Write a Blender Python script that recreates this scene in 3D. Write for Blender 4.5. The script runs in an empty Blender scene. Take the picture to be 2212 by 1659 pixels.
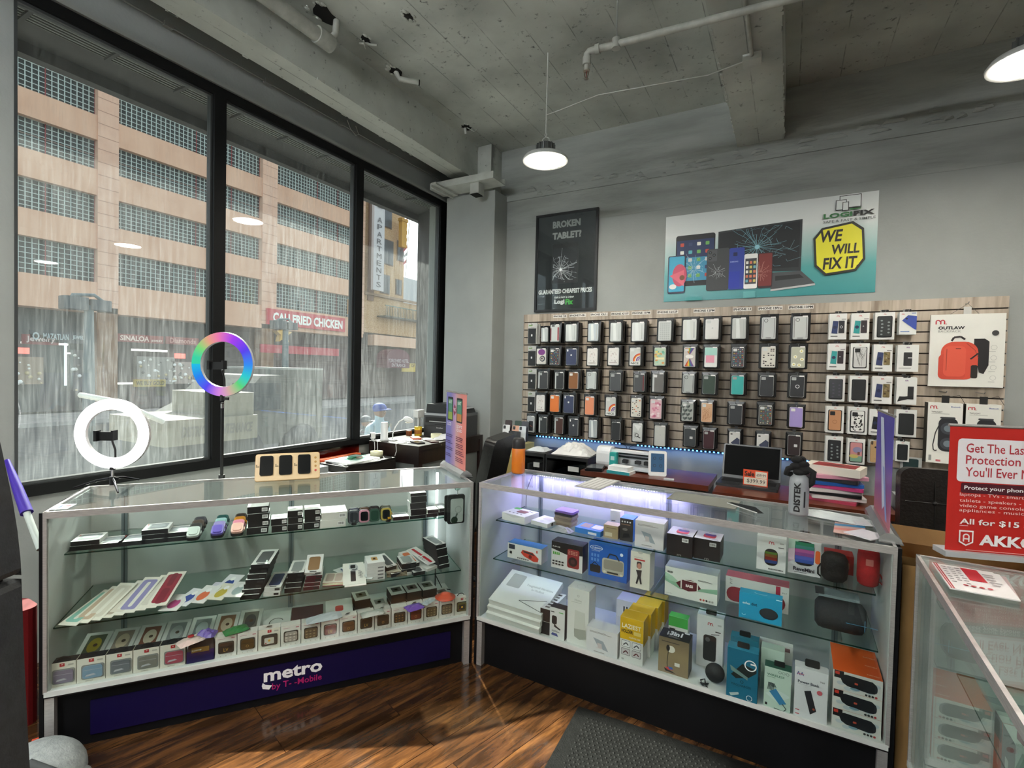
import bpy, math, random
from math import sin, cos, radians, pi, atan2, hypot
from mathutils import Matrix, Vector
random.seed(7)
SC = bpy.context.scene
COL = SC.collection
# ---------------- camera ----------------
CX, CY, FP = 1106.0, 829.5, 1075.594
PITCH, ROLL, YAW, CAMH = radians(1.4453), radians(1.3439), radians(28.9827), 1.5479
fw0 = Vector((-sin(YAW), cos(YAW), 0)); rt0 = Vector((cos(YAW), sin(YAW), 0)); up0 = Vector((0, 0, 1))
FWD = fw0 * cos(PITCH) - up0 * sin(PITCH); UPV = fw0 * sin(PITCH) + up0 * cos(PITCH)
CR = rt0 * cos(ROLL) + UPV * sin(ROLL); CU = UPV * cos(ROLL) - rt0 * sin(ROLL)
cam = bpy.data.cameras.new('camera'); camo = bpy.data.objects.new('camera', cam); COL.objects.link(camo)
cam.sensor_width = 36; cam.sensor_fit = 'HORIZONTAL'; cam.lens = 36 * FP / 2212; cam.clip_start = .02; cam.clip_end = 300
EYE = Vector((0, 0, CAMH))
camo.matrix_world = Matrix(((CR.x, CU.x, -FWD.x, 0), (CR.y, CU.y, -FWD.y, 0), (CR.z, CU.z, -FWD.z, CAMH), (0, 0, 0, 1)))
SC.camera = camo
SC.view_settings.view_transform = 'Standard'; SC.view_settings.look = 'None'
SC.view_settings.gamma = 1; SC.view_settings.use_curve_mapping = False
SC.view_settings.exposure = 1.22
cy = SC.cycles
cy.max_bounces = 10; cy.diffuse_bounces = 4; cy.glossy_bounces = 4; cy.transmission_bounces = 6; cy.transparent_max_bounces = 24
cy.caustics_reflective = False; cy.caustics_refractive = False; cy.sample_clamp_indirect = 6; cy.use_denoising = True
# ---------------- world + sun ----------------
W = bpy.data.worlds.new('world'); SC.world = W; W.use_nodes = True
nt = W.node_tree; bg = nt.nodes['Background']
sky = nt.nodes.new('ShaderNodeTexSky'); sky.sky_type = 'NISHITA'; sky.sun_disc = False
sky.sun_elevation = radians(39); sky.sun_rotation = radians(-50); sky.dust_density = 2.0
hs = nt.nodes.new('ShaderNodeHueSaturation'); hs.inputs['Saturation'].default_value = .45; nt.links.new(sky.outputs[0], hs.inputs['Color']); nt.links.new(hs.outputs[0], bg.inputs[0]); bg.inputs[1].default_value = 0.24
SUNDIR = Vector((1, -.84, -1.067)).normalized()
sl = bpy.data.lights.new('sun', 'SUN'); sl.energy = 6.0; sl.angle = radians(.8); sl.color = (1, .93, .84)
so = bpy.data.objects.new('sun', sl); COL.objects.link(so); so.rotation_euler = SUNDIR.to_track_quat('-Z', 'Y').to_euler(); so.location = (-8, 8, 12)

# added spot lamp making the bright floor patch, standing in for reflected sunlight
gl_ = bpy.data.lights.new('patch_spot', 'SPOT'); gl_.energy = 22000; gl_.color = (1, .93, .82); gl_.spot_size = radians(6.2); gl_.spot_blend = .06; gl_.shadow_soft_size = .05
go = bpy.data.objects.new('patch_spot', gl_); COL.objects.link(go); go.location = (-9, -3.5, 6); go.rotation_euler = (Vector((-1.02, 1.34, 0)) - go.location).to_track_quat('-Z', 'Y').to_euler()
# ---------------- pixel -> place ----------------
def ray(px, py): return FWD + CR * ((px - CX) / FP) - CU * ((py - CY) / FP)
def atz(px, py, z): d = ray(px, py); return EYE + d * ((z - CAMH) / d.z)
def aty(px, py, y): d = ray(px, py); return EYE + d * (y / d.y)
def atx(px, py, x): d = ray(px, py); return EYE + d * (x / d.x)
def onplane(px, py, p, n): d = ray(px, py); return EYE + d * ((p - EYE).dot(n) / d.dot(n))
def zup(P, py):
    "height over P of the point seen at image row py"
    lo, hi = P.z - 1, P.z + 3
    for _ in range(30):
        m = (lo + hi) / 2; v = Vector((P.x, P.y, m)) - EYE
        y = CY - FP * v.dot(CU) / v.dot(FWD)
        if y > py: lo = m
        else: hi = m
    return m

# ---------------- materials ----------------
def lin(c):
    if isinstance(c, str):
        c = c.lstrip('#'); c = [int(c[i:i + 2], 16) / 255 for i in (0, 2, 4)]
        c = [x / 12.92 if x <= .04045 else ((x + .055) / 1.055) ** 2.4 for x in c]
    return (c[0], c[1], c[2], 1)
MC = {}
def mat(c, r=.55, m=0, em=0, sp=.5, coat=0, key=None):
    k = key or (c if isinstance(c, str) else tuple(c), r, m, em, sp, coat)
    if k in MC: return MC[k]
    M = bpy.data.materials.new('paint_' + (c if isinstance(c, str) else 'x').lstrip('#')); M.use_nodes = True
    b = M.node_tree.nodes['Principled BSDF']
    b.inputs['Base Color'].default_value = lin(c); b.inputs['Roughness'].default_value = r; b.inputs['Metallic'].default_value = m
    b.inputs['Specular IOR Level'].default_value = sp; b.inputs['Coat Weight'].default_value = coat
    if em: b.inputs['Emission Color'].default_value = lin(c); b.inputs['Emission Strength'].default_value = em
    MC[k] = M; return M
def newmat(name):
    M = bpy.data.materials.new(name); M.use_nodes = True; t = M.node_tree; t.nodes.clear()
    o = t.nodes.new('ShaderNodeOutputMaterial'); return M, t, o
def N(t, typ, **kw):
    n = t.nodes.new(typ)
    for k, v in kw.items():
        if k.startswith('i_'):
            n.inputs[int(k[2:]) if k[2:].isdigit() else k[2:]].default_value = v
        else: setattr(n, k, v)
    return n
def ramp(t, stops, interp='LINEAR'):
    n = t.nodes.new('ShaderNodeValToRGB'); cr = n.color_ramp; cr.interpolation = interp
    while len(cr.elements) > 1: cr.elements.remove(cr.elements[-1])
    cr.elements[0].position = stops[0][0]; cr.elements[0].color = lin(stops[0][1])
    for p, c in stops[1:]: e = cr.elements.new(p); e.color = lin(c)
    return n
def noisy(name, stops, scale=8, rough=.8, bump=.0, stretch=(1, 1, 1), detail=6, bscale=None, met=0, rot=(0, 0, 0), sp=.5, bdist=.01):
    M, t, o = newmat(name); L = t.links.new
    tc = N(t, 'ShaderNodeTexCoord'); mp = N(t, 'ShaderNodeMapping'); mp.inputs['Scale'].default_value = stretch; mp.inputs['Rotation'].default_value = rot
    L(tc.outputs['Object'], mp.inputs[0]); nz = N(t, 'ShaderNodeTexNoise', i_Scale=scale, i_Detail=detail); L(mp.outputs[0], nz.inputs['Vector'])
    rp = ramp(t, stops); L(nz.outputs[0], rp.inputs[0])
    b = N(t, 'ShaderNodeBsdfPrincipled', i_Roughness=rough, i_Metallic=met); b.inputs['Specular IOR Level'].default_value = sp
    L(rp.outputs[0], b.inputs['Base Color']); L(b.outputs[0], o.inputs[0])
    if bump:
        n2 = N(t, 'ShaderNodeTexNoise', i_Scale=bscale or scale * 4, i_Detail=5); L(mp.outputs[0], n2.inputs['Vector'])
        bp = N(t, 'ShaderNodeBump', i_Strength=bump, i_Distance=bdist); L(n2.outputs[0], bp.inputs['Height']); L(bp.outputs[0], b.inputs['Normal'])
    return M
def thinglass(name, tint='#f4fffb', rough=.0, k=1.0, dirt=0, ior=1.45):
    M, t, o = newmat(name); L = t.links.new
    tr = N(t, 'ShaderNodeBsdfTransparent'); tr.inputs[0].default_value = lin(tint)
    gl = N(t, 'ShaderNodeBsdfGlossy', i_Roughness=rough); fr = N(t, 'ShaderNodeFresnel', i_IOR=ior)
    ge = N(t, 'ShaderNodeNewGeometry'); mr = N(t, 'ShaderNodeMapRange'); mr.inputs['To Min'].default_value = ior; mr.inputs['To Max'].default_value = 1 / ior; L(ge.outputs['Backfacing'], mr.inputs['Value']); L(mr.outputs[0], fr.inputs[0])
    mu = N(t, 'ShaderNodeMath', operation='MULTIPLY'); mu.inputs[1].default_value = k; L(fr.outputs[0], mu.inputs[0])
    mx = N(t, 'ShaderNodeMixShader'); L(mu.outputs[0], mx.inputs[0]); L(tr.outputs[0], mx.inputs[1]); L(gl.outputs[0], mx.inputs[2])
    last = mx
    if dirt:
        tc = N(t, 'ShaderNodeTexCoord')
        def nz(sc, det, st):
            mp = N(t, 'ShaderNodeMapping'); mp.inputs['Scale'].default_value = st; L(tc.outputs['Object'], mp.inputs[0])
            n = N(t, 'ShaderNodeTexNoise', i_Scale=sc, i_Detail=det); L(mp.outputs[0], n.inputs['Vector']); return n
        a = nz(9, 6, (1, 5, .35)); b = nz(60, 4, (1, 2.2, .16)); c = nz(1.3, 2, (1, 1, .5)); d = nz(140, 2, (1, 1, 1))
        ra = ramp(t, [(.35, '#000000'), (.75, '#ffffff')]); L(a.outputs[0], ra.inputs[0])
        rb = ramp(t, [(.52, '#000000'), (.74, '#ffffff')]); L(b.outputs[0], rb.inputs[0])
        rc = ramp(t, [(.3, '#3c3c3c'), (.7, '#ffffff')]); L(c.outputs[0], rc.inputs[0])
        rd = ramp(t, [(.62, '#000000'), (.72, '#ffffff')]); L(d.outputs[0], rd.inputs[0])
        def M2(op, x, y):
            m = N(t, 'ShaderNodeMath', operation=op)
            for i, v in enumerate((x, y)):
                if isinstance(v, (int, float)): m.inputs[i].default_value = v
                else: L(v, m.inputs[i])
            return m.outputs[0]
        s = M2('ADD', M2('MULTIPLY', ra.outputs[0], .5), M2('MULTIPLY', rb.outputs[0], .55))
        s = M2('ADD', s, M2('MULTIPLY', rd.outputs[0], .25))
        s = M2('ADD', M2('MULTIPLY', s, rc.outputs[0]), .12)
        s = M2('MULTIPLY', s, dirt)
        tl = N(t, 'ShaderNodeBsdfTranslucent'); tl.inputs[0].default_value = lin('#e4ecec')
        df = N(t, 'ShaderNodeBsdfDiffuse'); df.inputs[0].default_value = lin('#b9c0c0')
        m3 = N(t, 'ShaderNodeMixShader', i_0=.3); L(tl.outputs[0], m3.inputs[1]); L(df.outputs[0], m3.inputs[2])
        m4 = N(t, 'ShaderNodeMixShader'); L(s, m4.inputs[0]); L(mx.outputs[0], m4.inputs[1]); L(m3.outputs[0], m4.inputs[2]); last = m4
    L(last.outputs[0], o.inputs[0]); return M
def emit(name, c, s):
    M, t, o = newmat(name); e = N(t, 'ShaderNodeEmission'); e.inputs[0].default_value = lin(c); e.inputs[1].default_value = s
    t.links.new(e.outputs[0], o.inputs[0]); return M

# ---------------- geometry collector ----------------
I4 = Matrix.Identity(4)
def T(x, y, z): return Matrix.Translation((x, y, z))
def R(a, ax='Z'): return Matrix.Rotation(radians(a), 4, ax)
TXT = {}
def textgeo(s, bold=0.0, sp=1.0, shear=0):
    k = (s, bold, sp, shear)
    if k in TXT: return TXT[k]
    cu = bpy.data.curves.new('t', 'FONT'); cu.body = s; cu.size = 1; cu.resolution_u = 2; cu.offset = bold; cu.space_character = sp; cu.shear = shear
    o = bpy.data.objects.new('t', cu); me = bpy.data.meshes.new_from_object(o)
    v = [(p.co.x, p.co.y) for p in me.vertices]; f = [tuple(p.vertices) for p in me.polygons]
    bpy.data.objects.remove(o); bpy.data.curves.remove(cu); bpy.data.meshes.remove(me)
    xs = [p[0] for p in v] or [0]; ys = [p[1] for p in v] or [0]
    TXT[k] = (v, f, min(xs), max(xs), min(ys), max(ys)); return TXT[k]
class G:
    def __init__(s): s.v = []; s.f = []; s.mi = []; s.sm = []; s.ms = []
    def slot(s, m):
        if isinstance(m, str): m = mat(m)
        if m not in s.ms: s.ms.append(m)
        return s.ms.index(m)
    def add(s, vs, fs, m, M=None, smooth=False):
        b = len(s.v); i = s.slot(m)
        s.v += [tuple(M @ Vector(p)) for p in vs] if M is not None else [tuple(p) for p in vs]
        for f in fs: s.f.append(tuple(b + k for k in f)); s.mi.append(i); s.sm.append(smooth)
        return s
    def box(s, x0, y0, z0, x1, y1, z1, m, M=None, faces=None):
        v = [(x, y, z) for z in (z0, z1) for y in (y0, y1) for x in (x0, x1)]
        F = {'-z': (0, 2, 3, 1), '+z': (4, 5, 7, 6), '-y': (0, 1, 5, 4), '+y': (2, 6, 7, 3), '-x': (0, 4, 6, 2), '+x': (1, 3, 7, 5)}
        if not faces: return s.add(v, list(F.values()), m, M)
        for k, f in F.items():
            q = [v[i] for i in f]; s.add(q, [(0, 1, 2, 3)], faces.get(k, m), M)
        return s
    def rbox(s, x0, y0, z0, x1, y1, z1, r, m, M=None, n=4, ax='z', smooth=False):
        "box with its four edges along one axis rounded"
        if ax == 'z': a0, a1, b0, b1, c0, c1 = x0, x1, y0, y1, z0, z1; f = lambda a, b, c: (a, b, c)
        elif ax == 'y': a0, a1, b0, b1, c0, c1 = z0, z1, x0, x1, y0, y1; f = lambda a, b, c: (b, c, a)
        else: a0, a1, b0, b1, c0, c1 = y0, y1, z0, z1, x0, x1; f = lambda a, b, c: (c, a, b)
        P = rr(a0, b0, a1, b1, r, n); k = len(P)
        v = [f(a, b, c0) for a, b in P] + [f(a, b, c1) for a, b in P]
        s.add(v, [tuple(range(k))[::-1], tuple(range(k, 2 * k))], m, M)
        s.add(v, [(i, (i + 1) % k, k + (i + 1) % k, k + i) for i in range(k)], m, M, smooth); return s
    def prism(s, P, z0, z1, m, M=None, side=None, smooth=False):
        k = len(P); v = [(a, b, z0) for a, b in P] + [(a, b, z1) for a, b in P]
        s.add(v, [tuple(range(k))[::-1], tuple(range(k, 2 * k))], m, M)
        s.add(v, [(i, (i + 1) % k, k + (i + 1) % k, k + i) for i in range(k)], side or m, M, smooth); return s
    def tube(s, pts, r, m, n=8, closed=False, M=None, caps=True):
        P = [Vector(p) for p in pts]; K = len(P); rs = r if isinstance(r, (list, tuple)) else [r] * K
        V = []; prev = None
        for i, p in enumerate(P):
            a = P[(i + 1) % K] if (closed or i < K - 1) else p; b = P[i - 1] if (closed or i > 0) else p
            d = (a - b).normalized() if (a - b).length > 1e-9 else Vector((0, 0, 1))
            if prev is None:
                u = d.cross(Vector((0, 0, 1)));
                if u.length < 1e-3: u = d.cross(Vector((1, 0, 0)))
                u.normalize()
            else:
                u = prev - d * prev.dot(d)
                if u.length < 1e-6: u = d.cross(Vector((1, 0, 0)))
                u.normalize()
            w = d.cross(u); prev = u
            V += [p + (u * cos(2 * pi * j / n) + w * sin(2 * pi * j / n)) * rs[i] for j in range(n)]
        F = []
        for i in range(K if closed else K - 1):
            a = i * n; b = ((i + 1) % K) * n
            F += [(a + j, a + (j + 1) % n, b + (j + 1) % n, b + j) for j in range(n)]
        s.add(V, F, m, M, True)
        if caps and not closed: s.add(V, [tuple(range(n))[::-1], tuple(range((K - 1) * n, K * n))], m, M)
        return s
    def lathe(s, prof, m, n=24, M=None, smooth=True, cap=True):
        V = []
        for r, z in prof: V += [(r * cos(2 * pi * j / n), r * sin(2 * pi * j / n), z) for j in range(n)]
        F = []
        for i in range(len(prof) - 1):
            a = i * n; b = a + n; F += [(a + j, a + (j + 1) % n, b + (j + 1) % n, b + j) for j in range(n)]
        s.add(V, F, m, M, smooth)
        k = len(prof) - 1
        caps = []
        if cap and prof[0][0] > 1e-6: caps.append(tuple(range(n))[::-1])
        if cap and prof[-1][0] > 1e-6: caps.append(tuple(range(k * n, k * n + n)))
        if caps: s.add(V, caps, m, M)
        return s
    def sphere(s, c, r, m, M=None, n=14, sc=(1, 1, 1)):
        pr = [(r * sin(pi * i / n), -r * cos(pi * i / n)) for i in range(n + 1)]
        X = T(*c) @ Matrix.Diagonal((*sc, 1)); s.lathe([(max(a, 1e-7), b) for a, b in pr], m, n * 2, (M @ X) if M is not None else X); return s
    def crumple(s, x0, y0, x1, y1, h, m, M=None, n=14, seed=1, edge=.0):
        "creased sheet or limp bag lying on its footprint"
        rd = random.Random(seed); V = []
        A = [[rd.random() for _ in range(n + 1)] for _ in range(n + 1)]
        for i in range(n + 1):
            for j in range(n + 1):
                u, w = i / n, j / n; d = min(u, 1 - u, w, 1 - w) * 2
                z = edge + h * (min(1, d * 1.5) * .7 + .3 * A[i][j] * min(1, d * 3)) if d > 0 else .0008
                k = .02 if 0 < i < n and 0 < j < n else .01
                V.append((x0 + (x1 - x0) * (u + (A[j][i] - .5) * k), y0 + (y1 - y0) * (w + (A[i][j] - .5) * k), z))
        F = [(i * (n + 1) + j, (i + 1) * (n + 1) + j, (i + 1) * (n + 1) + j + 1, i * (n + 1) + j + 1) for i in range(n) for j in range(n)]
        s.add(V, F, m, M)
        ring = [0, n, (n + 1) ** 2 - 1, n * (n + 1)]; s.add([V[i] for i in ring], [(0, 1, 2, 3)], m, M); return s
    def build(s, name, parent=None, loc=None, rz=0, M=None, bevel=0):
        me = bpy.data.meshes.new(name); me.from_pydata(s.v, [], s.f)
        for m in s.ms: me.materials.append(m)
        me.polygons.foreach_set('material_index', s.mi); me.polygons.foreach_set('use_smooth', s.sm); me.update()
        o = bpy.data.objects.new(name, me); COL.objects.link(o)
        if parent is not None: o.parent = parent
        if M is not None: o.matrix_world = M
        elif loc is not None: o.location = loc; o.rotation_euler = (0, 0, rz)
        if bevel:
            b = o.modifiers.new('b', 'BEVEL'); b.width = bevel; b.segments = 2; b.limit_method = 'ANGLE'
        return o
def rr(x0, y0, x1, y1, r, n=4):
    r = min(r, abs(x1 - x0) / 2 - 1e-5, abs(y1 - y0) / 2 - 1e-5); P = []
    for cx_, cy_, a in ((x1 - r, y1 - r, 0), (x0 + r, y1 - r, 90), (x0 + r, y0 + r, 180), (x1 - r, y0 + r, 270)):
        P += [(cx_ + r * cos(radians(a + 90 * i / n)), cy_ + r * sin(radians(a + 90 * i / n))) for i in range(n + 1)]
    return P
class Art:
    "flat printing on a face: u right, v up, measured 0..1 of width and height"
    def __init__(s, g, M, w, h, lift=.0006): s.g, s.M, s.w, s.h, s.z, s.d = g, M, w, h, lift, .0002
    def _a(s, P, F, c): s.z += s.d; s.g.add([(x, y, s.z) for x, y in P], F, c if not isinstance(c, str) else mat(c, .5), s.M); return s
    def poly(s, P, c): return s._a([(u * s.w, v * s.h) for u, v in P], [tuple(range(len(P)))], c)
    def rect(s, u0, v0, u1, v1, c): return s.poly([(u0, v0), (u1, v0), (u1, v1), (u0, v1)], c)
    def rrect(s, u0, v0, u1, v1, r, c): P = rr(u0 * s.w, v0 * s.h, u1 * s.w, v1 * s.h, r, 4); return s._a(P, [tuple(range(len(P)))], c)
    def ell(s, u, v, ru, rv, c, n=20, a0=0, a1=360):
        P = [((u + ru * cos(radians(a0 + (a1 - a0) * i / n))) * s.w, (v + rv * sin(radians(a0 + (a1 - a0) * i / n))) * s.h) for i in range(n + (a1 - a0 != 360))]
        return s._a(P, [tuple(range(len(P)))], c)
    def disc(s, u, v, r, c, n=16): return s._a([(u * s.w + r * cos(2 * pi * i / n), v * s.h + r * sin(2 * pi * i / n)) for i in range(n)], [tuple(range(n))], c)
    def ring(s, u, v, r0, r1, c, a0=0, a1=360, n=24):
        P = []
        for i in range(n + 1):
            a = radians(a0 + (a1 - a0) * i / n)
            for r in (r0, r1): P.append((u * s.w + r * cos(a), v * s.h + r * sin(a)))
        return s._a(P, [(2 * i, 2 * i + 1, 2 * i + 3, 2 * i + 2) for i in range(n)], c)
    def line(s, pts, wd, c):
        P = []; F = []
        for (a, b), (p, q) in zip(pts, pts[1:]):
            x0, y0, x1, y1 = a * s.w, b * s.h, p * s.w, q * s.h; L = hypot(x1 - x0, y1 - y0) or 1
            nx, ny = -(y1 - y0) / L * wd / 2, (x1 - x0) / L * wd / 2; k = len(P)
            P += [(x0 + nx, y0 + ny), (x0 - nx, y0 - ny), (x1 - nx, y1 - ny), (x1 + nx, y1 + ny)]; F.append((k, k + 1, k + 2, k + 3))
        return s._a(P, F, c)
    def text(s, t, u0, v0, u1, v1, c, bold=.015, rot=0, fit=True, sp=1, shear=0):
        "the string stretched into the box u0..u1, v0..v1"
        v, f, a, b, lo, hi = textgeo(t, bold, sp, shear)
        if b - a < 1e-6: return s
        W_, H_ = (u1 - u0) * s.w, (v1 - v0) * s.h
        if rot: # reading upwards
            P = [((u1 * s.w) - (y - lo) / (hi - lo) * W_, v0 * s.h + (x - a) / (b - a) * H_) for x, y in v]
        else: P = [(u0 * s.w + (x - a) / (b - a) * W_, v0 * s.h + (y - lo) / (hi - lo) * H_) for x, y in v]
        return s._a(P, f, c)
    def lines(s, u0, v0, u1, v1, n, c, fill=.45, seed=1):
        rd = random.Random(seed); h = (v1 - v0) / n
        for i in range(n): s.z -= s.d; s.rect(u0, v1 - (i + fill) * h, u0 + (u1 - u0) * (.65 + .35 * rd.random()), v1 - i * h, c)
        s.z += s.d; return s
    def bars(s, u0, v0, u1, v1, c='#222222', seed=3, bgc='#f2f2f2'):
        s.rect(u0, v0, u1, v1, bgc); rd = random.Random(seed); u = u0 + (u1 - u0) * .1; z = s.z
        while u < u1 - (u1 - u0) * .12:
            w = (u1 - u0) * (.03 + .04 * rd.random()); s.z = z; s.rect(u, v0 + (v1 - v0) * .2, u + w, v1 - (v1 - v0) * .2, c); u += w * 2
        return s
def face(x0, y0, z0, x1, y1, z1, side):
    "frame on one side of a box: origin at its lower left as one looks at it"
    if side == 'f': return Matrix(((1, 0, 0, x0), (0, 0, -1, y0), (0, 1, 0, z0), (0, 0, 0, 1))), x1 - x0, z1 - z0
    if side == 'r': return Matrix(((0, 0, 1, x1), (1, 0, 0, y0), (0, 1, 0, z0), (0, 0, 0, 1))), y1 - y0, z1 - z0
    if side == 'l': return Matrix(((0, 0, -1, x0), (-1, 0, 0, y1), (0, 1, 0, z0), (0, 0, 0, 1))), y1 - y0, z1 - z0
    if side == 't': return Matrix(((1, 0, 0, x0), (0, 1, 0, y0), (0, 0, 1, z1), (0, 0, 0, 1))), x1 - x0, y1 - y0
def art(g, x0, y0, z0, x1, y1, z1, side='f', M=None):
    F, w, h = face(x0, y0, z0, x1, y1, z1, side); return Art(g, (M @ F) if M is not None else F, w, h)
# ---------------- things ----------------
CUT = [('below the strip ending', 'under strip'), (' in black bag', ''), ('white window box with a', 'boxed'), ('left one of the two alike', 'left of two alike'), ('right one of the two alike', 'right of two alike'), ('with a small black line drawing', 'with a line drawing'), ('small colourful', 'colourful'), (' phone case', ' case'), ('window on a', 'view of a'), ('black and white cow spot', 'cow spot'), (' small ', ' '), ('the plain grey one', 'the grey one')]
def tag(o, label, cat, group=None):
    for a, b in CUT:
        if len(label.split()) > 16: label = label.replace(a, b)
    o['label'] = label; o['category'] = cat
    if group: o['group'] = group
    return o
def E(name, label, cat, loc=(0, 0, 0), rz=0, group=None):
    o = bpy.data.objects.new(name, None); COL.objects.link(o); o.location = loc; o.rotation_euler = (0, 0, rz); o.empty_display_size = .05
    tag(o, label, cat, group); return o
def struct(g, name, bevel=0):
    o = g.build(name, bevel=bevel); o['kind'] = 'structure'; return o
def lights(name, typ, loc, energy, color=(1, 1, 1), size=.1, rot=None, parent=None, **kw):
    l = bpy.data.lights.new(name, typ); l.energy = energy; l.color = color
    if typ == 'AREA':
        l.size = size
        if 'sy' in kw: l.shape = 'RECTANGLE'; l.size_y = kw['sy']
        if kw.get('disk'): l.shape = 'DISK'
    elif typ in ('POINT', 'SPOT'): l.shadow_soft_size = size
    o = bpy.data.objects.new(name, l); COL.objects.link(o); o.location = loc
    if rot: o.rotation_euler = rot
    if parent: o.parent = parent
    return o
# ================= the room =================
WX, WY, CZ = -3.31, 4.5435, 3.844
wallpaint = noisy('wall_paint', [(.3, '#989c99'), (.7, '#a2a6a3')], 2.5, .75, .12, bscale=60)
concwall = noisy('painted_concrete_wall', [(.3, '#8e928e'), (.55, '#a1a5a1'), (.75, '#abafab')], 3, .8, .5, stretch=(.6, .6, 3), bscale=14)
def ceilmat():
    M, t, o = newmat('board_formed_concrete'); L = t.links.new
    tc = N(t, 'ShaderNodeTexCoord'); b = N(t, 'ShaderNodeBsdfPrincipled', i_Roughness=.5)
    n1 = N(t, 'ShaderNodeTexNoise', i_Scale=1.6, i_Detail=8); n2 = N(t, 'ShaderNodeTexNoise', i_Scale=22, i_Detail=6, i_Roughness=.7)
    L(tc.outputs['Object'], n1.inputs['Vector']); L(tc.outputs['Object'], n2.inputs['Vector'])
    r1 = ramp(t, [(.32, '#9ea29c'), (.5, '#bfc3bc'), (.7, '#d6dad2')]); L(n1.outputs[0], r1.inputs[0])
    r2 = ramp(t, [(.30, '#3a3c39'), (.39, '#ffffff')]); L(n2.outputs[0], r2.inputs[0])
    sx = N(t, 'ShaderNodeSeparateXYZ'); L(tc.outputs['Object'], sx.inputs[0])
    m1 = N(t, 'ShaderNodeMath', operation='MULTIPLY'); m1.inputs[1].default_value = 1 / .27; L(sx.outputs[0], m1.inputs[0])
    fr = N(t, 'ShaderNodeMath', operation='FRACT'); L(m1.outputs[0], fr.inputs[0])
    r3 = ramp(t, [(.0, '#000000'), (.012, '#000000'), (.03, '#ffffff'), (1, '#ffffff')]); L(fr.outputs[0], r3.inputs[0])
    n3 = N(t, 'ShaderNodeTexNoise', i_Scale=5, i_Detail=5); L(tc.outputs['Object'], n3.inputs['Vector'])
    r4 = ramp(t, [(.45, '#000000'), (.6, '#ffffff')]); L(n3.outputs[0], r4.inputs[0])
    mm = N(t, 'ShaderNodeMix', data_type='RGBA', blend_type='MIX'); L(r4.outputs[0], mm.inputs[0]); L(r3.outputs[0], mm.inputs[6]); mm.inputs[7].default_value = (1, 1, 1, 1)
    a = N(t, 'ShaderNodeMix', data_type='RGBA', blend_type='MULTIPLY', i_0=.75); L(r1.outputs[0], a.inputs[6]); L(r2.outputs[0], a.inputs[7])
    c = N(t, 'ShaderNodeMix', data_type='RGBA', blend_type='MULTIPLY', i_0=.5); L(a.outputs[2], c.inputs[6]); L(mm.outputs[2], c.inputs[7])
    L(c.outputs[2], b.inputs['Base Color']); bp = N(t, 'ShaderNodeBump', i_Strength=.6, i_Distance=.02); L(c.outputs[2], bp.inputs['Height']); L(bp.outputs[0], b.inputs['Normal'])
    L(b.outputs[0], o.inputs[0]); return M
def floormat():
    M, t, o = newmat('dark_plank_floor'); L = t.links.new
    tc = N(t, 'ShaderNodeTexCoord'); mp = N(t, 'ShaderNodeMapping'); mp.inputs['Rotation'].default_value = (0, 0, radians(-74)); L(tc.outputs['Object'], mp.inputs[0])
    br = N(t, 'ShaderNodeTexBrick'); br.offset = .37; br.inputs['Scale'].default_value = 1; br.inputs['Mortar Size'].default_value = .0012
    br.inputs['Brick Width'].default_value = 1.22; br.inputs['Row Height'].default_value = .125; br.inputs['Color1'].default_value = (.0, .0, .0, 1); br.inputs['Color2'].default_value = (1, 1, 1, 1); br.inputs['Mortar'].default_value = (.5, .5, .5, 1)
    L(mp.outputs[0], br.inputs['Vector'])
    ad = N(t, 'ShaderNodeVectorMath', operation='MULTIPLY_ADD'); ad.inputs[1].default_value = (7, 3, 5); L(br.outputs[0], ad.inputs[0]); 
    st = N(t, 'ShaderNodeMapping'); st.inputs['Scale'].default_value = (2.2, 16, 1); L(mp.outputs[0], st.inputs[0]); L(st.outputs[0], ad.inputs[2])
    n1 = N(t, 'ShaderNodeTexNoise', i_Scale=1.5, i_Detail=9, i_Roughness=.65, i_Distortion=.5); L(ad.outputs[0], n1.inputs['Vector'])
    rp = ramp(t, [(.28, '#1b120c'), (.42, '#322013'), (.55, '#4c311c'), (.68, '#6c4827'), (.8, '#462c19')]); L(n1.outputs[0], rp.inputs[0])
    rf = ramp(t, [(0, '#ffffff'), (.6, '#ffffff'), (1, '#150b06')]); L(br.outputs['Fac'], rf.inputs[0])
    mx = N(t, 'ShaderNodeMix', data_type='RGBA', blend_type='MULTIPLY', i_0=1); L(rp.outputs[0], mx.inputs[6]); L(rf.outputs[0], mx.inputs[7])
    b = N(t, 'ShaderNodeBsdfPrincipled', i_Roughness=.3); L(mx.outputs[2], b.inputs['Base Color'])
    rr_ = ramp(t, [(.3, '#3a3a3a'), (.8, '#6a6a6a')]); L(n1.outputs[0], rr_.inputs[0]); L(rr_.outputs[0], b.inputs['Roughness'])
    bp = N(t, 'ShaderNodeBump', i_Strength=.15, i_Distance=.004); L(n1.outputs[0], bp.inputs['Height']); L(bp.outputs[0], b.inputs['Normal']); L(b.outputs[0], o.inputs[0]); return M
CM = ceilmat()
struct(G().box(WX - .02, -3, -.1, 5, WY + .2, 0, floormat()), 'floor')
struct(G().box(WX - .3, -3, CZ, 5, WY + .2, CZ + .2, CM), 'ceiling')
g = G().box(-2.66, WY, 0, 5, WY + .2, 3.02, wallpaint).box(-3.6, WY, 0, -2.66, WY + .2, CZ, concwall)
g.box(-2.66, WY - .004, 3.02, 5, WY + .2, CZ, concwall)
g.box(-2.66, WY - .016, 3.31, 5, WY, 3.36, concwall)
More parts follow.
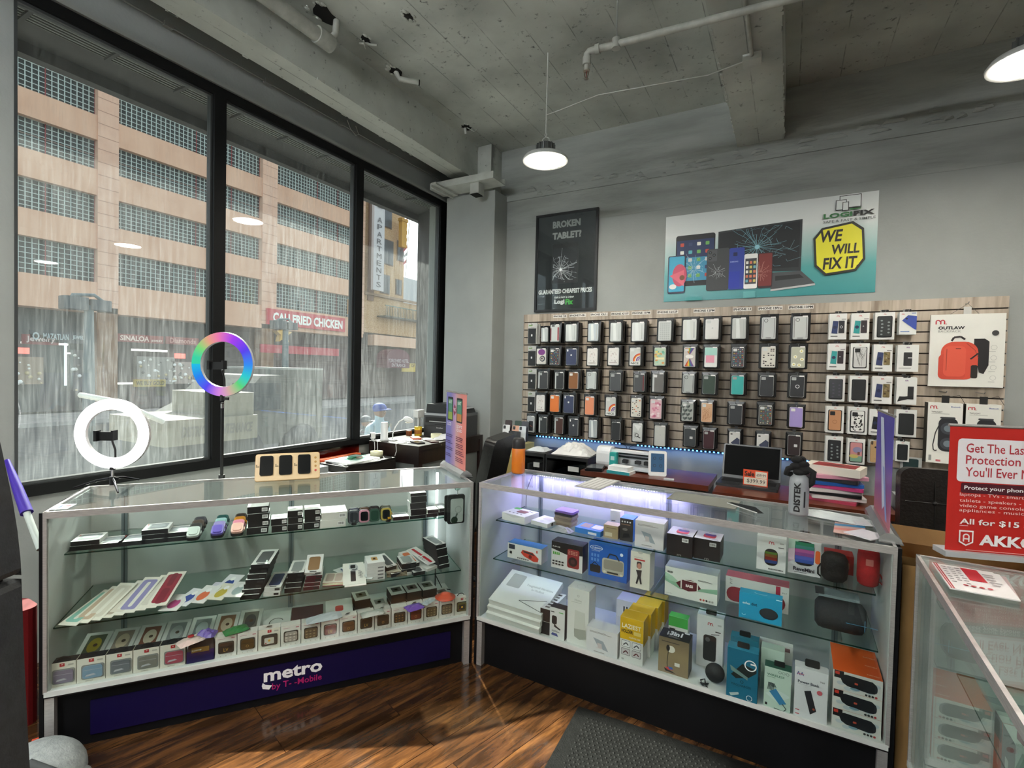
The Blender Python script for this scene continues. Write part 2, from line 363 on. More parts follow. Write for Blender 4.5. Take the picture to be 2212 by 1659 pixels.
# ragged run of old mortar along the wall
rd = random.Random(4)
for i in range(70):
    x = -2.5 + 7 * rd.random(); w = .05 + .12 * rd.random(); z = 3.3 + .09 * rd.random() + (.05 if x > 0 else 0)
    g.add([(x, WY - .012, z), (x + w, WY - .012, z + .01 * rd.random()), (x + w * .8, WY - .03, z + .02), (x + w * .2, WY - .028, z + .025), (x + w * .5, WY - .01, z + .045)], [(0, 1, 2, 3), (3, 2, 4), (0, 3, 4), (1, 4, 2)], concwall)
struct(g, 'wall_back')
struct(G().box(5, -3, 0, 5.2, WY + .2, CZ, wallpaint), 'wall_right')
struct(G().box(WX - .3, -3.2, 0, 5, -3, CZ, wallpaint), 'wall_front')
lw = G()
lw.box(WX - .22, .95, -.5, WX - .03, WY + .2, .865, wallpaint).box(WX - .3, -3, .0, WX, -.9, CZ, wallpaint).box(WX - .3, .52, .0, WX, .95, CZ, wallpaint).box(WX - .3, -.9, 3.35, WX, .52, CZ, wallpaint)
lw.box(WX - .3, .95, 3.352, WX - .01, WY, CZ, wallpaint).box(WX - .22, 4.40, .865, WX - .01, WY, 3.352, wallpaint)
lw.box(WX - .03, .95, 0, WX, WY, .865, wallpaint)
struct(lw, 'wall_left')
dg_ = thinglass('door_glass', '#f6faf9', .0, 1.0); g = G()
for y in (-.9, -.22, .46): g.box(WX - .2, y, 0, WX - .14, y + .06, 3.35, mat('#131516', .45))
for z in (0, 2.3, 3.29): g.box(WX - .2, -.9, z, WX - .14, .52, z + .06, mat('#131516', .45))
g.box(WX - .172, -.84, .06, WX - .166, .46, 3.29, dg_); struct(g, 'unseen_door_1')  # unseen door, its opening put in so the floor patch light gets through
blackf = mat('#0d0e0f', .55, sp=.25); 
g = G().box(WX - .01, .95, 3.355, WX + .035, 4.35, 3.375, '#9a9d98').tube([(WX + .01, .95, 3.56), (WX + .01, 4.3, 3.56)], .006, mat('#9a9d98'))
for y in (1.6, 2.25, 2.9, 3.5): g.box(WX - .01, y, 3.55, WX + .02, y + .05, 3.575, '#9a9d98')
g.tube([(WX + .012, 3.0, 3.62), (WX + .02, 3.03, 3.56), (WX + .03, 3.08, 3.52), (WX + .02, 3.12, 3.55), (WX + .03, 3.08, 3.6)], .003, mat('#c4c6c0'), 6)
struct(g, 'trim_1')
# beams
bm = G().box(-3.07, -3, 3.5, -2.86, WY, CZ, CM)
rd = random.Random(5)
for i in range(60):
    y = -1 + 5.4 * rd.random(); w = .02 + .04 * rd.random(); x = -2.86 if rd.random() < .5 else -3.07; q = .003 + .005 * rd.random()
    bm.box(x - q, y, 3.497, x + q, y + w, 3.51, CM)
struct(bm, 'trim_2')
bm = G().box(-.43, -3, 3.45, -.09, WY, CZ, CM)
for i in range(90):
    y = .5 + 4 * rd.random(); w = .02 + .05 * rd.random(); x = -.43 if rd.random() < .5 else -.09; q = .003 + .006 * rd.random()
    bm.box(x - q, y, 3.447, x + q, y + w, 3.46, CM)
struct(bm, 'trim_3')
struct(G().box(-3.215, 4.29, 0, -2.62, WY, 3.36, wallpaint).box(-3.0, 4.33, 3.36, -2.7, WY, CZ, CM), 'trim_4', .004)
# holes broken into the ceiling with stubs of pipe
hole = mat('#1c1b19', .95); pipew = noisy('painted_pipe', [(.35, '#a3a59d'), (.7, '#bfc1b8')], 14, .5)
def hole_at(px, py, r, seed):
    P = atz(px, py, CZ); q = random.Random(seed); g = G(); n = 18; V = [(0, 0, -.003)]; 
    for i in range(n): a = 2 * pi * i / n; k = r * (.65 + .5 * q.random()); V.append((k * cos(a), k * 1.5 * sin(a), -.002))
    g.add(V, [(0, i + 1, (i + 1) % n + 1) for i in range(n)], hole)
    for i in range(9):
        a = 6.28 * q.random(); k = r * (.95 + .3 * q.random()); g.sphere((k * cos(a), k * 1.4 * sin(a), .0), .006 + .009 * q.random(), CM, n=5, sc=(1, 1.6, .5))
    return g, P
for j, (px, py, r) in enumerate([(855, 155, .045), (1008, 275, .045), (790, 85, .03), (882, 35, .03), (700, 30, .07)]):
    g, P = hole_at(px, py, r, j)
    if j == 0: g.tube([(0, 0, .0), (.02, .02, -.05), (.13, .12, -.055)], .02, pipew, 10).tube([(.128, .118, -.055), (.135, .125, -.055)], .022, hole, 10)
    if j == 1: g.tube([(-.02, 0, 0), (-.02, .02, -.05)], .014, pipew, 8).tube([(0, 0, 0), (.05, .05, -.03), (.1, .04, -.02)], .004, pipew, 6)
    if j == 2: g.tube([(-.06, 0, -.01), (.06, .05, -.03)], .008, pipew, 8).tube([(-.05, .05, -.02), (.01, -.03, -.03)], .006, pipew, 8)
    o = g.build('pipe_stub' if j < 3 else 'ceiling_hole', loc=P)
    tag(o, ['short open pipe stub poking from a ragged dark hole in the ceiling', 'small broken hole with wires in the ceiling at the corner end of the beam', 'small pair of crossed rods in a ceiling hole left of the open pipe stub', 'shallow chipped hole in the ceiling plaster near the top edge', 'large ragged hole in the ceiling behind the capped pipe'][j], 'ceiling hole')
P0, P1 = atx(600, 0, -2.72), atx(715, 75, -2.72)
g = G(); za = (P0.z + P1.z) / 2; ya = -1; g.tube([(-2.74, ya, 3.70), (-2.74, P1.y - .05, 3.70)], .045, pipew, 16).tube([(-2.74, P1.y - .1, 3.70), (-2.74, P1.y + .02, 3.70)], .055, pipew, 16)
g.tube([(-2.74, P1.y - .01, 3.7), (-2.7, P1.y + .02, 3.76), (-2.69, P1.y + .02, CZ)], .022, pipew, 10)
tag(g.build('capped_pipe'), 'thick white painted pipe with a capped end along the top of the window beam', 'pipe')
# steel channel and box tube bracket over the column
sw = noisy('white_steel', [(.3, '#b7bab4'), (.7, '#cbcec8')], 9, .5)
A_, B_ = Vector((-3.26, 4.12, 3.30)), Vector((-2.52, 4.28, 3.50))
t = E('steel_bracket', 'white steel channel bracket bolted above the corner column', 'bracket')
g = G(); g.box(-3.25, 4.05, 3.375, -2.5, 4.28, 3.385, sw).box(-3.25, 4.05, 3.385, -2.5, 4.06, 3.44, sw).box(-3.25, 4.27, 3.385, -2.5, 4.28, 3.44, sw); g.build('channel', t)
G().box(-2.78, 4.08, 3.27, -2.68, 4.18, 3.375, sw).box(-2.77, 4.07, 3.262, -2.69, 4.17, 3.27, hole).build('box_tube', t)
G().box(-3.12, 3.9, 3.355, -3.06, 4.27, 3.375, sw).box(-3.12, 3.9, 3.33, -3.113, 4.27, 3.375, sw).build('cross_bar', t)
# sprinkler line, riser, junction box, conduit
t = E('sprinkler_pipe', 'white fire sprinkler pipe crossing the ceiling under the beam', 'pipe')
S = atz(1268, 112, 3.40); S2 = atz(1700, 0, 3.40); d = (S2 - S).normalized(); g = G()
Q = S + d * .03
g.tube([S + Vector((0, 0, -.05)), S + Vector((0, 0, -.015)), S + d * .015 + Vector((0, 0, 0)), Q, S + d * 3.2], .019, pipew, 14)
g.tube([S + d * .05, S + d * .075], .027, pipew, 14).tube([S + Vector((0, 0, -.03)), S + Vector((0, 0, -.075))], .024, pipew, 14)
H_ = S + d * .17; g.tube([H_, (H_.x, H_.y, CZ)], .004, mat('#8a8c88'), 6); g.tube([H_ + Vector((0, 0, -.024)), H_ + Vector((0, 0, .03))], .025, pipew, 12)
g.build('pipe', t)
g = G().tube([S + Vector((0, 0, -.075)), S + Vector((0, 0, -.105))], .015, pipew, 10).tube([S + Vector((0, 0, -.105)), S + Vector((0, 0, -.112))], .02, mat('#b9b4a8', .3, 1), 12)
for a in (-1, 1): g.tube([S + Vector((.009 * a, 0, -.112)), S + Vector((.012 * a, 0, -.13)), S + Vector((.004 * a, 0, -.15))], .0025, mat('#8c7a6c', .3, 1), 6)
g.lathe([(.0, 0), (.013, 0), (.013, .003), (0, .003)], mat('#a49a90', .3, 1), 10, T(S.x, S.y, S.z - .155)); g.tube([S + Vector((0, 0, -.112)), S + Vector((0, 0, -.15))], .002, mat('#a3231c'), 6)
g.build('sprinkler_head', t)
J = atz(1625, 130, 3.43); g = G().box(-.05, -.045, -.02, .05, .045, .02, sw); o = g.build('junction_box', loc=(J.x, J.y, 3.43)); tag(o, 'small white electrical junction box on the underside of the ceiling beam', 'junction box')
g = G().tube([(J.x, J.y - .03, 3.435), (J.x, -1, 3.435)], .011, pipew, 10); tag(g.build('conduit_pipe'), 'thin white conduit running along the underside of the beam to the junction box', 'pipe')
# pendants
lampL = emit('lamp_light', (1, .95, .84), 64)
dk = mat('#6d6f6e', .45, .5); wh = mat('#c9cbc7', .5)
PEND = [(-1.585, 3.28), (.96, 3.28), (3.5, 3.28), (-1.585, .2), (.96, .2), (3.5, .2), (.96, -1.9), (3.5, -1.9), (-1.585, -1.9)]
PL = ['round white pendant lamp hanging left of centre in front of the back wall', 'round white pendant lamp cut off by the right edge of the photo']
def pend(i, x, y):
    t = E('pendant_lamp', PL[i] if i < 2 else 'round white pendant lamp of the rows behind the viewer', 'lamp', (x, y, 3.07), 0, 'round pendant lamps')
    g = G().lathe([(.162, 0), (.165, .008), (.15, .03), (.1, .05), (.06, .055), (.06, .058), (.001, .058)], wh, 32, cap=False); g.lathe([(.163, .0), (.14, .002), (.14, .006), (.16, .006)], wh, 32, cap=False); g.build('lamp_shade', t)
    G().lathe([(.001, .004), (.139, .004), (.139, .012), (.001, .012)], lampL, 32).build('diffuser', t)
    g = G().lathe([(.062, .058), (.06, .12), (.05, .125), (.001, .125)], dk, 20)
    for k in range(14): a = 2 * pi * k / 14; g.box(.055, -.003, .06, .07, .003, .118, dk, R(math.degrees(a)))
    g.build('driver_housing', t)
    g = G().tube([(.03, 0, .12), (.025, 0, .16), (0, 0, .175), (-.025, 0, .16), (-.03, 0, .12)], .004, wh, 6).tube([(0, 0, .175), (.008, 0, .19), (0, 0, .21), (-.008, 0, .19), (0, 0, .175)], .003, wh, 6); g.build('hook', t)
    G().tube([(0, 0, .2), (0, 0, CZ - 3.07)], .0045, wh, 8).build('cord', t)
for i, (x, y) in enumerate(PEND): pend(i, x, y)
Kc = Vector((-1.585, 3.28, 3.4)); g = G().tube([Kc, Vector((-1.2, 3.3, 3.46)), Vector((-.5, 3.35, 3.435)), Vector((J.x, J.y, 3.44))], .004, wh, 6)
tag(g.build('lamp_cable'), 'thin white cable strung from the hanging lamp cord to the beam', 'cable')
# ================= windows =================
wg = thinglass('window_glass', '#f1f7f5', .0, 1.0, dirt=.21)
Ys = [(.95, 1.893), (1.97, 3.10), (3.18, 4.29)]
fr = G().box(WX - .05, .95, .865, WX + .02, 4.40, .925, blackf).box(WX - .05, .95, 3.29, WX + .02, 4.40, 3.352, blackf)
fr.box(WX - .05, 1.893, .925, WX + .03, 1.97, 3.29, blackf).box(WX - .05, 3.10, .925, WX + .03, 3.18, 3.29, blackf).box(WX - .05, 4.29, .925, WX + .02, 4.40, 3.29, blackf)
for y0, y1 in Ys:
    a, b = y0 + .0, y1 - .0
    for (u0, w0, u1, w1) in ((a, .925, b, .94), (a, 3.275, b, 3.29), (a, .94, a + .012, 3.275), (b - .012, .94, b, 3.275)): fr.box(WX - .035, u0, w0, WX + .005, u1, w1, mat('#3c3f40', .4))
struct(fr, 'trim_5')
for i, (y0, y1) in enumerate(Ys):
    o = G().box(WX - .018, y0 + .012, .94, WX - .012, y1 - .012, 3.275, wg).build('window_%d' % (i + 1)); o['kind'] = 'structure'
# soffit, louvre, fascia and jamb outside the glass
dkf = mat('#2a2a29', .6); g = G().box(-4.0, .7, 3.36, WX - .05, 4.7, 3.42, dkf).box(-3.93, .7, 3.29, -3.86, 4.7, 3.42, dkf)
for k in range(8): g.box(-3.60 + k * .028, .75, 3.345, -3.593 + k * .028, 4.6, 3.36, mat('#55564f', .5))
for y in [1.05 + .38 * k for k in range(10)]: g.box(-3.61, y, 3.335, -3.39, y + .02, 3.36, dkf)
g.add([(WX - .05, 4.40, .3), (-3.86, 4.6, .3), (-3.86, 4.6, 3.4), (WX - .05, 4.40, 3.4), (WX - .05, 4.9, .3), (-3.86, 4.9, .3), (-3.86, 4.9, 3.4), (WX - .05, 4.9, 3.4)], [(0, 1, 2, 3), (1, 5, 6, 2), (3, 2, 6, 7), (4, 0, 3, 7), (5, 4, 7, 6), (0, 4, 5, 1)], dkf)
struct(g, 'trim_6')
# ================= street =================
asph = noisy('asphalt', [(.3, '#4b4b4a'), (.7, '#5d5d5b')], 5, .9); swk = noisy('sidewalk_concrete', [(.3, '#8f8b86'), (.7, '#a5a19b')], 3, .9)
GZ = -.42
o = G().box(-60, -40, GZ - .3, -9, 70, GZ - .12, asph).build('road'); o['kind'] = 'structure'
o = G().box(-9, -40, GZ - .3, WX - .22, 70, GZ, swk).box(-24, -40, GZ - .3, -20.5, 70, GZ, swk).build('sidewalk'); o['kind'] = 'structure'
pink = noisy('pink_concrete', [(.3, '#d1a284'), (.7, '#e0b496')], 1.2, .9, stretch=(1, 1, .5)); pink2 = noisy('pink_pilaster', [(.3, '#d5a88e'), (.7, '#e3b99e')], 1.5, .9)
FX = -24
rows = [(11.2, 12.45), (9.1, 10.25), (6.98, 8.1), (4.68, 6.0)]
bays = [(-11.2, -5.0), (-4.3, 2.2), (2.95, 9.3), (10.0, 16.3), (17.15, 22.7)]
bt = E('parking_building', 'pink concrete building across the street with bands of glass block windows', 'building')
g = G(); zs = [3.72] + [z for r in rows[::-1] for z in r] + [14.6]
for k in range(0, len(zs), 2): g.box(FX - .4, -14, zs[k], FX, 23.4, zs[k + 1], pink)
g.box(FX - 6, -14, GZ, FX - 1.2, 23.4, 14.6, mat('#57504a', .9)); g.box(FX - 6, -14, 14.4, FX, 23.4, 14.6, pink)
for k in range(6): z = 4.2 + k * 1.8; g.box(FX - .002, -14, z, FX + .004, 23.4, z + .012, mat('#b58c75')) if k in (3,) else None
g.build('wall_bands', bt)
prev = -14
for a, b in bays + [(23.4, 24)]:
    g = G().box(FX - .5, prev, 3.72, FX + .05, a, 14.6, pink2)
    for k in range(22): g.box(FX + .05, prev, 3.9 + k * .5, FX + .056, a, 3.92 + k * .5, mat('#a9806b'))
    g.build('pilaster', bt); prev = b
gd = mat('#3a3d3c', .9, sp=.1); gw = mat('#b7c2ba', .6); redm = mat('#8e2d30', .6)
gwm = {}
for a, b in bays:
    for z0, z1 in rows:
        W_, H_ = b - a, z1 - z0; k = (round(W_, 2), round(H_, 2))
        if k not in gwm:
            g = G().box(-.3, 0, 0, -.25, W_, H_, gd); n = int(W_ / .185); m = 7
            for i in range(n + 1): y = W_ * i / n; g.box(-.25, y - .014, 0, -.22, y + .014, H_, redm if i in (0, n, n // 2, n // 4 * 3 + 2) else gw)
            for j in range(m + 1): z = H_ * j / m; g.box(-.25, 0, z - .012, -.225, W_, z + .012, gw)
            o = g.build('glass_block_window', bt, (FX, a, z0)); gwm[k] = o.data
        else: o = bpy.data.objects.new('glass_block_window', gwm[k]); COL.objects.link(o); o.parent = bt; o.location = (FX, a, z0)
# street level shops
dshop = mat('#4a4644', .8); g = G()
for a, b, c in ((-14, 2.95, '#5b4a45'), (2.95, 9.3, '#4b4f50'), (9.3, 10, '#8d6f5c'), (10, 16.3, '#4a4442'), (16.3, 17.15, '#7d6455'), (17.15, 23.4, '#53403e')): g.box(FX - 1.19, a, GZ, FX - .95, b, 3.5, mat(c, .8))
g.box(FX - .9, -14, 3.5, FX, 23.4, 3.72, pink); g.build('ground_floor', bt)
for y0 in (9.3, 16.35): G().box(FX - .6, y0, GZ, FX, y0 + .7, 3.72, noisy('tan_pier%d' % y0, [(.3, '#6d4c36'), (.7, '#8f6a4c')], 2, .9)).build('pier', bt)
def sign(y0, y1, z0, z1, x, c, txt, tc_, label, tv=(.1, .15, .9, .85), name='shop_sign', em=0, bold=.03):
    g = G().box(0, 0, 0, .12, y1 - y0, z1 - z0, mat(c, .6))
    F = Matrix(((0, 0, 1, .12), (1, 0, 0, 0), (0, 1, 0, 0), (0, 0, 0, 1))); a = Art(g, F, y1 - y0, z1 - z0, .01); a.d = .003
    for s_, bb in (txt if isinstance(txt, list) else [(txt, tv)]): a.text(s_, *bb, mat(tc_, .6, em=em) if em else tc_, bold)
    o = g.build(name, loc=(x, y0, z0)); tag(o, label, 'sign'); return o
q = lambda px, py: atx(px, py, FX + .3)
sign(q(60, 700).y, q(70, 700).y + .9, q(50, 742).z, q(50, 720).z, FX - .3, '#7a3a38', 'Jewelry', '#c9b3ab', 'dark red jewellery shop sign at the far left across the street')
sign(q(77, 700).y, q(208, 700).y, q(140, 740).z, q(140, 716).z, FX - .3, '#3b4044', [('MAZATLAN', (.2, .25, .62, .8)), ('JEWELERS', (.68, .3, .98, .75)), ('O', (.03, .15, .14, .85))], '#a9b3b2', 'dark grey jewellers sign across the street left of the tan pier')
sign(q(264, 700).y, q(366, 700).y, q(300, 739).z, q(300, 722).z, FX - .3, '#8b3b36', [('SINALOA', (.07, .15, .68, .85)), ('JEWELRY', (.72, .1, .97, .45))], '#e7c9b8', 'dark red shop sign with large pale capitals left of the rainbow ring light')
sign(q(372, 700).y, q(442, 700).y, q(400, 744).z, q(400, 728).z, FX - .3, '#8e4a44', 'Diamonds', '#c78f84', 'faded red jewellery shop sign right of the one with large pale capitals')
CS = sign(16.55, 21.75, 3.72, 4.55, FX + .05, '#c23a44', [('CALI FRIED CHICKEN', (.06, .17, .96, .8))], '#f3efe4', 'long red fried chicken shop sign with white letters', bold=.04)
sign(q(572, 700).y, q(740, 700).y, q(650, 765).z, q(650, 748).z, FX - .1, '#b43a45', [], '#ffffff', 'plain red awning band under the fried chicken sign', name='shop_awning')
g = G(); st = [(.5 * (1 if i % 2 == 0 else .42) * cos(pi / 2 + pi * i / 5), .5 * (1 if i % 2 == 0 else .42) * sin(pi / 2 + pi * i / 5)) for i in range(10)]
P = q(613, 722); g.prism(st, -.3, .06, mat('#caa04e'), Matrix(((0, 0, 1, 0), (1, 0, 0, 0), (0, 1, 0, 0), (0, 0, 0, 1)))); tag(g.build('star_sign', loc=P), 'yellow star sign hung under the fried chicken sign', 'sign')
y_ = emit('shop_light', (1, .98, .92), 2.4); rn = emit('neon_red', (1, .12, .1), 1.6)
for (px, py, w, h, m, nm, lb) in ((97, 742, 3, .07, y_, 'shop_light', 'white strip light in the jewellery shop at the left'), (141, 780, .14, 1.9, emit('teal_light', (.6, .95, 1), 1.6), 'shop_light', 'tall pale tube light in the dark jewellers window'), (323, 757, 3.1, .08, y_, 'shop_light', 'long strip light in the window below the sign with large pale capitals'), (172, 764, 2, .05, y_, 'shop_light', 'thin strip light right of the tall tube in the jewellers window'), (272, 828, 1.6, .07, y_, 'shop_light', 'low strip light over the counter below the sign with large pale capitals'), (34, 757, 1.6, .22, rn, 'neon_sign', 'red neon sign in the leftmost shop window'), (388, 769, 1.0, .22, rn, 'neon_sign', 'small red neon sign under the faded red sign')):
    P = atx(px, py, FX - .55); o = G().box(0, -w / 2 * .45, -h / 2, .05, w / 2 * .45, h / 2, m).build(nm, loc=P); tag(o, lb, 'light' if nm == 'shop_light' else 'sign')
for px, py, w, h, c, lb in ((330, 800, 1.5, 1.2, '#8f8a80', 'glass display case of pale goods in the window under the large pale capitals'), (388, 805, .9, 1.0, '#a08f84', 'display case glowing in the shop under the faded red sign'), (40, 800, 1.2, 1.0, '#8d7a66', 'shop window display at the far left across the street'), (185, 800, 1.0, 1.6, '#5d5a58', 'dark shop window display behind the tube light')):
    P = atx(px, py, FX - .55); g = G().box(0, 0, 0, .3, w, h, mat(c, .6)); qd = random.Random(px)
    for i in range(26): y, z = w * qd.random(), h * qd.random() * .9; g.sphere((.3, y, z), .03 + .05 * qd.random(), mat(qd.choice(['#d9d5c8', '#b9a77a', '#e8e6df', '#6e6a64'])), n=4)
    tag(g.build('window_display', loc=(P.x, P.y - w / 2, P.z - h / 2)), lb, 'shop display')
sign(q(300, 820).y, q(368, 820).y, q(330, 836).z, q(330, 820).z, FX - .2, '#a8913f', [('WE BUY GOLD', (.05, .2, .95, .8))], '#5b4c22', 'yellow banner in front of the shop under the sign with large pale capitals')
# apartment building to the right
abt = E('apartment_building', 'tan brick apartment building with a small balcony right of the pink building', 'building')
tanb = noisy('tan_brick', [(.3, '#a8845c'), (.5, '#bf9a70'), (.7, '#cfae86')], 9, .9, stretch=(1, 1, 3))
g = G().box(FX - 8, 23.45, 3.9, FX - .3, 27.5, 18, tanb).box(FX - .3, 24.0, 6, FX - .2, 24.5, 18, mat('#7d5b45')).box(FX - 8, 23.45, GZ, FX - .9, 33, 3.9, mat('#5a4b44', .8)).box(FX - 8, 27.5, 3.9, FX - .3, 33, 6.3, tanb)
g.build('wall', abt); G().box(FX - .3, 23.45, 6.35, FX - .1, 33, 6.5, mat('#8f7154')).box(FX - .3, 24.1, 3.05, FX + .3, 33, 3.75, mat('#d2a98c')).build('cornice', abt)
for y, z, w, h in ((25.3, 11.2, .8, 1.7), (25.4, 8.7, .9, 1.6), (25.2, 6.7, .8, 1.2), (26.7, 6.8, .5, 1.0), (26.8, 9.2, .6, 1.3)): G().box(FX - .32, y - .06, z - .06, FX - .26, y + w + .06, z + h + .06, '#6d5340').box(FX - .28, y, z, FX - .22, y + w, z + h, mat('#47474a', .3)).build('window', abt)
g = G().box(FX - .3, 24.9, 5.0, FX + .5, 29.5, 5.08, '#4c4a42')
for k in range(30): g.box(FX + .46, 24.95 + k * .155, 5.08, FX + .49, 24.97 + k * .155, 5.75, '#3f4a42')
g.box(FX + .45, 24.9, 5.72, FX + .5, 29.5, 5.78, '#5c6e63').build('balcony', abt)
g = G().box(-.1, 0, 0, .1, .95, 7.6, mat('#c9c2bf')); F = Matrix(((0, 0, 1, .1), (1, 0, 0, 0), (0, 1, 0, 0), (0, 0, 0, 1))); a = Art(g, F, .95, 7.6, .01); a.d = .004
for k, ch in enumerate('SHIRE APARTMENTS'[::-1]):
    if ch != ' ': a.text(ch, .28, .03 + k * .0605, .72, .03 + k * .0605 + .043, '#5b5455', .0)
P = atx(815, 628, FX + .5); tag(g.build('vertical_sign', loc=(P.x, P.y - .48, P.z)), 'tall narrow vertical hotel sign reading APARTMENTS on the tan brick building', 'sign')
P = atx(866, 535, FX + .2); g = G().box(0, -.25, 0, .3, .25, 1.9, mat('#c79022')).box(0, -.32, 1.75, .35, .32, 1.95, mat('#b9851f')); tag(g.build('yellow_sign', loc=P), 'small yellow box sign beside the flag on the tan building', 'sign')
P = atx(876, 600, FX - .1); g = G().tube([(0, 0, 0), (.2, .1, 4.6)], .03, mat('#d8d8d0'), 6)
for k in range(7): g.add([(.05, 0 - .35 * 1, .8 + k * .45), (.05, .05, 1.1 + k * .5), (.05, .05, 1.35 + k * .5), (.05, -.33, 1.02 + k * .45)], [(0, 1, 2, 3)], '#b03a3a' if k % 2 == 0 else '#dcd8d2')
tag(g.build('flag', loc=P), 'red and white striped flag hanging on a pole by the tan building', 'flag')
P = atx(850, 772, FX + .9); g = G(); V = []
for k in range(9): a_ = pi * k / 8; V.append((-1.1 * cos(a_), .55 * sin(a_)))
g.prism(V + [(1.1, -.7), (-1.1, -.7)], 0, .9, mat('#6d3d45'), Matrix(((0, 0, 1, -.45), (1, 0, 0, 0), (0, 1, 0, 0), (0, 0, 0, 1))))
a = Art(g, Matrix(((0, 0, 1, .46), (1, 0, 0, -1.1), (0, 1, 0, -.7), (0, 0, 0, 1))), 2.2, .7, .01); a.text('YORKSHIRE HOTEL', .05, .5, .95, .85, '#c9b7b7', .01); a.text('ENTRANCE', .2, .1, .8, .42, '#c9b7b7', .01)
tag(g.build('awning', loc=P), 'maroon arched awning over the hotel entrance', 'awning')
sign(P.y + 1.3, P.y + 4.2, P.z - .95, P.z - .35, FX + .4, '#c9ab4a', [('OUT OF BUSINESS', (.05, .55, .95, .92)), ('SALE', (.55, .1, .95, .45))], '#6b5320', 'yellow going out of business banner right of the awning', name='banner')
sign(P.y - 3.6, P.y - 2.6, P.z + 2.5, P.z + 3.4, FX + .4, '#b98a52', 'M', '#d9a86a', 'square tan sign with a letter at the corner of the tan building')
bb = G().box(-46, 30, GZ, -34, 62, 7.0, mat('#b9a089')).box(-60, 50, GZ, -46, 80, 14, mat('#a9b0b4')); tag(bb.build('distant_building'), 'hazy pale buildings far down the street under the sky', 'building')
# street lamps, cart, truck, road worker, pedestrian
def spost(px, py, X, lb, hood=.5):
    P = atx(px, py, X); t = E('street_lamp', lb, 'street lamp', (X, P.y, GZ)); h = P.z - GZ
    G().tube([(0, 0, 0), (0, 0, h)], [.13, .09], mat('#4f5f62'), 10).build('pole', t)
    G().tube([(0, -.35, h + .05), (0, -.3, h + .2), (0, .1, h + .25), (0, .3, h + .1)], .04, mat('#4f5f62'), 8).build('arm', t); G().rbox(-.2, -.5, h - .12, .2, -.05, h + .16, .08, mat('#43494c')).rbox(-.16, .0, h - .1, .16, .4, h + .14, .08, mat('#43494c')).build('lamp_head', t)
spost(192, 660, -14, 'tall street lamp with a square double head seen through the left pane')
spost(617, 705, -15, 'street lamp in front of the fried chicken sign')
crm = mat('#8f8b7c', .7); t = E('utility_cart', 'cream maintenance cart with a flat bed and a boxed tank outside the window', 'cart')
X = -6.2; a0, a1 = atx(355, 905, X), atx(556, 945, X)
g = G().box(X - 1.3, a0.y, a1.z, X, a1.y, atx(450, 903, X).z, crm); AA = Art(g, Matrix(((0, 0, 1, X), (1, 0, 0, a0.y), (0, 1, 0, a1.z), (0, 0, 0, 1))), a1.y - a0.y, atx(450, 903, X).z - a1.z, .004)
AA.text('DISTRICT MAINTENANCE', .16, .3, .94, .72, '#77756c', .04, shear=.25); g.build('side_panel', t)
b0, b1 = atx(480, 903, X), atx(557, 848, X); G().rbox(X - 1.2, b0.y, b0.z, X - .05, b1.y, b1.z, .05, crm).build('tank_box', t)
G().box(X - 1.2, a0.y + .1, GZ + .35, X - .1, a1.y, a1.z, mat('#565957')).build('chassis', t)
for yy in (a0.y + .5, a1.y - .35):
    for xx in (X - .05, X - 1.2): G().lathe([(.001, -.09), (.28, -.09), (.3, -.05), (.3, .05), (.28, .09), (.001, .09)], mat('#2b2c2c'), 20, T(xx, yy, GZ + .3) @ R(90, 'Y')).build('wheel', t)
G().tube([(X - .02, a0.y, b0.z), (X - .02, a0.y - .45, b0.z + .25), (X - .6, a0.y - .55, b0.z + .3)], .03, mat('#d7d7cc'), 8).build('rail', t)
X = -8.4; t = E('box_truck', 'large grey boxy truck parked outside the middle window pane', 'truck'); c0, c1 = atx(557, 940, X), atx(697, 800, X)
tg = mat('#66665f', .8); G().box(X - 2, c0.y + .6, GZ + .5, X, c1.y, c1.z, tg).box(X - 2, c0.y + .6, c1.z, X + .01, c1.y, c1.z + .04, '#9a9a94').build('cargo_box', t)
g = G().prism([(c0.y - .9, GZ + .5), (c0.y + .6, GZ + .5), (c0.y + .6, c1.z - .1), (c0.y + .1, c1.z - .12), (c0.y - .5, c1.z - .7), (c0.y - .9, c1.z - .9)], 0, 1.9, tg, Matrix(((0, 0, 1, X - 1.95), (1, 0, 0, 0), (0, 1, 0, 0), (0, 0, 0, 1)))); g.build('cab', t)
G().box(X - .06, c0.y - .45, c1.z - .75, X + .005, c0.y + .45, c1.z - .25, mat('#3c4447', .2)).build('side_window', t)
for yy in (c0.y - .3, c1.y - .5): G().lathe([(.001, -.12), (.38, -.12), (.42, -.06), (.42, .06), (.38, .12), (.001, .12)], mat('#2b2c2c'), 20, T(X - .05, yy, GZ + .42) @ R(90, 'Y')).build('wheel', t)
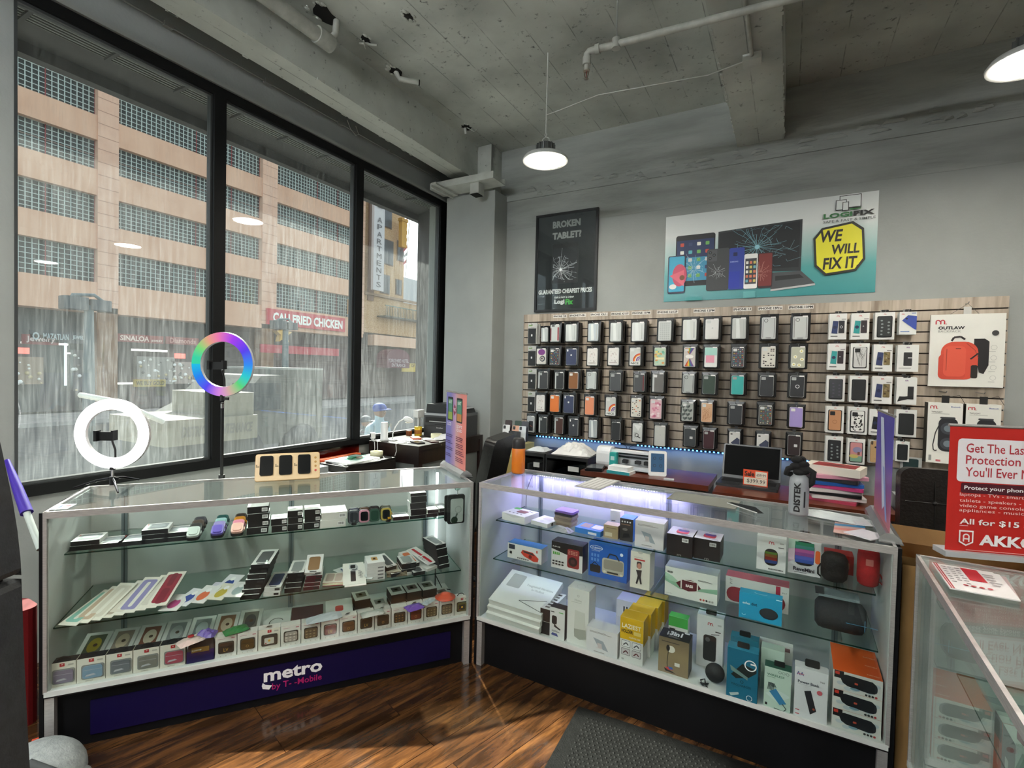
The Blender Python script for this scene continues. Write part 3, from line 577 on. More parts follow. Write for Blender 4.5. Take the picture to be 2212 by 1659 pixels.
# painted concrete barrier and a ring of pipe on the pavement
P = atx(60, 985, -5.2); g = G().add([(0, -1.4, 0), (0, .55, -.3), (.18, .62, -.3), (.18, -1.4, 0), (-.1, -1.4, -.42), (-.1, .75, -.62), (.3, .75, -.62), (.3, -1.4, -.42)], [(0, 1, 2, 3), (0, 4, 5, 1), (3, 2, 6, 7), (1, 5, 6, 2), (0, 3, 7, 4)], '#b0a9a2').box(-.02, .5, -.42, .2, .7, -.28, '#c4714f'); tag(g.build('kerb_ramp', loc=P), 'pale sloping kerb with an orange end outside the left pane', 'kerb')
def human(name, X, px, ytop, lb, shirt, cap):
    P = atx(px, ytop, X); t = E(name, lb, 'person', (X, P.y, GZ)); H = P.z - GZ; s = H / 1.75
    pts = [(0, 0, .95), (0, 0, 1.2), (.02, 0, 1.42), (.03, 0, 1.52), (.05, 0, 1.66), (0, -.2, 1.4), (.02, -.24, 1.12), (.12, -.22, .9), (0, .2, 1.4), (.05, .25, 1.12), (.2, .22, .98), (0, -.1, .9), (.03, -.11, .48), (0, -.11, .05), (0, .1, .9), (-.03, .11, .48), (-.05, .11, .05), (.12, -.11, .03), (.08, .11, .03)]
    ed = [(0, 1), (1, 2), (2, 3), (3, 4), (2, 5), (5, 6), (6, 7), (2, 8), (8, 9), (9, 10), (0, 11), (11, 12), (12, 13), (0, 14), (14, 15), (15, 16), (13, 17), (16, 18)]
    rad = [.15, .15, .13, .055, .1, .06, .045, .035, .06, .045, .035, .09, .06, .04, .09, .06, .04, .035, .035]
    me = bpy.data.meshes.new('body'); me.from_pydata([(x * s, y * s, z * s) for x, y, z in pts], ed, []); me.materials.append(mat(shirt, .8))
    o = bpy.data.objects.new('body', me); COL.objects.link(o); o.parent = t; md = o.modifiers.new('s', 'SKIN')
    for i, v in enumerate(me.skin_vertices[0].data): v.radius = (rad[i] * s, rad[i] * s); v.use_root = (i == 0)
    o.modifiers.new('u', 'SUBSURF').levels = 1; o.modifiers['u'].render_levels = 2
    G().sphere((.05 * s, 0, 1.66 * s), .1 * s, mat('#8a6a58'), sc=(1, .85, 1.1)).sphere((.15 * s, 0, 1.65 * s), .018 * s, mat('#8a6a58')).build('head', t)
    G().sphere((.04 * s, 0, 1.71 * s), .115 * s, mat(cap, .7), sc=(1, .9, .75)).rbox(.1 * s, -.08 * s, 1.69 * s, .24 * s, .08 * s, 1.705 * s, .05 * s, mat(cap, .7)).build('cap', t)
human('person', -4.75, 816, 876, 'person in a blue cap and pale blue top outside the right window pane', '#a9c3d0', '#2b4aa0')
human('person', -5.3, 787, 902, 'person in dark clothes outside left of the person in the blue cap', '#565c63', '#5b6066')
# ================= slatwall =================
def slatmat():
    M, t, o = newmat('weathered_wood_slat'); L = t.links.new
    tc = N(t, 'ShaderNodeTexCoord'); mp = N(t, 'ShaderNodeMapping'); mp.inputs['Rotation'].default_value = (0, radians(90), 0); L(tc.outputs['Object'], mp.inputs[0])
    sx = N(t, 'ShaderNodeSeparateXYZ'); L(tc.outputs['Object'], sx.inputs[0]); m1 = N(t, 'ShaderNodeMath', operation='MULTIPLY'); m1.inputs[1].default_value = 1 / .13; L(sx.outputs[0], m1.inputs[0])
    fl = N(t, 'ShaderNodeMath', operation='FLOOR'); L(m1.outputs[0], fl.inputs[0]); wn = N(t, 'ShaderNodeTexWhiteNoise', noise_dimensions='1D'); L(fl.outputs[0], wn.inputs['W'])
    st = N(t, 'ShaderNodeMapping'); st.inputs['Scale'].default_value = (26, 1, 2.2); L(tc.outputs['Object'], st.inputs[0]); nz = N(t, 'ShaderNodeTexNoise', i_Scale=1.4, i_Detail=8); L(st.outputs[0], nz.inputs['Vector'])
    a = N(t, 'ShaderNodeMath', operation='MULTIPLY'); a.inputs[1].default_value = .3; L(wn.outputs[0], a.inputs[0]); b2 = N(t, 'ShaderNodeMath', operation='ADD'); L(a.outputs[0], b2.inputs[0]); L(nz.outputs[0], b2.inputs[1])
    rp = ramp(t, [(.35, '#8b7d6e'), (.55, '#aa9c8b'), (.8, '#c2b5a5')]); L(b2.outputs[0], rp.inputs[0])
    b = N(t, 'ShaderNodeBsdfPrincipled', i_Roughness=.55); L(rp.outputs[0], b.inputs['Base Color']); L(b.outputs[0], o.inputs[0]); return M
SX0, SX1, SZ0, SZ1 = -2.384, 1.274, .912, 2.131; SY = WY - .022
SM = slatmat(); g = G().box(SX0 + .002, SY + .012, SZ0, SX1 - .002, WY - .002, SZ1, mat('#3a322b', .8))
pit = (SZ1 - SZ0) / 16
for k in range(16): g.box(SX0, SY, SZ0 + k * pit, SX1, SY + .008, SZ0 + (k + 1) * pit - (.010 if k < 15 else 0), SM); g.box(SX0, SY + .008, SZ0 + k * pit + .004, SX1, SY + .014, SZ0 + (k + 1) * pit - .014, SM)
SW = E('slatwall_panel', 'long weathered wood slatwall panel covering the back wall', 'display panel'); g.build('slats', SW)
bl = emit('blue_led', (.05, .25, 1), 6)
g = G().box(-2.384, SY - .012, SZ0 - .012, .2, SY + .006, SZ0 - .001, mat('#22303f'))
x = -2.2
while x < .15: g.box(x, SY - .014, SZ0 - .014, x + .012, SY - .010, SZ0 - .004, bl) if not -1.32 < x < -1.2 else None; x += .034
g.tube([(-1.32, SY - .01, SZ0 - .006), (-1.28, SY - .01, SZ0 - .03), (-1.28, SY, SZ0 - .2)], .003, mat('#111111'), 6).tube([(-1.2, SY - .01, SZ0 - .006), (-1.25, SY - .01, SZ0 - .03), (-1.26, SY, SZ0 - .2)], .003, mat('#111111'), 6)
tag(g.build('led_strip'), 'blue led strip glowing along the bottom edge of the slatwall', 'light')
lights('led_glow', 'AREA', (-1.1, SY - .02, SZ0 - .02), .5, (.15, .4, 1), 2.2, (0, 0, 0), sy=.02)
R7 = lambda x, y: (1120 + x / 5.183, 640 + y / 5.183)
R8 = lambda x, y: (1440 + x / 4.739, 640 + y / 4.739)
R9 = lambda x, y: (1760 + x / 3.606, 620 + y / 3.606)
bagm = mat('#0e0e0f', .28, coat=.3); hookm = mat('#9a9a9a', .3, 1)
def design(a, pat, c):
    rd = random.Random(hash(pat) % 97 if 0 else len(pat) * 7 + ord(pat[0]))
    if pat == 'clear':
        a.poly([(.3, .03), (.62, .03), (.5, .97), (.25, .97)], '#dfe4e2'); a.poly([(.8, .1), (.9, .1), (.86, .9), (.8, .9)], '#b3b9b7'); return  # sheen of the clear plastic painted on as tone strips
    cam_ = lambda cc='#d8dad8', cx_=.24: a.rrect(cx_ - .16, .80, cx_ + .18, .95, .004, cc)
    if pat == 'grid':
        for i in range(5):
            for j in range(8): a.z -= a.d * .9; a.rrect(.1 + i * .17, .06 + j * .11, .22 + i * .17, .14 + j * .11, .002, '#b4bab8')
    if pat == 'frame':
        a.ring(.3, .86, .011, .014, '#1c1c1c'); a.line([(.08, .06), (.08, .96)], .0025, '#2a2a2a'); a.line([(.92, .06), (.92, .96)], .0025, '#2a2a2a'); a.line([(.3, .04), (.7, .04)], .004, '#2a2a2a')
    if pat == 'rededge': a.rect(.84, .05, 1, .85, '#8c2f3a'); a.rect(0, .05, .12, .8, '#7a3440'); a.rrect(.15, .9, .5, .98, .004, '#2d2d2f')
    if pat in ('plain', 'ring', 'redrim', 'silver'):
        if pat == 'silver': a.rect(0, .02, .16, .97, '#c5c9c8')
        if pat == 'redrim': a.rect(.88, .05, .97, .9, '#7c2c30')
        cam_('#a9acab' if c < '#5' else '#e2e2e0')
        if pat == 'ring': a.ring(.52, .5, .010, .014, '#d8d8d8')
    if pat == 'apple': a.rrect(.08, .84, .2, .97, .004, '#ececec'); a.disc(.5, .62, .0085, '#dcdcdc')
    if pat == 'mark': a.disc(.55, .55, .006, '#b8bcba'); cam_('#c4c8c6')
    if pat == 'square': a.rrect(.5, .42, .78, .56, .003, '#cfd2d1')
    if pat == 'rainbow':
        for r, cc in ((.062, '#d2432f'), (.052, '#e59a3a'), (.043, '#f0ece2'), (.036, '#7a4d8a'), (.022, '#8f7aa6')): a.ring(1.0, .28, r - .010, r, cc, 90, 190)
        a.rect(0, 0, 1, .2, '#e7e8e4'); a.text('NICE', .12, .05, .88, .17, '#3c4a44', .03); cam_()
    if pat == 'doodle':
        for i in range(26): a.z -= a.d * .5; a.ring(.2 + .6 * rd.random(), .2 + .6 * rd.random(), .003, .0045, rd.choice(['#2b2b2b', '#3c3434', '#a23a3a']), 360 * rd.random(), 360 * rd.random() + 90, 8)
        a.line([(.12, .13), (.88, .13)], .003, '#5b3a3a')
    if pat in ('icons', 'stickers', 'skulls', 'leaves'):
        P = {'icons': ['#c9a83f', '#3f8a86', '#a3463d', '#54658c', '#c7c3b0'], 'stickers': ['#d9652f', '#2f3b3a', '#c64f5e', '#d8d4c8', '#3a3a3a'], 'skulls': ['#3a3838', '#4a4645'], 'leaves': ['#9ba39f', '#7d8783']}[pat]
        for j in range(9):
            for i in range(5):
                if rd.random() < (.85 if pat == 'icons' else .5): a.z -= a.d * .9; a.ell(.14 + i * .18 + .04 * rd.random(), .08 + j * .1 + .02 * rd.random(), .075 if pat != 'icons' else .06, .03, rd.choice(P), 8)
        if pat != 'leaves': cam_()
    if pat == 'floral':
        for i in range(22):
            x, y = rd.random() * .8 + .1, rd.random() * .75 + .08; a.z -= a.d * .5; a.ell(x, y, .12, .06, rd.choice(['#d68aa0', '#e6b7c4', '#c06a86', '#f0dcdf']), 10)
        cam_()
    if pat == 'daisy':
        for x, y in ((.75, .8), (.3, .52), (.8, .4), (.6, .12), (.2, .15)):
            for k in range(8): a.z -= a.d * .9; a.ell(x + .09 * cos(k * .785), y + .05 * sin(k * .785), .07, .035, '#eeeedd', 8)
            a.disc(x, y, .005, '#d9c24a')
    if pat == 'green':
        for i in range(18): a.z -= a.d * .5; a.ell(.1 + .8 * rd.random(), .1 + .8 * rd.random(), .13, .06, rd.choice(['#6fae93', '#e0cf7a', '#d59a5c', '#9cc7ae']), 9)
        a.rect(.1, .33, .9, .45, '#ece3b4')
    if pat == 'pride':
        for i, cc in enumerate(['#c23b33', '#d9772c', '#dcb932', '#4c8a4b', '#3b5b94', '#6d4a8b']):
            a.poly([(.08 + i * .14, .02), (.22 + i * .14, .02), (.56, .42), (.46, .42)], cc); a.poly([(.08 + i * .14, .97), (.22 + i * .14, .97), (.56, .65), (.46, .65)], cc)
        a.ell(.5, .53, .36, .1, '#e9e7e2'); cam_()
    if pat == 'mint': a.rect(0, .6, 1, 1, '#a9d6cc'); a.rect(.1, .22, .8, .6, '#e59db0')
    if pat == 'peach':
        for i in range(30): a.z -= a.d * .9; a.line([(rd.random(), rd.random() * .8), (rd.random(), rd.random() * .8)], .001, '#a8683c')
        cam_()
    if pat == 'cubes':
        for j in range(4):
            for i in range(2):
                x, y = .28 + i * .45 - (j % 2) * .2, .12 + j * .22; a.poly([(x - .2, y), (x, y - .08), (x, y + .06), (x - .2, y + .12)], '#5f6a66'); a.poly([(x, y - .08), (x + .2, y), (x + .2, y + .12), (x, y + .06)], '#454d4b')
        cam_()
    if pat == 'purple':
        a.ell(.55, .78, .4, .2, '#7d3f86'); a.ell(.65, .35, .3, .2, '#3d4552'); a.ell(.62, .35, .2, .13, '#c9c3b3'); a.ell(.6, .36, .1, .07, '#54445a')
    if pat == 'phone': a.rrect(.3, .08, .85, .7, .006, '#23262b'); a.line([(.4, .42), (.75, .36)], .003, '#b3552b')
    if pat == 'foil':
        a.poly([(.1, .95), (.6, .6), (.9, .9)], '#e9ecea'); a.poly([(.1, .5), (.5, .55), (.2, .15)], '#b9bebc'); a.ring(.45, .35, .012, .017, '#2c2f2e'); a.line([(.5, .3), (.85, .2)], .008, '#2c2f2e')
    if pat == 'card':
        a.rect(0, 0, 1, 1, '#d3d3cf'); a.rect(.1, .86, .3, .93, '#2c2c2c'); a.poly([(.15, .42), (.75, .72), (1, .62), (1, .1), (.85, .05)], '#3a4056'); a.lines(.1, .03, .55, .08, 1, '#8a8a88')
stackmesh = {}
def pack(F, x0, y0, x1, y1, pat, col, desc, prot=.13, nback=3, charger=False):
    Yf = SY - prot; pa = F((x0 + x1) / 2, y0); pb = F((x0 + x1) / 2, y1); pl = F(x0, (y0 + y1) / 2); pr = F(x1, (y0 + y1) / 2)
    Tp, Bt = aty(*pa, Yf), aty(*pb, Yf); w = aty(*pr, Yf).x - aty(*pl, Yf).x; h = Tp.z - Bt.z; x = (Tp.x + Bt.x) / 2
    h = min(h, .232)
    desc = desc.replace('left one of the two alike', 'left of two alike').replace('right one of the two alike', 'right of two alike').replace('with a small black line drawing', 'with a line drawing')
    t = E('phone_case_package' if not charger else 'charger_package', desc, 'phone case' if not charger else 'charger', (x, Yf, Bt.z), 0, 'phone accessories hanging on slatwall hooks')
    if charger:
        g = G().box(-w / 2, 0, 0, w / 2, .006, h, '#c4c6c2'); g.box(-w / 2 * .8, -.012, h * .02, w / 2 * .8, 0, h * .74, mat('#1a1b1d', .4)); g.build('card', t)
        a = art(G(), 0, 0, 0, 1, 1, 1); g = G(); a = art(g, -w / 2, 0, 0, w / 2, .006, h); a.z = .0123; a.rrect(.42, .36, .58, .46, .002, '#d9d9d9'); a.z = .0006; a.rect(.1, .86, .5, .9, '#6d9a4a'); a.line([(.3, .78), (.9, .8)], .002, '#6d6d6d'); g.build('print', t)
    else:
        g = G(); q = .004 * ((x0 * 7) % 5 - 2) / 2
        g.add([(-w / 2 + .003, .004, 0), (w / 2 - .003, .004, 0), (w / 2 - q, .004, h), (-w / 2 - q, .004, h), (-w / 2 + .003, .016, 0), (w / 2 - .003, .016, 0), (w / 2 - q, .016, h), (-w / 2 - q, .016, h), (-w * .3, -.002, h * .12), (w * .3, -.002, h * .12), (w * .3, -.002, h * .8), (-w * .3, -.002, h * .8)],
              [(0, 1, 9, 8), (1, 2, 10, 9), (2, 3, 11, 10), (3, 0, 8, 11), (8, 9, 10, 11), (5, 4, 7, 6), (0, 3, 7, 4), (1, 5, 6, 2), (0, 4, 5, 1), (3, 2, 6, 7)], bagm)
        g.build('bag', t)
        cw, ch = w * .72, h * .80; g = G(); cc = col
        g.rbox(-cw / 2 - .003, -.005, h * .06 - .003, cw / 2 + .003, -.002, h * .06 + ch + .003, .01, mat('#bfc4c2', .25), ax='y'); g.rbox(-cw / 2, -.011, h * .06, cw / 2, -.005, h * .06 + ch, .011, mat(col, .4), ax='y')
        a = Art(g, Matrix(((1, 0, 0, -cw / 2), (0, 0, -1, -.011), (0, 1, 0, h * .06), (0, 0, 0, 1))), cw, ch); design(a, pat, col); g.build('phone_case', t)
        G().box(w * .1, -.0135, h * .84, w * .36, -.013, h * .89, mat('#e9e9e6')).build('price_sticker', t)
    # hook
    g = G().tube([(0, prot - .002, h - .012), (0, -.02, h - .016), (0, -.034, h - .008)], .0022, hookm, 6).box(-.012, prot - .004, h - .03, .012, prot - .001, h + .01, hookm); tag(g.build('wall_hook', loc=(x, Yf, Bt.z)), 'hook of the ' + desc.replace(' in black bag', ''), 'hook', 'steel slatwall hooks')
    for k in range(nback):
        kk = (round(w, 3), charger)
        if kk not in stackmesh:
            g = G().box(-w / 2, 0, .004, w / 2, .014, h * .97, bagm if not charger else mat('#b9bbb8')); o = g.build('hanging_bag'); stackmesh[kk] = o.data
        else: o = bpy.data.objects.new('hanging_bag', stackmesh[kk]); COL.objects.link(o)
        o.location = (x + .003 * ((k * 2 + int(x0)) % 3 - 1), Yf + .024 + k * (prot - .03) / max(1, nback), Bt.z)
        tag(o, 'plain black bag edge-on in the stack behind a front phone case on its hook' if not charger else 'grey carded charger edge-on behind the front one of its hook', 'bag', 'bags stacked behind the front ones on the hooks')
    return t
D7 = [
 (105,300,205,535,'ch','','top row'),(105,555,200,780,'ch','','second row'),(105,812,200,1040,'ch','','third row'),(103,1068,190,1290,'ch','','fourth row'),
 (247,330,342,518,'clear','#b9c0c0','clear phone case in black bag, top row, narrow one right of the first charger card'),
 (345,290,475,520,'rededge','#c5cbc9','clear phone case with red edges in black bag, top row'),
 (512,285,672,516,'clear','#c9cfcd','clear phone case in black bag, top row below the second printed paper strip'),
 (765,275,915,514,'clear','#bcc7cc','bluish clear phone case in black bag, top row below the strip ending XR/11'),
 (1012,265,1170,518,'clear','#c6ccca','clear phone case in black bag, top row below the strip ending X/11P'),
 (1250,260,1432,515,'clear','#d3d8d6','slanting clear phone case in black bag, top row below the strip ending 11PM'),
 (1545,245,1735,512,'grid','#c8ccca','clear phone case with a grid of dots in black bag, top row'),
 (190,560,328,770,'purple','#d8d5cf','purple and white patterned phone case in black bag, second row'),
 (338,558,475,780,'icons','#3a3c42','dark phone case with small colourful icons in black bag, second row, beside the purple one'),
 (518,560,672,782,'apple','#39415f','navy phone case in black bag, second row, third bag from the left'),
 (755,555,905,785,'doodle','#e4e2de','white phone case with a small black line drawing in black bag, second row, left one of the two alike'),
 (988,550,1145,783,'doodle','#e4e2de','white phone case with a small black line drawing in black bag, second row, right one of the two alike'),
 (1228,548,1388,785,'rainbow','#c9ccc8','clear phone case with rainbow print in black bag, second row'),
 (1502,545,1670,788,'green','#b9cdb4','green and yellow patterned phone case in black bag, second row'),
 (208,815,345,1045,'silver','#3c3e40','black phone case in silver tray in black bag, third row, first bag'),
 (397,822,520,1050,'silver','#2f3133','black phone case in black bag, third row, second bag'),
 (550,822,685,1048,'plain','#8a5a33','brown leather phone case in black bag, third row'),
 (748,818,890,1052,'frame','#c5cac9','clear phone case with dark frame in black bag, third row, left of the plain grey one'),
 (1008,830,1165,1068,'plain','#4a4d50','dark grey phone case in black bag, third row, left of the one with a red rim'),
 (1278,838,1430,1078,'redrim','#47494b','dark grey phone case with a red rim in black bag, third row'),
 (1482,832,1645,1088,'silver','#6a6966','warm grey phone case in black bag, third row, right of the one with a red rim'),
 (187,1078,312,1300,'doodle','#e4e2de','white phone case with a small black line drawing in black bag, fourth row'),
 (340,1078,475,1305,'plain','#e07a38','bright orange phone case in black bag, fourth row'),
 (490,1080,640,1318,'apple','#3c4460','navy phone case in silver tray in black bag, fourth row'),
 (732,1092,865,1338,'plain','#e5926b','peach phone case in black bag, fourth row'),
 (962,1100,1108,1348,'rainbow','#c9ccc8','clear phone case with rainbow print in black bag, fourth row'),
 (1245,1108,1395,1362,'stickers','#d9d5c9','phone case printed with small stickers in black bag, fourth row'),
 (1455,1118,1625,1385,'floral','#dfb9c0','pink floral phone case in black bag, fourth row'),
 (85,1312,195,1532,'phone','#b4b8ba','grey phone case with an orange mark in black bag, bottom row, leftmost'),
 (217,1325,335,1540,'silver','#34383a','dark phone case in silver tray in black bag, bottom row, second from the left'),
 (392,1330,515,1550,'silver','#4a2f29','dark brown phone case in black bag, bottom row'),
 (552,1342,685,1572,'apple','#3b3d44','charcoal phone case with a round white mark in black bag, bottom row'),
 (778,1355,895,1595,'clear','#a9b1b4','pale grey phone case in black bag, bottom row'),
 (1032,1378,1155,1618,'none','#2f3234','plain black phone case in black bag, bottom row, left of the foil pouch'),
 (1262,1392,1405,1638,'foil','#cfd3d0','silver foil pouch with a phone ring in black bag, bottom row'),
 (1505,1412,1665,1690,'mark','#c3c5bf','clear patterned phone case in black bag, bottom row, right of the foil pouch')]
D8 = [
 (145,208,330,462,'clear','#d8dcd7','clear phone case in black bag, top row, left of the pair below the strip ending 12PM'),
 (375,203,555,452,'mark','#d9d9d6','white phone case in black bag, top row, right of the pair below the strip ending 12PM'),
 (650,192,835,448,'clear','#bfc3c0','clear phone case in black bag, top row below the strip ending 13'),
 (950,182,1140,452,'frame','#c4c8c7','clear phone case with a dark camera ring in black bag, top row below the strip ending 13Pro'),
 (1268,170,1470,455,'frame','#c9cdcb','clear phone case with a heavy black frame in black bag, top row below the strip ending 13PM'),
 (158,492,315,736,'pride','#c9c4bd','phone case with rainbow stripes and flowers in black bag, second row'),
 (368,492,540,738,'mint','#dfe0dc','mint and pink phone case in black bag, second row'),
 (650,492,812,738,'icons','#403f45','dark phone case with small colourful icons in black bag, second row, below the strip ending 13'),
 (945,484,1138,742,'skulls','#d8d5cb','white phone case dotted with black faces in black bag, second row'),
 (1250,484,1440,746,'daisy','#b9bba8','grey phone case with daisies in black bag, second row'),
 (148,772,302,1002,'frame','#aeb4b2','clear phone case with dark edge in black bag, third row, left of the dark green one'),
 (350,778,520,1012,'plain','#2f4236','dark green phone case in black bag, third row'),
 (643,782,810,1018,'plain','#37aaa4','turquoise phone case in black bag, third row'),
 (932,782,1118,1034,'plain','#2c2e31','black phone case in silver tray in black bag, third row, left of the ringed one'),
 (1240,782,1432,1044,'ring','#2b2d30','black phone case with a silver ring in black bag, third row'),
 (138,1058,292,1288,'cubes','#aab0ab','phone case with a grey cube pattern in black bag, fourth row'),
 (337,1062,488,1300,'peach','#d9b08c','peach phone case with a line pattern in black bag, fourth row'),
 (618,1078,795,1320,'plain','#33363a','charcoal phone case in black bag, fourth row'),
 (922,1088,1100,1328,'icons','#54544f','phone case with small colourful icons in black bag, fourth row'),
 (1235,1104,1415,1352,'plain','#a493cf','lilac phone case in black bag, fourth row'),
 (160,1325,315,1545,'square','#3d4245','dark grey phone case with a white square in black bag, bottom row'),
 (358,1345,505,1570,'plain','#3f2329','maroon phone case in black bag, bottom row'),
 (622,1358,768,1590,'card','#cfcfcb','white card with a navy phone case in black bag, bottom row, left one behind the laptop'),
 (903,1378,1065,1620,'card','#cfcfcb','white card with a navy phone case in black bag, bottom row, right one behind the laptop'),
 (1218,1390,1388,1640,'square','#33292a','dark brown phone case with a white square in black bag, bottom row')]
for d_ in D7:
    if d_[4] == 'ch': pack(R7, *d_[:4], '', '', 'black carded charger, %s at the left end of the slatwall' % d_[6], prot=.10, nback=2, charger=True)
    else: pack(R7, *d_)
for d_ in D8: pack(R8, *d_)
# header strips
for F, x0, x1, y0, y1, s, lb in [(R7,390,540,215,240,'IPHONE 7/8','ending 7/8'),(R7,570,755,205,230,'IPHONE 7+/8+','ending 7+/8+'),(R7,805,1000,190,222,'IPHONE XR/11','ending XR/11'),(R7,1035,1240,183,212,'IPHONE X/11P','ending X/11P'),(R7,1268,1480,172,203,'IPHONE 11PM','ending 11PM'),(R7,1550,1788,158,190,'IPHONE 12/12P','ending 12/12P'),(R8,275,497,125,155,'IPHONE 12PM','ending 12PM'),(R8,680,870,110,142,'IPHONE 13','ending in a plain 13'),(R8,935,1188,96,130,'IPHONE 13Pro','ending 13Pro'),(R8,1245,1505,84,120,'IPHONE 13PM','ending 13PM')]:
    a0, a1 = aty(*F(x0, (y0 + y1) / 2), SY), aty(*F(x1, (y0 + y1) / 2), SY); h = .03
    z = min(a0.z, SZ1 - .026); w = a1.x - a0.x; g = G().box(0, -.0015, -h / 2, w, 0, h / 2, '#e9e6de'); art(g, 0, -.0015, -h / 2, w, 0, h / 2).text(s, .03, .18, .97, .82, '#1e1e1e', .03)
    tag(g.build('paper_label', loc=(a0.x, SY - .0005, z)), 'white paper strip label on the top slat ' + lb, 'label', 'paper labels on the top slat')
# white boxed accessories to the right
def mlogo(a, u, v, s, c='#c22a3c'):
    w = s / a.w; h = s / a.h
    a.ring(u - .25 * w, v, s * .14, s * .27, c, 0, 180, 10); a.ring(u + .25 * w, v, s * .14, s * .27, c, 0, 180, 10)
    for k in (-.45, .05, .45): a.rect(u + (k - .07) * w, v - .35 * h, u + (k + .07) * w, v, c)
    a.disc(u + .62 * w, v - .32 * h, s * .06, c)
def alogo(a, u, v, s, c='#5b5ea0'):
    w = s / a.w; h = s / a.h
    for k in (-.35, .2): a.line([(u + k * w - .2 * w, v - .3 * h), (u + k * w, v + .3 * h), (u + k * w + .2 * w, v - .3 * h)], s * .11, c)
    a.rect(u - .5 * w, v - .1 * h, u + .5 * w, v, '#c0506a')
def wbox(x0, y0, x1, y1, kind, lb, prot=.12, nb=3, F=R9, d=.018):
    Yf = SY - prot; Tp, Bt = aty(*F((x0 + x1) / 2, y0), Yf), aty(*F((x0 + x1) / 2, y1), Yf); w = aty(*F(x1, (y0 + y1) / 2), Yf).x - aty(*F(x0, (y0 + y1) / 2), Yf).x; h = Tp.z - Bt.z; x = (Tp.x + Bt.x) / 2
    t = E('boxed_phone_case', lb, 'box', (x, Yf, Bt.z), 0, 'white boxed phone cases hanging at the right')
    whb = mat('#e3e4e0', .5); g = G().box(-w / 2, 0, 0, w / 2, d, h, whb); a = art(g, -w / 2, 0, 0, w / 2, d, h); k = kind[0]
    if k in 'pc':
        mlogo(a, .5, .9, .016); c1, c2 = ('#2b3a66', '#26282c') if k == 'p' else ('#2f3a63', '#7a6a45')
        if kind == 'pt': c1 = '#2f9a98'; c2 = '#2a2026'
        if kind == 'pf': c1 = '#10141d'; c2 = '#8b8a83'
        a.poly([(.14, .24), (.48, .22), (.52, .7), (.22, .72)], c1); a.rrect(.54, .24, .88, .72, .004, c2); a.disc(.33, .47, .012, '#1d2748'); a.ring(.7, .48, .007, .009, '#e8e8e8') if kind == 'pr' else a.disc(.68, .5, .004, '#c9c9c9')
        if k == 'c' or kind == 'pf':
            q = random.Random(3)
            for i in range(12): a.z -= a.d * .8; a.ell(.57 + .27 * q.random(), .28 + .4 * q.random(), .06, .03, q.choice(['#5b5a32', '#94835a', '#4b3b27'] if k == 'c' else ['#d8d6cd', '#bdbab0', '#5a5a58']), 7)
        a.rect(.1, .1, .5, .14, '#6a6a68'); a.rect(.7, .76, .95, .79, '#8b8b89'); g.build('box', t)
    elif k == 'b': mlogo(a, .2, .9, .014); a.poly([(.15, .62), (.5, .85), (1, .8), (1, .2), (.9, .22)], '#3a4fa3'); a.disc(.42, .7, .006, '#20263f'); a.rect(.08, .12, .6, .15, '#4f7fc0'); a.rect(.7, .92, .95, .95, '#4a6fc0'); g.build('box', t)
    elif k == 'l': alogo(a, .5, .9, .018); a.rect(.55, .2, .85, .68, '#232325'); a.poly([(.05, .1), (.55, .2), (.85, .22), (.8, .34), (.4, .3), (.15, .3)], '#1a1a1c'); g.build('box', t)
    elif k == 'v': alogo(a, .5, .9, .018); a.rrect(.3, .22, .7, .72, .004, '#2a2a2c'); a.rect(.5, .5, .7, .53, '#c9c9c9'); a.lines(.08, .1, .92, .14, 1, '#8a8a88'); g.build('box', t)
    elif k == 'g': g = G().rbox(-w * .42, -.004, h * .06, w * .42, .006, h * .96, .012, mat('#b8976c', .35), ax='y'); a = Art(g, Matrix(((1, 0, 0, -w / 2), (0, 0, -1, -.004), (0, 1, 0, 0), (0, 0, 0, 1))), w, h); a.rrect(.12, .8, .3, .95, .005, '#5b4a36'); a.disc(.2, .91, .004, '#1c1c1c'); a.disc(.2, .84, .004, '#1c1c1c'); a.disc(.5, .7, .007, '#1c1a18'); a.rect(.4, .2, .6, .215, '#8d7350'); g.build('phone', t)
    else:
        (mlogo if kind[1] != 'a' else alogo)(a, .5, .93, .012); g.build('box', t)
        col = {'wm': '#cfcfcd', 'wk': '#232527', 'wl': '#26282b', 'wt': '#c08a63', 'wc': '#e6e6e2', 'ws': '#c98a8c', 'wd': '#3a3d42', 'wo': '#1c2024', 'wa': '#26292b', 'wf': '#2d3031'}[kind]
        g = G().rbox(-w * .38, -.004, h * .08, w * .38, .004, h * .86, .008, mat('#16171a', .4), ax='y').rbox(-w * .33, -.009, h * .11, w * .33, -.004, h * .85, .009, mat(col, .4), ax='y')
        a = Art(g, Matrix(((1, 0, 0, -w * .33), (0, 0, -1, -.009), (0, 1, 0, h * .11), (0, 0, 0, 1))), w * .66, h * .74); q = random.Random(ord(kind[1]))
        if kind == 'wm':
            for i in range(14): a.z -= a.d * .8; a.line([(q.random(), q.random()), (q.random(), q.random())], .0012, '#3c3c3c')
        if kind == 'wc':
            for i in range(34): a.z -= a.d * .8; a.ell(.05 + .9 * q.random(), .05 + .8 * q.random(), .03 + .07 * q.random(), .02 + .03 * q.random(), '#141414', 7)
        if kind in ('wl', 'wf', 'wd'):
            for i in range(9): a.z -= a.d * .8; a.ell(.25 + .5 * (i % 2) + .08 * q.random(), .1 + .085 * i, .1, .04, '#8d9795' if kind != 'wd' else '#4d4a58', 7)
        if kind == 'ws': a.rect(0, 0, 1, .3, '#7fa48d'); a.ell(.3, .28, .4, .1, '#c9b56a', 12); a.ell(.6, .62, .4, .16, '#8b87a8', 12); a.rect(.62, .36, .82, .52, '#7a4a3a')
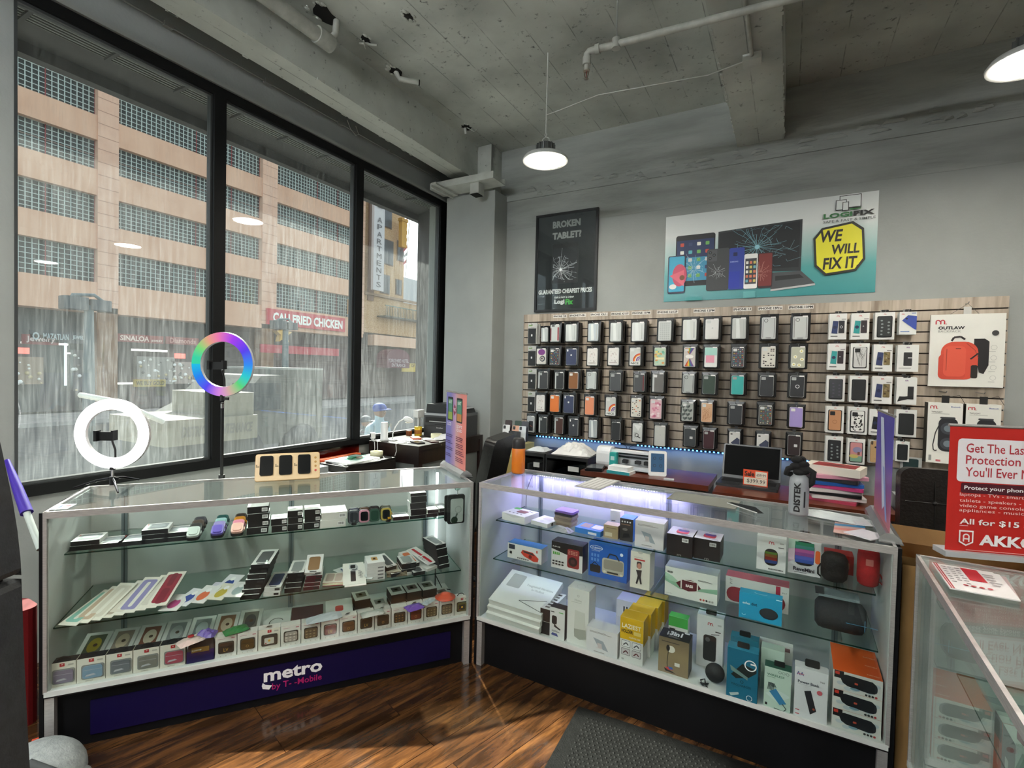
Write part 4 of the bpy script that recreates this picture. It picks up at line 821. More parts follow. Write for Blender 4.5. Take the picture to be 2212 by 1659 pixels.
        if kind == 'wt': a.ring(.5, .42, .011, .015, '#a97650')
        if kind in ('wm', 'wt', 'wc', 'wo'): a.rrect(.08, .74, .5, .94, .005, '#17181a')
        g.build('phone_case', t)
    G().rbox(-w * .18, .004, h, w * .18, .008, h + .018, .004, mat('#141414', .4), ax='y').build('hang_tab', t)
    o = G().tube([(0, prot - .002, h + .006), (0, -.02, h + .004), (0, -.03, h + .012)], .0022, hookm, 6).box(-.012, prot - .004, h - .01, .012, prot - .001, h + .03, hookm).build('wall_hook', loc=(x, Yf, Bt.z)); tag(o, 'hook of the ' + lb, 'hook', 'steel slatwall hooks')
    for k_ in range(nb):
        kk = ('w', round(w, 3))
        if kk not in stackmesh: o = G().box(-w / 2, 0, .002, w / 2, d, h - .002, whb).build('stacked_box'); stackmesh[kk] = o.data
        else: o = bpy.data.objects.new('stacked_box', stackmesh[kk]); COL.objects.link(o)
        o.location = (x - .004 * (k_ % 2), Yf + d + .004 + k_ * (d + .004), Bt.z); tag(o, 'plain white box edge-on behind a front boxed phone case', 'box', 'white boxes stacked behind the front ones')
for a_ in [(112,207,248,408,'pr','white box printed with two dark blue phones and a ring, top row'),(282,203,424,408,'pt','white box printed with teal and black phones, top row'),(466,197,622,408,'wf','white box with a window on a building patterned case, top row'),(658,193,793,370,'bb','white box printed with a slanted blue phone, top row'),
 (102,440,240,646,'pt','white box printed with teal and black phones, second row'),(278,438,424,648,'wm','white box with a window on a marbled white case, second row'),(456,447,604,658,'cc','white box printed with a camouflage phone case, second row'),(642,450,808,660,'v','white box printed with a black wallet case, second row'),
 (92,688,234,890,'wd','white box with a window on a dark cloudy case, third row'),(270,690,414,898,'wk','white box with a window on a plain black case, third row'),(446,694,602,910,'cc','white box printed with a camouflage phone case, third row'),(636,708,794,916,'l','white box printed with an open black folding case, third row'),
 (86,928,226,1136,'wt','white box with a window on a ringed tan case, fourth row'),(256,934,408,1148,'wc','white box with a window on a black and white cow spot case, fourth row'),(424,952,566,1156,'pf','white box printed with a dark flowered case, fourth row'),(632,956,792,1168,'wa','white box with a window on a plain dark case, fourth row'),
 (84,1163,218,1372,'wl','white box with a window on a black case with small leaves, bottom row'),(252,1182,390,1380,'ws','white box with a window on a sunset coloured case, bottom row'),(424,1192,520,1378,'g','gold phone shaped case hanging in the bottom row behind the banner stand'),(628,1203,736,1360,'wo','small white box with a window on a dark case, bottom row')]: wbox(*a_)
G()
P = aty(*R9(665, 1440), SY - .06); w = .12; tag(G().box(0, 0, 0, w, .02, .11, mat('#d4d6d4')).rbox(.015, -.006, .02, .1, 0, .1, .008, mat('#1d3a3c', .4), ax='y').build('boxed_phone_case', loc=(P.x, P.y, P.z + .0)), 'white box with a dark teal case below the small bottom row box', 'box', 'white boxed phone cases hanging at the right')
# backpack box
def bigbox(x0, y0, x1, y1, prot, d, name, lb, cat, fn, tabs=1, group=None):
    Yf = SY - prot; Tp, Bt = aty(*R9((x0 + x1) / 2, y0), Yf), aty(*R9((x0 + x1) / 2, y1), Yf); w = aty(*R9(x1, (y0 + y1) / 2), Yf).x - aty(*R9(x0, (y0 + y1) / 2), Yf).x; h = Tp.z - Bt.z
    t = E(name, lb, cat, ((Tp.x + Bt.x) / 2, Yf, Bt.z), 0, group); g = G().box(-w / 2, 0, 0, w / 2, d, h, mat('#e6e6df', .5), faces={'-x': mat('#23261f'), '+x': mat('#d6d6d0')} if d > .05 else None)
    fn(art(g, -w / 2, 0, 0, w / 2, d, h), w, h); g.build('box', t); hz = h
    g = G().box(-.02, .004, h, .02, .008, h + .05, mat('#c9c9c4' if tabs == 1 else '#1b1b1b')).tube([(-.0, prot - .002, h + .075), (.0, .0, h + .07), (0, -.02, h + .08)], .003, hookm, 6)
    if tabs == 1: g.tube([(-.09, .004, h), (0, .004, h + .07), (.06, .004, h)], .0015, mat('#6a6a68'), 5)
    else: g.tube([(.02, .004, h + .04), (.07, .0, h + .055), (.1, .004, h)], .0015, mat('#2a2a2a'), 5)
    g.build('hanger', t); return t
def bp_art(a, w, h):
    mlogo(a, .135, .9, .05); a.text('OUTLAW', .11, .79, .47, .835, '#1c1c1c', .04); a.text('BACKPACK', .11, .75, .42, .78, '#9b9b98', .0)
    c = '#d8503c'; a.poly([(.74, .66), (.8, .62), (.8, .3), (.74, .18), (.68, .2), (.6, .5), (.6, .66)], '#232022')
    a.line([(.3, .63), (.33, .68), (.42, .69), (.48, .65)], .012, '#2a2325'); a._a(rr(.16 * a.w, .1 * a.h, .66 * a.w, .62 * a.h, .07, 6), [tuple(range(28))], c); a.rrect(.13, .1, .5, .45, .03, '#cf4a38'); a.rrect(.2, .14, .5, .56, .03, '#df5a44'); a.line([(.24, .22), (.24, .52)], .003, '#8e3226'); a.rect(.36, .52, .43, .53, '#5b201b')
    a.rrect(.57, .12, .66, .3, .01, '#26211f'); a.line([(.5, .6), (.62, .5), (.66, .4)], .004, '#a83c2d'); a.line([(.56, .38), (.66, .46)], .009, '#2a2325')
    a.disc(.87, .735, .018, '#3b3b3b')
    for v in (.54, .4, .27, .13): a.ring(.86, v, .014, .016, '#b9b9b5'); a.lines(.8, v - .07, .92, v - .05, 1, '#c4c4c0')
bigbox(885, 210, 1472, 778, .06, .012, 'backpack_box', 'large flat white box printed with a red backpack on the slatwall', 'box', bp_art)
def tw_art(a, w, h):
    mlogo(a, .16, .93, .035); a.text('Bluetooth', .66, .93, .92, .95, '#5b6fae', .02); a.text('TWILIGHT', .1, .835, .42, .86, '#4a4a48', .01); a.lines(.1, .81, .85, .822, 1, '#9a9a98')
    a.rrect(.32, .2, .88, .76, .04, '#23252a'); a.rrect(.36, .74, .8, .77, .01, '#3a3c40')
    for v in (.58, .33): a.disc(.6, v, .04, '#3c4047'); a.disc(.6, v, .022, '#6d7a83')
    a.line([(.33, .62), (.24, .5), (.18, .3), (.2, .22), (.27, .2), (.29, .22)], .006, '#2b2b2e'); a.rect(.07, .04, .15, .13, '#8f9390'); a.rect(.28, .03, .42, .045, '#c04a58'); a.rect(.28, .05, .42, .06, '#c04a58')
bigbox(872, 903, 1145, 1375, .17, .1, 'speaker_box', 'white box printed with a black portable speaker, left of the two below the backpack box', 'box', tw_art, 2, 'two hanging speaker boxes')
bigbox(1168, 915, 1443, 1390, .17, .1, 'speaker_box', 'white box printed with a black portable speaker, right of the two below the backpack box', 'box', tw_art, 2, 'two hanging speaker boxes')
# ================= posters =================
def gradmat(name, stops, axis=2, lo=0, hi=1):
    M, t, o = newmat(name); tc = N(t, 'ShaderNodeTexCoord'); s_ = N(t, 'ShaderNodeSeparateXYZ'); t.links.new(tc.outputs['Object'], s_.inputs[0]); mr = N(t, 'ShaderNodeMapRange'); mr.inputs['From Min'].default_value = lo; mr.inputs['From Max'].default_value = hi
    t.links.new(s_.outputs[axis], mr.inputs['Value']); rp = ramp(t, stops); t.links.new(mr.outputs[0], rp.inputs[0]); b = N(t, 'ShaderNodeBsdfPrincipled', i_Roughness=.35); t.links.new(rp.outputs[0], b.inputs['Base Color']); t.links.new(b.outputs[0], o.inputs[0]); return M
def crack(a, u, v, n, r0, r1, c, seed=2, box=(0, 0, 1, 1)):
    q = random.Random(seed)
    for i in range(n):
        an = 2 * pi * i / n + .3 * q.random(); x, y = u, v; L = r0 + (r1 - r0) * q.random(); pts = [(u + .01 * cos(an), v + .01 * sin(an))]
        for k in range(1, 5):
            an += .16 * (q.random() - .5); X_, Y_ = u + L * k / 4 * cos(an), v + L * k / 4 * sin(an) * a.w / a.h
            pts.append((min(max(X_, box[0]), box[2]), min(max(Y_, box[1]), box[3])))
        a.z -= a.d * .9; a.line(pts, .0008 + .0016 * q.random(), c)
    for r in (.18, .34, .5):
        for i in range(n // 2):
            a0 = 360 * q.random(); k = r * r1; p = [(u + k * cos(radians(a0)), v + k * sin(radians(a0)) * a.w / a.h), (u + k * .95 * cos(radians(a0 + 16)), v + k * .95 * sin(radians(a0 + 16)) * a.w / a.h)]
            if all(box[0] < x < box[2] and box[1] < y < box[3] for x, y in p): a.z -= a.d * .9; a.line(p, .001, c)
t = E('framed_poster', 'black framed poster reading BROKEN TABLET on the back wall', 'poster', (-2.266, WY - .02, 2.15))
w, h = .652, .965; g = G(); fm = mat('#17181a', .35); gr = .022
g.box(0, -.012, 0, w, .018, gr, fm).box(0, -.012, h - gr, w, .018, h, fm).box(0, -.012, gr, gr, .018, h - gr, fm).box(w - gr, -.012, gr, w, .018, h - gr, fm); g.build('frame', t)
g = G().box(gr, .002, gr, w - gr, .01, h - gr, gradmat('poster_grey', [(0, '#1d1f1f'), (.55, '#2c2e2f'), (1, '#4e5155')], 2, 0, h)); a = art(g, gr, .002, gr, w - gr, .01, h - gr)  # reflection on the poster painted into the print as a paler top
a.text('BROKEN', .26, .865, .74, .94, '#b4b6b4', .05); a.text('TABLET?', .26, .745, .76, .82, '#b4b6b4', .05); a.text('GUARANTEED CHEAPEST PRICES', .03, .165, .96, .215, '#f2f2ee', .05); a.text('SAFE & FAST & CHEAP', .32, .115, .66, .135, '#e6e6e2', .05)
a.text('Logi', .32, .045, .5, .105, '#f2f2ee', .05); a.text('Fix', .515, .045, .65, .105, '#4fbf4a', .05)
a.rrect(.26, .27, .72, .7, .015, '#3b3d3e'); a.rrect(.265, .275, .715, .695, .014, '#1e2021'); a.rect(.285, .31, .695, .65, '#23272a'); crack(a, .42, .42, 46, .12, .42, '#cdd3d6', 5, (.285, .31, .695, .65)); a.disc(.42, .42, .014, '#f0f4f6'); a.disc(.49, .29, .007, '#5a5c5c'); g.build('print', t)
G().box(gr, -.001, gr, w - gr, .0, h - gr, thinglass('poster_glass', '#f4f6f6', .02, .8)).build('glass', t)
w, h = 1.533, .748; t = E('repair_poster', 'wide teal and white poster of cracked phones and a laptop reading WE WILL FIX IT', 'poster', (-.991, WY - .006, 2.198))
g = G().box(0, 0, 0, w, .003, h, gradmat('poster_teal', [(0, '#2f8d90'), (.3, '#4fa3a2'), (.62, '#b9cfcc'), (.75, '#dde2e1')], 2, 0, h)); a = art(g, 0, 0, 0, w, .003, h)
a.rrect(.06, .17, .27, .76, .02, '#16181c'); a.rect(.065, .23, .265, .7, '#20325c'); a.rect(.065, .23, .265, .5, '#3f93b8')
q = random.Random(3)
for j in range(5):
    for i in range(4): a.z -= a.d * .8; a.rrect(.085 + i * .045, .27 + j * .09, .105 + i * .045, .31 + j * .09, .005, q.choice(['#d9dcd8', '#c94f42', '#5fb8c4', '#e8e8e2', '#6fae5c', '#34436e']))
crack(a, .16, .36, 22, .04, .1, '#b8dbe6', 7, (.06, .2, .265, .72))
a.poly([(.285, .3), (.685, .26), (.685, .80), (.285, .76)], '#2a2d30'); a.poly([(.29, .33), (.675, .30), (.675, .78), (.29, .74)], '#14181b'); crack(a, .48, .55, 40, .06, .2, '#7fb2c0', 9, (.29, .33, .675, .76)); a.disc(.48, .55, .018, '#8fc6d4')
for k in range(16): a.z -= a.d * .8; x0_, y0_ = .3 + .36 * q.random(), .36 + .36 * q.random(); a.line([(x0_, y0_), (x0_ + .05 * q.random(), y0_ + .09 * (q.random() - .5)), (x0_ + .08 * q.random(), y0_ + .1 * (q.random() - .3))], .002, '#7d9aa3')
a.poly([(.55, .26), (.685, .26), (.75, .12), (.55, .08)], '#4a4d50'); a.poly([(.57, .22), (.68, .225), (.70, .185), (.57, .17)], '#1d1f21'); a.poly([(.55, .08), (.75, .12), (.75, .10), (.55, .06)], '#c0c4c4')
a.rrect(.02, .09, .117, .53, .014, '#2a2d45'); a.rrect(.026, .11, .111, .52, .01, '#39a9cc'); a.ell(.085, .3, .04, .13, '#c94f6a'); a.poly([(.03, .3), (.11, .36), (.11, .17)], '#e0677a'); a.ell(.1, .27, .014, .03, '#7a4a33'); a.ell(.05, .17, .02, .03, '#e8e8e6')
a.rrect(.23, .1, .345, .57, .016, '#3d3f41'); a.rrect(.234, .43, .283, .56, .01, '#4c4f52')
for u_, v_ in ((.247, .53), (.247, .465), (.267, .5)): a.disc(u_, v_, .013, '#17181a'); a.disc(u_, v_, .006, '#5a6670')
crack(a, .285, .3, 14, .02, .06, '#c9cfd2', 11)
a.rrect(.345, .1, .42, .56, .012, '#2a3f9e'); a.text('SAMSUNG', .35, .4, .39, .415, '#9fb0e6', .02); a.rrect(.365, .47, .385, .51, .003, '#182254'); a.poly([(.345, .12), (.4, .12), (.4, .3), (.345, .3)], '#2337a8')
a.rrect(.42, .1, .485, .48, .012, '#f0f0ee'); a.rect(.425, .15, .48, .43, '#3b3d44')
for j in range(5):
    for i in range(3): a.z -= a.d * .8; a.rrect(.429 + i * .018, .17 + j * .05, .441 + i * .018, .2 + j * .05, .003, q.choice(['#e8e8e2', '#6fb4c4', '#d97a5c', '#d2c36a']))
a.rrect(.487, .1, .556, .48, .012, '#3a2428'); a.rrect(.49, .12, .553, .47, .008, '#7c2f2c'); crack(a, .5, .26, 20, .03, .07, '#c98a7a', 13, (.49, .12, .553, .47))
for (u0, u1) in ((.42, .48),): a.rect(u0, .0, u1, .07, '#62aeb0')
a.rect(.12, .0, .21, .04, '#3c989a')
P8 = [(.735, .58), (.77, .68), (.90, .72), (.945, .64), (.955, .33), (.92, .22), (.79, .19), (.745, .29)]; a.poly(P8, '#191a14'); a.poly([(.845 + (x_ - .845) * .91, .455 + (y_ - .455) * .91) for x_, y_ in P8], '#e6df2f')
a.text('WE', .765, .53, .86, .65, '#201a10', .03, shear=.15); a.text('WILL', .815, .4, .93, .5, '#201a10', .03, shear=.1); a.text('FIX IT.', .78, .25, .93, .37, '#201a10', .03, shear=.1)
a.text('LOGI', .775, .77, .895, .82, '#2f6f3c', .04); a.text('FIX', .9, .77, .985, .82, '#1a1d1c', .04); a.text('SAFE & FAST & SIMPLE', .775, .725, .99, .75, '#5d6665', .01)
for (u0, v0, u1, v1) in ((.84, .855, .93, .985), (.825, .84, .87, .945), (.853, .83, .88, .92)):
    a.rect(u0, v0, u1, v1, '#1f2322'); a.rect(u0 + .003, v0 + .008, u1 - .003, v1 - .006, '#dde2e1')
a.rect(.885, .835, .928, .85, '#2f6f3c'); g.build('print', t)
# ================= glass display cases =================
cg = thinglass('case_glass', '#fbfefd', .0, .9); gedge = thinglass('glass_edge', '#3f7f6c', .1, .8); shg = thinglass('shelf_glass', '#f4fbf8', .0, .8)
alu = noisy('brushed_aluminium', [(.3, '#b9b5b4'), (.7, '#d6d2d0')], 30, .35, met=.6, stretch=(1, 1, 12)); whl = noisy('white_laminate', [(.3, '#cfd3d0'), (.7, '#dbdedb')], 6, .5); blk = noisy('black_laminate', [(.3, '#08080a'), (.7, '#0d0d10')], 8, .6, sp=.2)
inn = noisy('case_inside', [(.3, '#b6bcb9'), (.6, '#c4c9c6'), (.8, '#aeb4b1')], 3.5, .55)
H0, DK = .965, .254
class Case:
    def __init__(s, ox, oy, ang, L, D=.452, label='', back=True):
        s.o = Vector((ox, oy, 0)); s.a = radians(ang); s.L = L; s.D = D; s.ax = Vector((cos(s.a), sin(s.a), 0)); s.ay = Vector((-sin(s.a), cos(s.a), 0))
        s.t = E('display_case', label, 'display case', s.o, s.a)
    def loc(s, P): d = P - s.o; return Vector((d.dot(s.ax), d.dot(s.ay), P.z))
    def wld(s, x, y, z): return s.o + s.ax * x + s.ay * y + Vector((0, 0, z))
    def z(s, px, py, z): return s.loc(atz(px, py, z))
    def y(s, px, py, y): return s.loc(onplane(px, py, s.wld(0, y, 0), s.ay))
    def body(s, shelves, panel=None):
        L, D, t = s.L, s.D, s.t
        G().box(.015, .03, 0, L - .015, D, DK - .022, blk).build('base', t)
        for x in (.0, L - .03): G().box(x, -.0, 0, x + .03, .03, DK - .022, alu).build('corner_post', t)
        G().box(.0, -.001, DK - .022, L, D, DK - .004, mat('#1a1216', .4), faces={'+z': whl}).box(.0, -.006, DK - .014, L, .004, DK + .006, whl).build('deck_edge', t)
        G().box(.012, .004, DK - .004, L - .012, D - .012, DK, whl).build('deck', t)
        for x0, x1 in ((0, .012), (L - .012, L)): G().box(x0, .004, DK - .004, x1, D, H0 - .012, inn, faces={'-x': blk if x0 == 0 else inn, '+x': inn if x0 == 0 else blk, '-y': whl}).build('side_panel', t)
        for x0 in (-.016, L + .003): G().box(x0, .0, 0, x0 + .013, D, H0 - .004, blk).build('end_panel', t)
        G().box(.012, D - .012, DK, L - .012, D, H0 - .012, inn).build('back_panel', t)
        g = G().box(0, -.006, H0 - .026, L, .004, H0, alu).box(0, D - .006, H0 - .02, L, D + .002, H0, alu).box(-.002, 0, H0 - .02, .008, D, H0, alu).box(L - .008, 0, H0 - .02, L + .002, D, H0, alu)
        g.box(-.003, -.005, DK, .009, .004, H0, alu).box(L - .009, -.005, DK, L + .003, .004, H0, alu); g.build('frame', t)
        G().box(.009, -.001, DK + .006, L - .009, .003, H0 - .026, cg).build('front_glass', t)
        G().box(.008, .004, H0 - .007, L - .008, D - .006, H0 - .002, cg).build('top_glass', t)
        g = G()
        for x in (.14, L * .5, L - .14):
            for k in range(28): pass
            g.box(x - .012, D - .018, DK, x + .012, D - .012, H0 - .02, mat('#8f9ba0', .35, .7)); g.box(x - .002, D - .019, DK + .02, x + .002, D - .0175, H0 - .05, mat('#4c555a'))
        g.build('shelf_standard', t)
        for z, y0, y1, x0, x1 in shelves:
            sh = G().box(x0, y0, z - .006, x1, y1, z, shg, faces={'-y': gedge, '-x': gedge, '+x': gedge}).build('glass_shelf', t)
            g = G()
            for x in (.14, L * .5, L - .14): g.add([(x - .002, D - .018, z - .007), (x - .002, y0 + .04, z - .007), (x - .002, y0 + .05, z - .02), (x - .002, D - .018, z - .055), (x + .002, D - .018, z - .007), (x + .002, y0 + .04, z - .007), (x + .002, y0 + .05, z - .02), (x + .002, D - .018, z - .055)], [(0, 1, 2, 3), (7, 6, 5, 4), (0, 4, 5, 1), (1, 5, 6, 2), (2, 6, 7, 3), (3, 7, 4, 0)], mat('#98a3a6', .35, .6))
            g.build('bracket', sh)
LC = Case(-2.4856, .7971, 52.42, 1.738, label='glass display case with a purple panel along its black base, under the window'); RC = Case(-1.3893, 2.1901, -.694, 1.741, label='glass display case full of boxed speakers and gadgets in the middle of the photo')
C3 = Case(.402, 2.12, -91.5, 1.74, label='glass display case at the bottom right corner of the photo under the red banner')
SU, SLW, SRL = .75, .50, .555
LC.body([(SU, .145, .44, .012, 1.66), (SLW, .02, .44, .02, 1.69)]); RC.body([(SU, .10, .43, .04, 1.70), (SRL, .065, .43, .05, 1.71)]); C3.body([(.62, .1, .43, .05, 1.69)])
# purple panel with lettering
pm_ = mat('#100738', .5, sp=.25); LL = LC
p0, p1 = LL.y(196, 1590, .03), LL.y(973, 1350, .03); p0x, p1x = p0.x, p1.x; pz0, pz1 = .015, .205
pz1 = LL.y(973, 1363, .03).z + .0; pz0 = LL.y(970, 1420, .03).z
g = G().box(p0x, .024, pz0, p1x, .0295, pz1, pm_); a = art(g, p0x, .024, pz0, p1x, .0295, pz1); U = lambda px: (LL.y(px, 1450, .03).x - p0x) / (p1x - p0x)
V_ = lambda px, py: (LL.y(px, py, .03).z - pz0) / (pz1 - pz0)
a.text('metro', U(570), .50, U(696), .88, '#f2f2f4', .03); a.text('by T- -Mobile', U(588), .15, U(695), .42, '#b01f68', .01)
a.poly([(U(568), .5), (U(574), .42), (U(588), .36), (U(582), .24), (U(568), .3), (U(566), .4)], '#f2f2f4'); g.build('printed_panel', LL.t)
# ---- helpers for stock ----
def item(C, name, lb, cat, pl, xr, yt, z, d, fn=None, group=None, c='#e4e5e3', cf=None, yaw=0, dy=0, bev=0, y=None, name2=None):
    "a box whose front lower left corner is seen at pl, right edge at xr, upper left at row yt"
    P = C.z(*pl, z) if y is None else C.y(*pl, y); yy = P.y if y is None else y; Q = C.y(xr, pl[1], yy); w = Q.x - P.x
    A = C.wld(P.x, yy, z); h = zup(A, yt) - z
    t = E(name, lb, cat, (A.x, A.y, z), C.a + radians(yaw), group)
    if dy: t.location += C.ay * dy
    m = mat(c, .5) if isinstance(c, str) else c; g = G().box(0, 0, 0, w, d, h, m, faces={k: (mat(v, .5) if isinstance(v, str) else v) for k, v in (cf or {}).items()} or None)
    t['w'] = w; t['h'] = h
    g2 = g; 
    if fn: fn(g, w, d, h)
    o = g.build(name2 or 'box', t)
    return t, w, h
def flatbox(C, name, lb, cat, x, y, z, w, d, h, fn=None, group=None, c='#e4e5e3', cf=None, yaw=0, tilt=0, parts=None):
    A = C.wld(x, y, z); M = T(*A) @ R(math.degrees(C.a) + yaw) @ R(tilt, 'X')
    g = G().box(0, 0, 0, w, d, h, mat(c, .5) if isinstance(c, str) else c, faces={k: (mat(v, .5) if isinstance(v, str) else v) for k, v in (cf or {}).items()} or None)
    if fn: fn(g, w, d, h)
    o = g.build(name, M=M); tag(o, lb, cat, group); return o
ORD = ['first', 'second', 'third', 'fourth', 'fifth', 'sixth', 'seventh', 'eighth', 'ninth', 'tenth', 'eleventh', 'twelfth', 'thirteenth', 'fourteenth', 'fifteenth', 'sixteenth', 'seventeenth', 'eighteenth', 'nineteenth', 'twentieth']
# ---- left case, upper shelf ----
def wfn(top='#8b9092'):
    def f(g, w, d, h):
        a = art(g, 0, 0, 0, w, d, h, 't'); a.rrect(.14, .18, .9, .86, .01, top); a.rrect(.25, .3, .8, .72, .02, '#a7adb0'); a.rect(.05, .7, .11, .85, '#a5473d')
    return f
st = [((156, 1187), 2), ((208, 1182), 1), ((259, 1177), 1), ((309, 1172), 3), (( 356, 1167), 2)]
for i, (p, n) in enumerate(st):
    P = LC.z(*p, SU)
    for k in range(n): flatbox(LC, 'flat_box', 'thin window box, %s in the %s pile from the left of the top shelf' % (['bottom', 'middle', 'top'][k if k < n - 1 else 2] if n > 1 else 'alone', ORD[i]), 'box', P.x + .002 * (k % 2), .17 + .002 * k, SU + k * .0205 + .0005, .098, .105, .019, wfn(), 'thin window boxes on the top shelf', '#d5d6d2', {'-y': '#16161a', '-x': '#16161a'})
def watchcase(C, x, y, z, c, lb, stand=0, big=1, screen='#1a1c20', grp='rugged watch cases on the top shelf'):
    A = C.wld(x, y, z); M = T(*A) @ R(math.degrees(C.a)) @ (R(stand, 'X')); g = G(); w, d, h = .058 * big, .07 * big, .03
    g.prism(rr(-w / 2, 0, w / 2, d, .014, 3), 0, h * .5, mat('#17181b', .45)); g.prism(rr(-w / 2 + .002, .002, w / 2 - .002, d - .002, .014, 3), h * .5, h * .85, mat(c, .4)); g.prism(rr(-w / 2 + .009, .01, w / 2 - .009, d - .01, .01, 3), h * .85, h, mat(screen, .15))
    o = g.box(w / 2, d * .4, .006, w / 2 + .004, d * .65, .016, mat(c, .4)).build('watch_case', M=M); tag(o, lb, 'watch case', grp)
for (px, col, nm) in ((401, ['#b9c2bd', '#3b3b3a', '#5b5048', '#4a4a50'], 'left'), (450, ['#6a5cb0', '#8d84b5', '#a7d0d0', '#2f5a58'], 'middle'), (491, ['#e3b5a8', '#d98aa0', '#c98a2c', '#3a3230'], 'right')):
    x = LC.z(px + 20, 1160, SU).x
    for k, c in enumerate(col):
        A = LC.wld(x, .155, SU); watchcase(LC, x, .155 + k * .055, SU + .001 + k * .0, c, '%s rugged watch case, %s row deep in the %s group on the top shelf' % ({'#b9c2bd': 'silver', '#3b3b3a': 'dark grey', '#5b5048': 'brown', '#4a4a50': 'slate', '#6a5cb0': 'purple', '#8d84b5': 'pale violet', '#a7d0d0': 'aqua', '#2f5a58': 'dark teal', '#e3b5a8': 'pale peach', '#d98aa0': 'pink', '#c98a2c': 'mustard', '#3a3230': 'black'}[c], ORD[k], nm), 28, .92, screen=c)
def bfn(g, w, d, h):
    art(g, 0, 0, 0, w, d, h).bars(.68, .25, .95, .78)
def tfn(c='#3a3c42', s=1):
    def f(g, w, d, h):
        bfn(g, w, d, h); a = art(g, 0, 0, 0, w, d, h, 't'); a.rrect(.12, .4, .7, .65, .012, c); a.rrect(.3, .35, .55, .7, .01, '#1f2126') if s else 0
    return f
BB = {'+z': '#e6e7e4', '-y': '#101013', '-x': '#101013', '+x': '#1c1c20'}
def pile(px, xr, zs, depth, y0, dsc, tops=None, cf=BB, grp='watch boxes on the top shelf', C=LC, z=SU, h=.032, name='watch_box', c='#e6e7e4', jit=.002, fnb=bfn):
    P = C.y(px, 1150, y0); Q = C.y(xr, 1150, y0); w = Q.x - P.x
    for k in range(zs):
        lv = 'only one' if zs == 1 else ('bottom one' if k == 0 else 'top one' if k == zs - 1 else ORD[k] + ' from the bottom')
        flatbox(C, name, dsc + ', ' + lv, 'box', P.x + jit * ((k * 3) % 4 - 1.5), y0 + .003 * (k % 2), z + .0005 + k * (h + .0007), w, depth, h, tops if (tops and k == zs - 1) else fnb, grp, c, cf)
pile(534, 580, 4, .09, .16, 'black box with a white lid and barcode in the tall stack'); 
pile(588, 622, 1, .08, .158, 'black barcode box at the left foot of the low pile'); pile(623, 655, 1, .08, .158, 'black barcode box at the right foot of the low pile')
for (a_, b_, k) in ((585, 620, 1), (622, 654, 1), (621, 653, 2)):
    P = LC.y(a_, 1150, .16); Q = LC.y(b_, 1150, .16); flatbox(LC, 'watch_box', ['black box with a watch on its white lid, left one of the low pile', 'black barcode box in the middle of the low pile', 'black box with a watch on its white lid, top of the low pile'][(0 if a_ == 585 else 1 if k == 1 else 2)], 'box', P.x, .16, SU + .0005 + k * .0327, Q.x - P.x, .08, .032, tfn(), 'watch boxes on the top shelf', '#e6e7e4', BB)
pile(657, 691, 3, .085, .158, 'black box with a white lid right of the low pile', tops=tfn('#d99a98', 0))
def mfn(g, w, d, h):
    bfn(g, w, d, h); a = art(g, 0, 0, 0, w, d, h, 't'); a.rrect(.25, .45, .6, .75, .012, '#c98a80'); a.rrect(.3, .5, .55, .7, .008, '#54353a'); a.line([(.6, .6), (.75, .58)], .003, '#555555')
pile(693, 748, 2, .13, .15, 'large white box in the pair with a pink watch on the lid', tops=mfn, cf={'-y': '#dcdcd6', '+z': '#e6e7e4'}, h=.037)
for px, c, sc_, nm in ((762, '#4a4f57', '#31363c', 'grey'), (785, '#d99aae', '#15161a', 'pink'), (808, '#37594a', '#2c4a3e', 'dark green'), (834, '#c9b45c', '#16171a', 'yellow')):
    x = LC.z(px, 1128, SU).x
    for k in range(2): watchcase(LC, x + .006 * k, .178 + k * .045, SU + .004, c if k == 0 else ['#3b3b52', '#6a4a3a', '#3a2a2e', '#5a5a4a'][['grey', 'pink', 'dark green', 'yellow'].index(nm)], ('upright %s watch case facing out on the top shelf' % nm) if k == 0 else 'dark watch case standing behind the upright %s one' % nm, 82, .95, sc_, 'upright watch cases on the top shelf')
for px, c, nm in ((761, '#47585a', 'grey'), (839, '#d9a12c', 'yellow')): watchcase(LC, LC.z(px + 3, 1132, SU).x, .147, SU + .001, c, 'small %s watch case lying in front of an upright one' % nm, 0, .45, c, 'small watch cases lying at the shelf edge')
pile(850, 884, 1, .08, .165, 'thin window box right of the yellow watch case', h=.018, cf={'-y': '#3a2326', '+z': '#d5d6d2'}, name='flat_box', grp='thin boxes at the right of the top shelf', fnb=wfn())
pile(886, 920, 8, .08, .16, 'thin box in the tall thin stack on the top shelf', h=.0165, cf={'-y': '#241c20', '-x': '#d9d9d6', '+z': '#d5d6d2'}, name='flat_box', grp='thin boxes in the tall thin stack', fnb=wfn())
pile(922, 946, 2, .1, .165, 'thin window box between the tall thin stack and the shelf end', h=.019, cf={'-y': '#3a2c30', '+z': '#c9cbc8'}, name='flat_box', grp='thin boxes at the right of the top shelf', fnb=wfn()); pile(947, 968, 2, .11, .175, 'thin window box at the right end of the top shelf', h=.019, cf={'-y': '#2b2226', '+z': '#d5d6d2'}, name='flat_box', grp='thin boxes at the right of the top shelf', fnb=wfn())
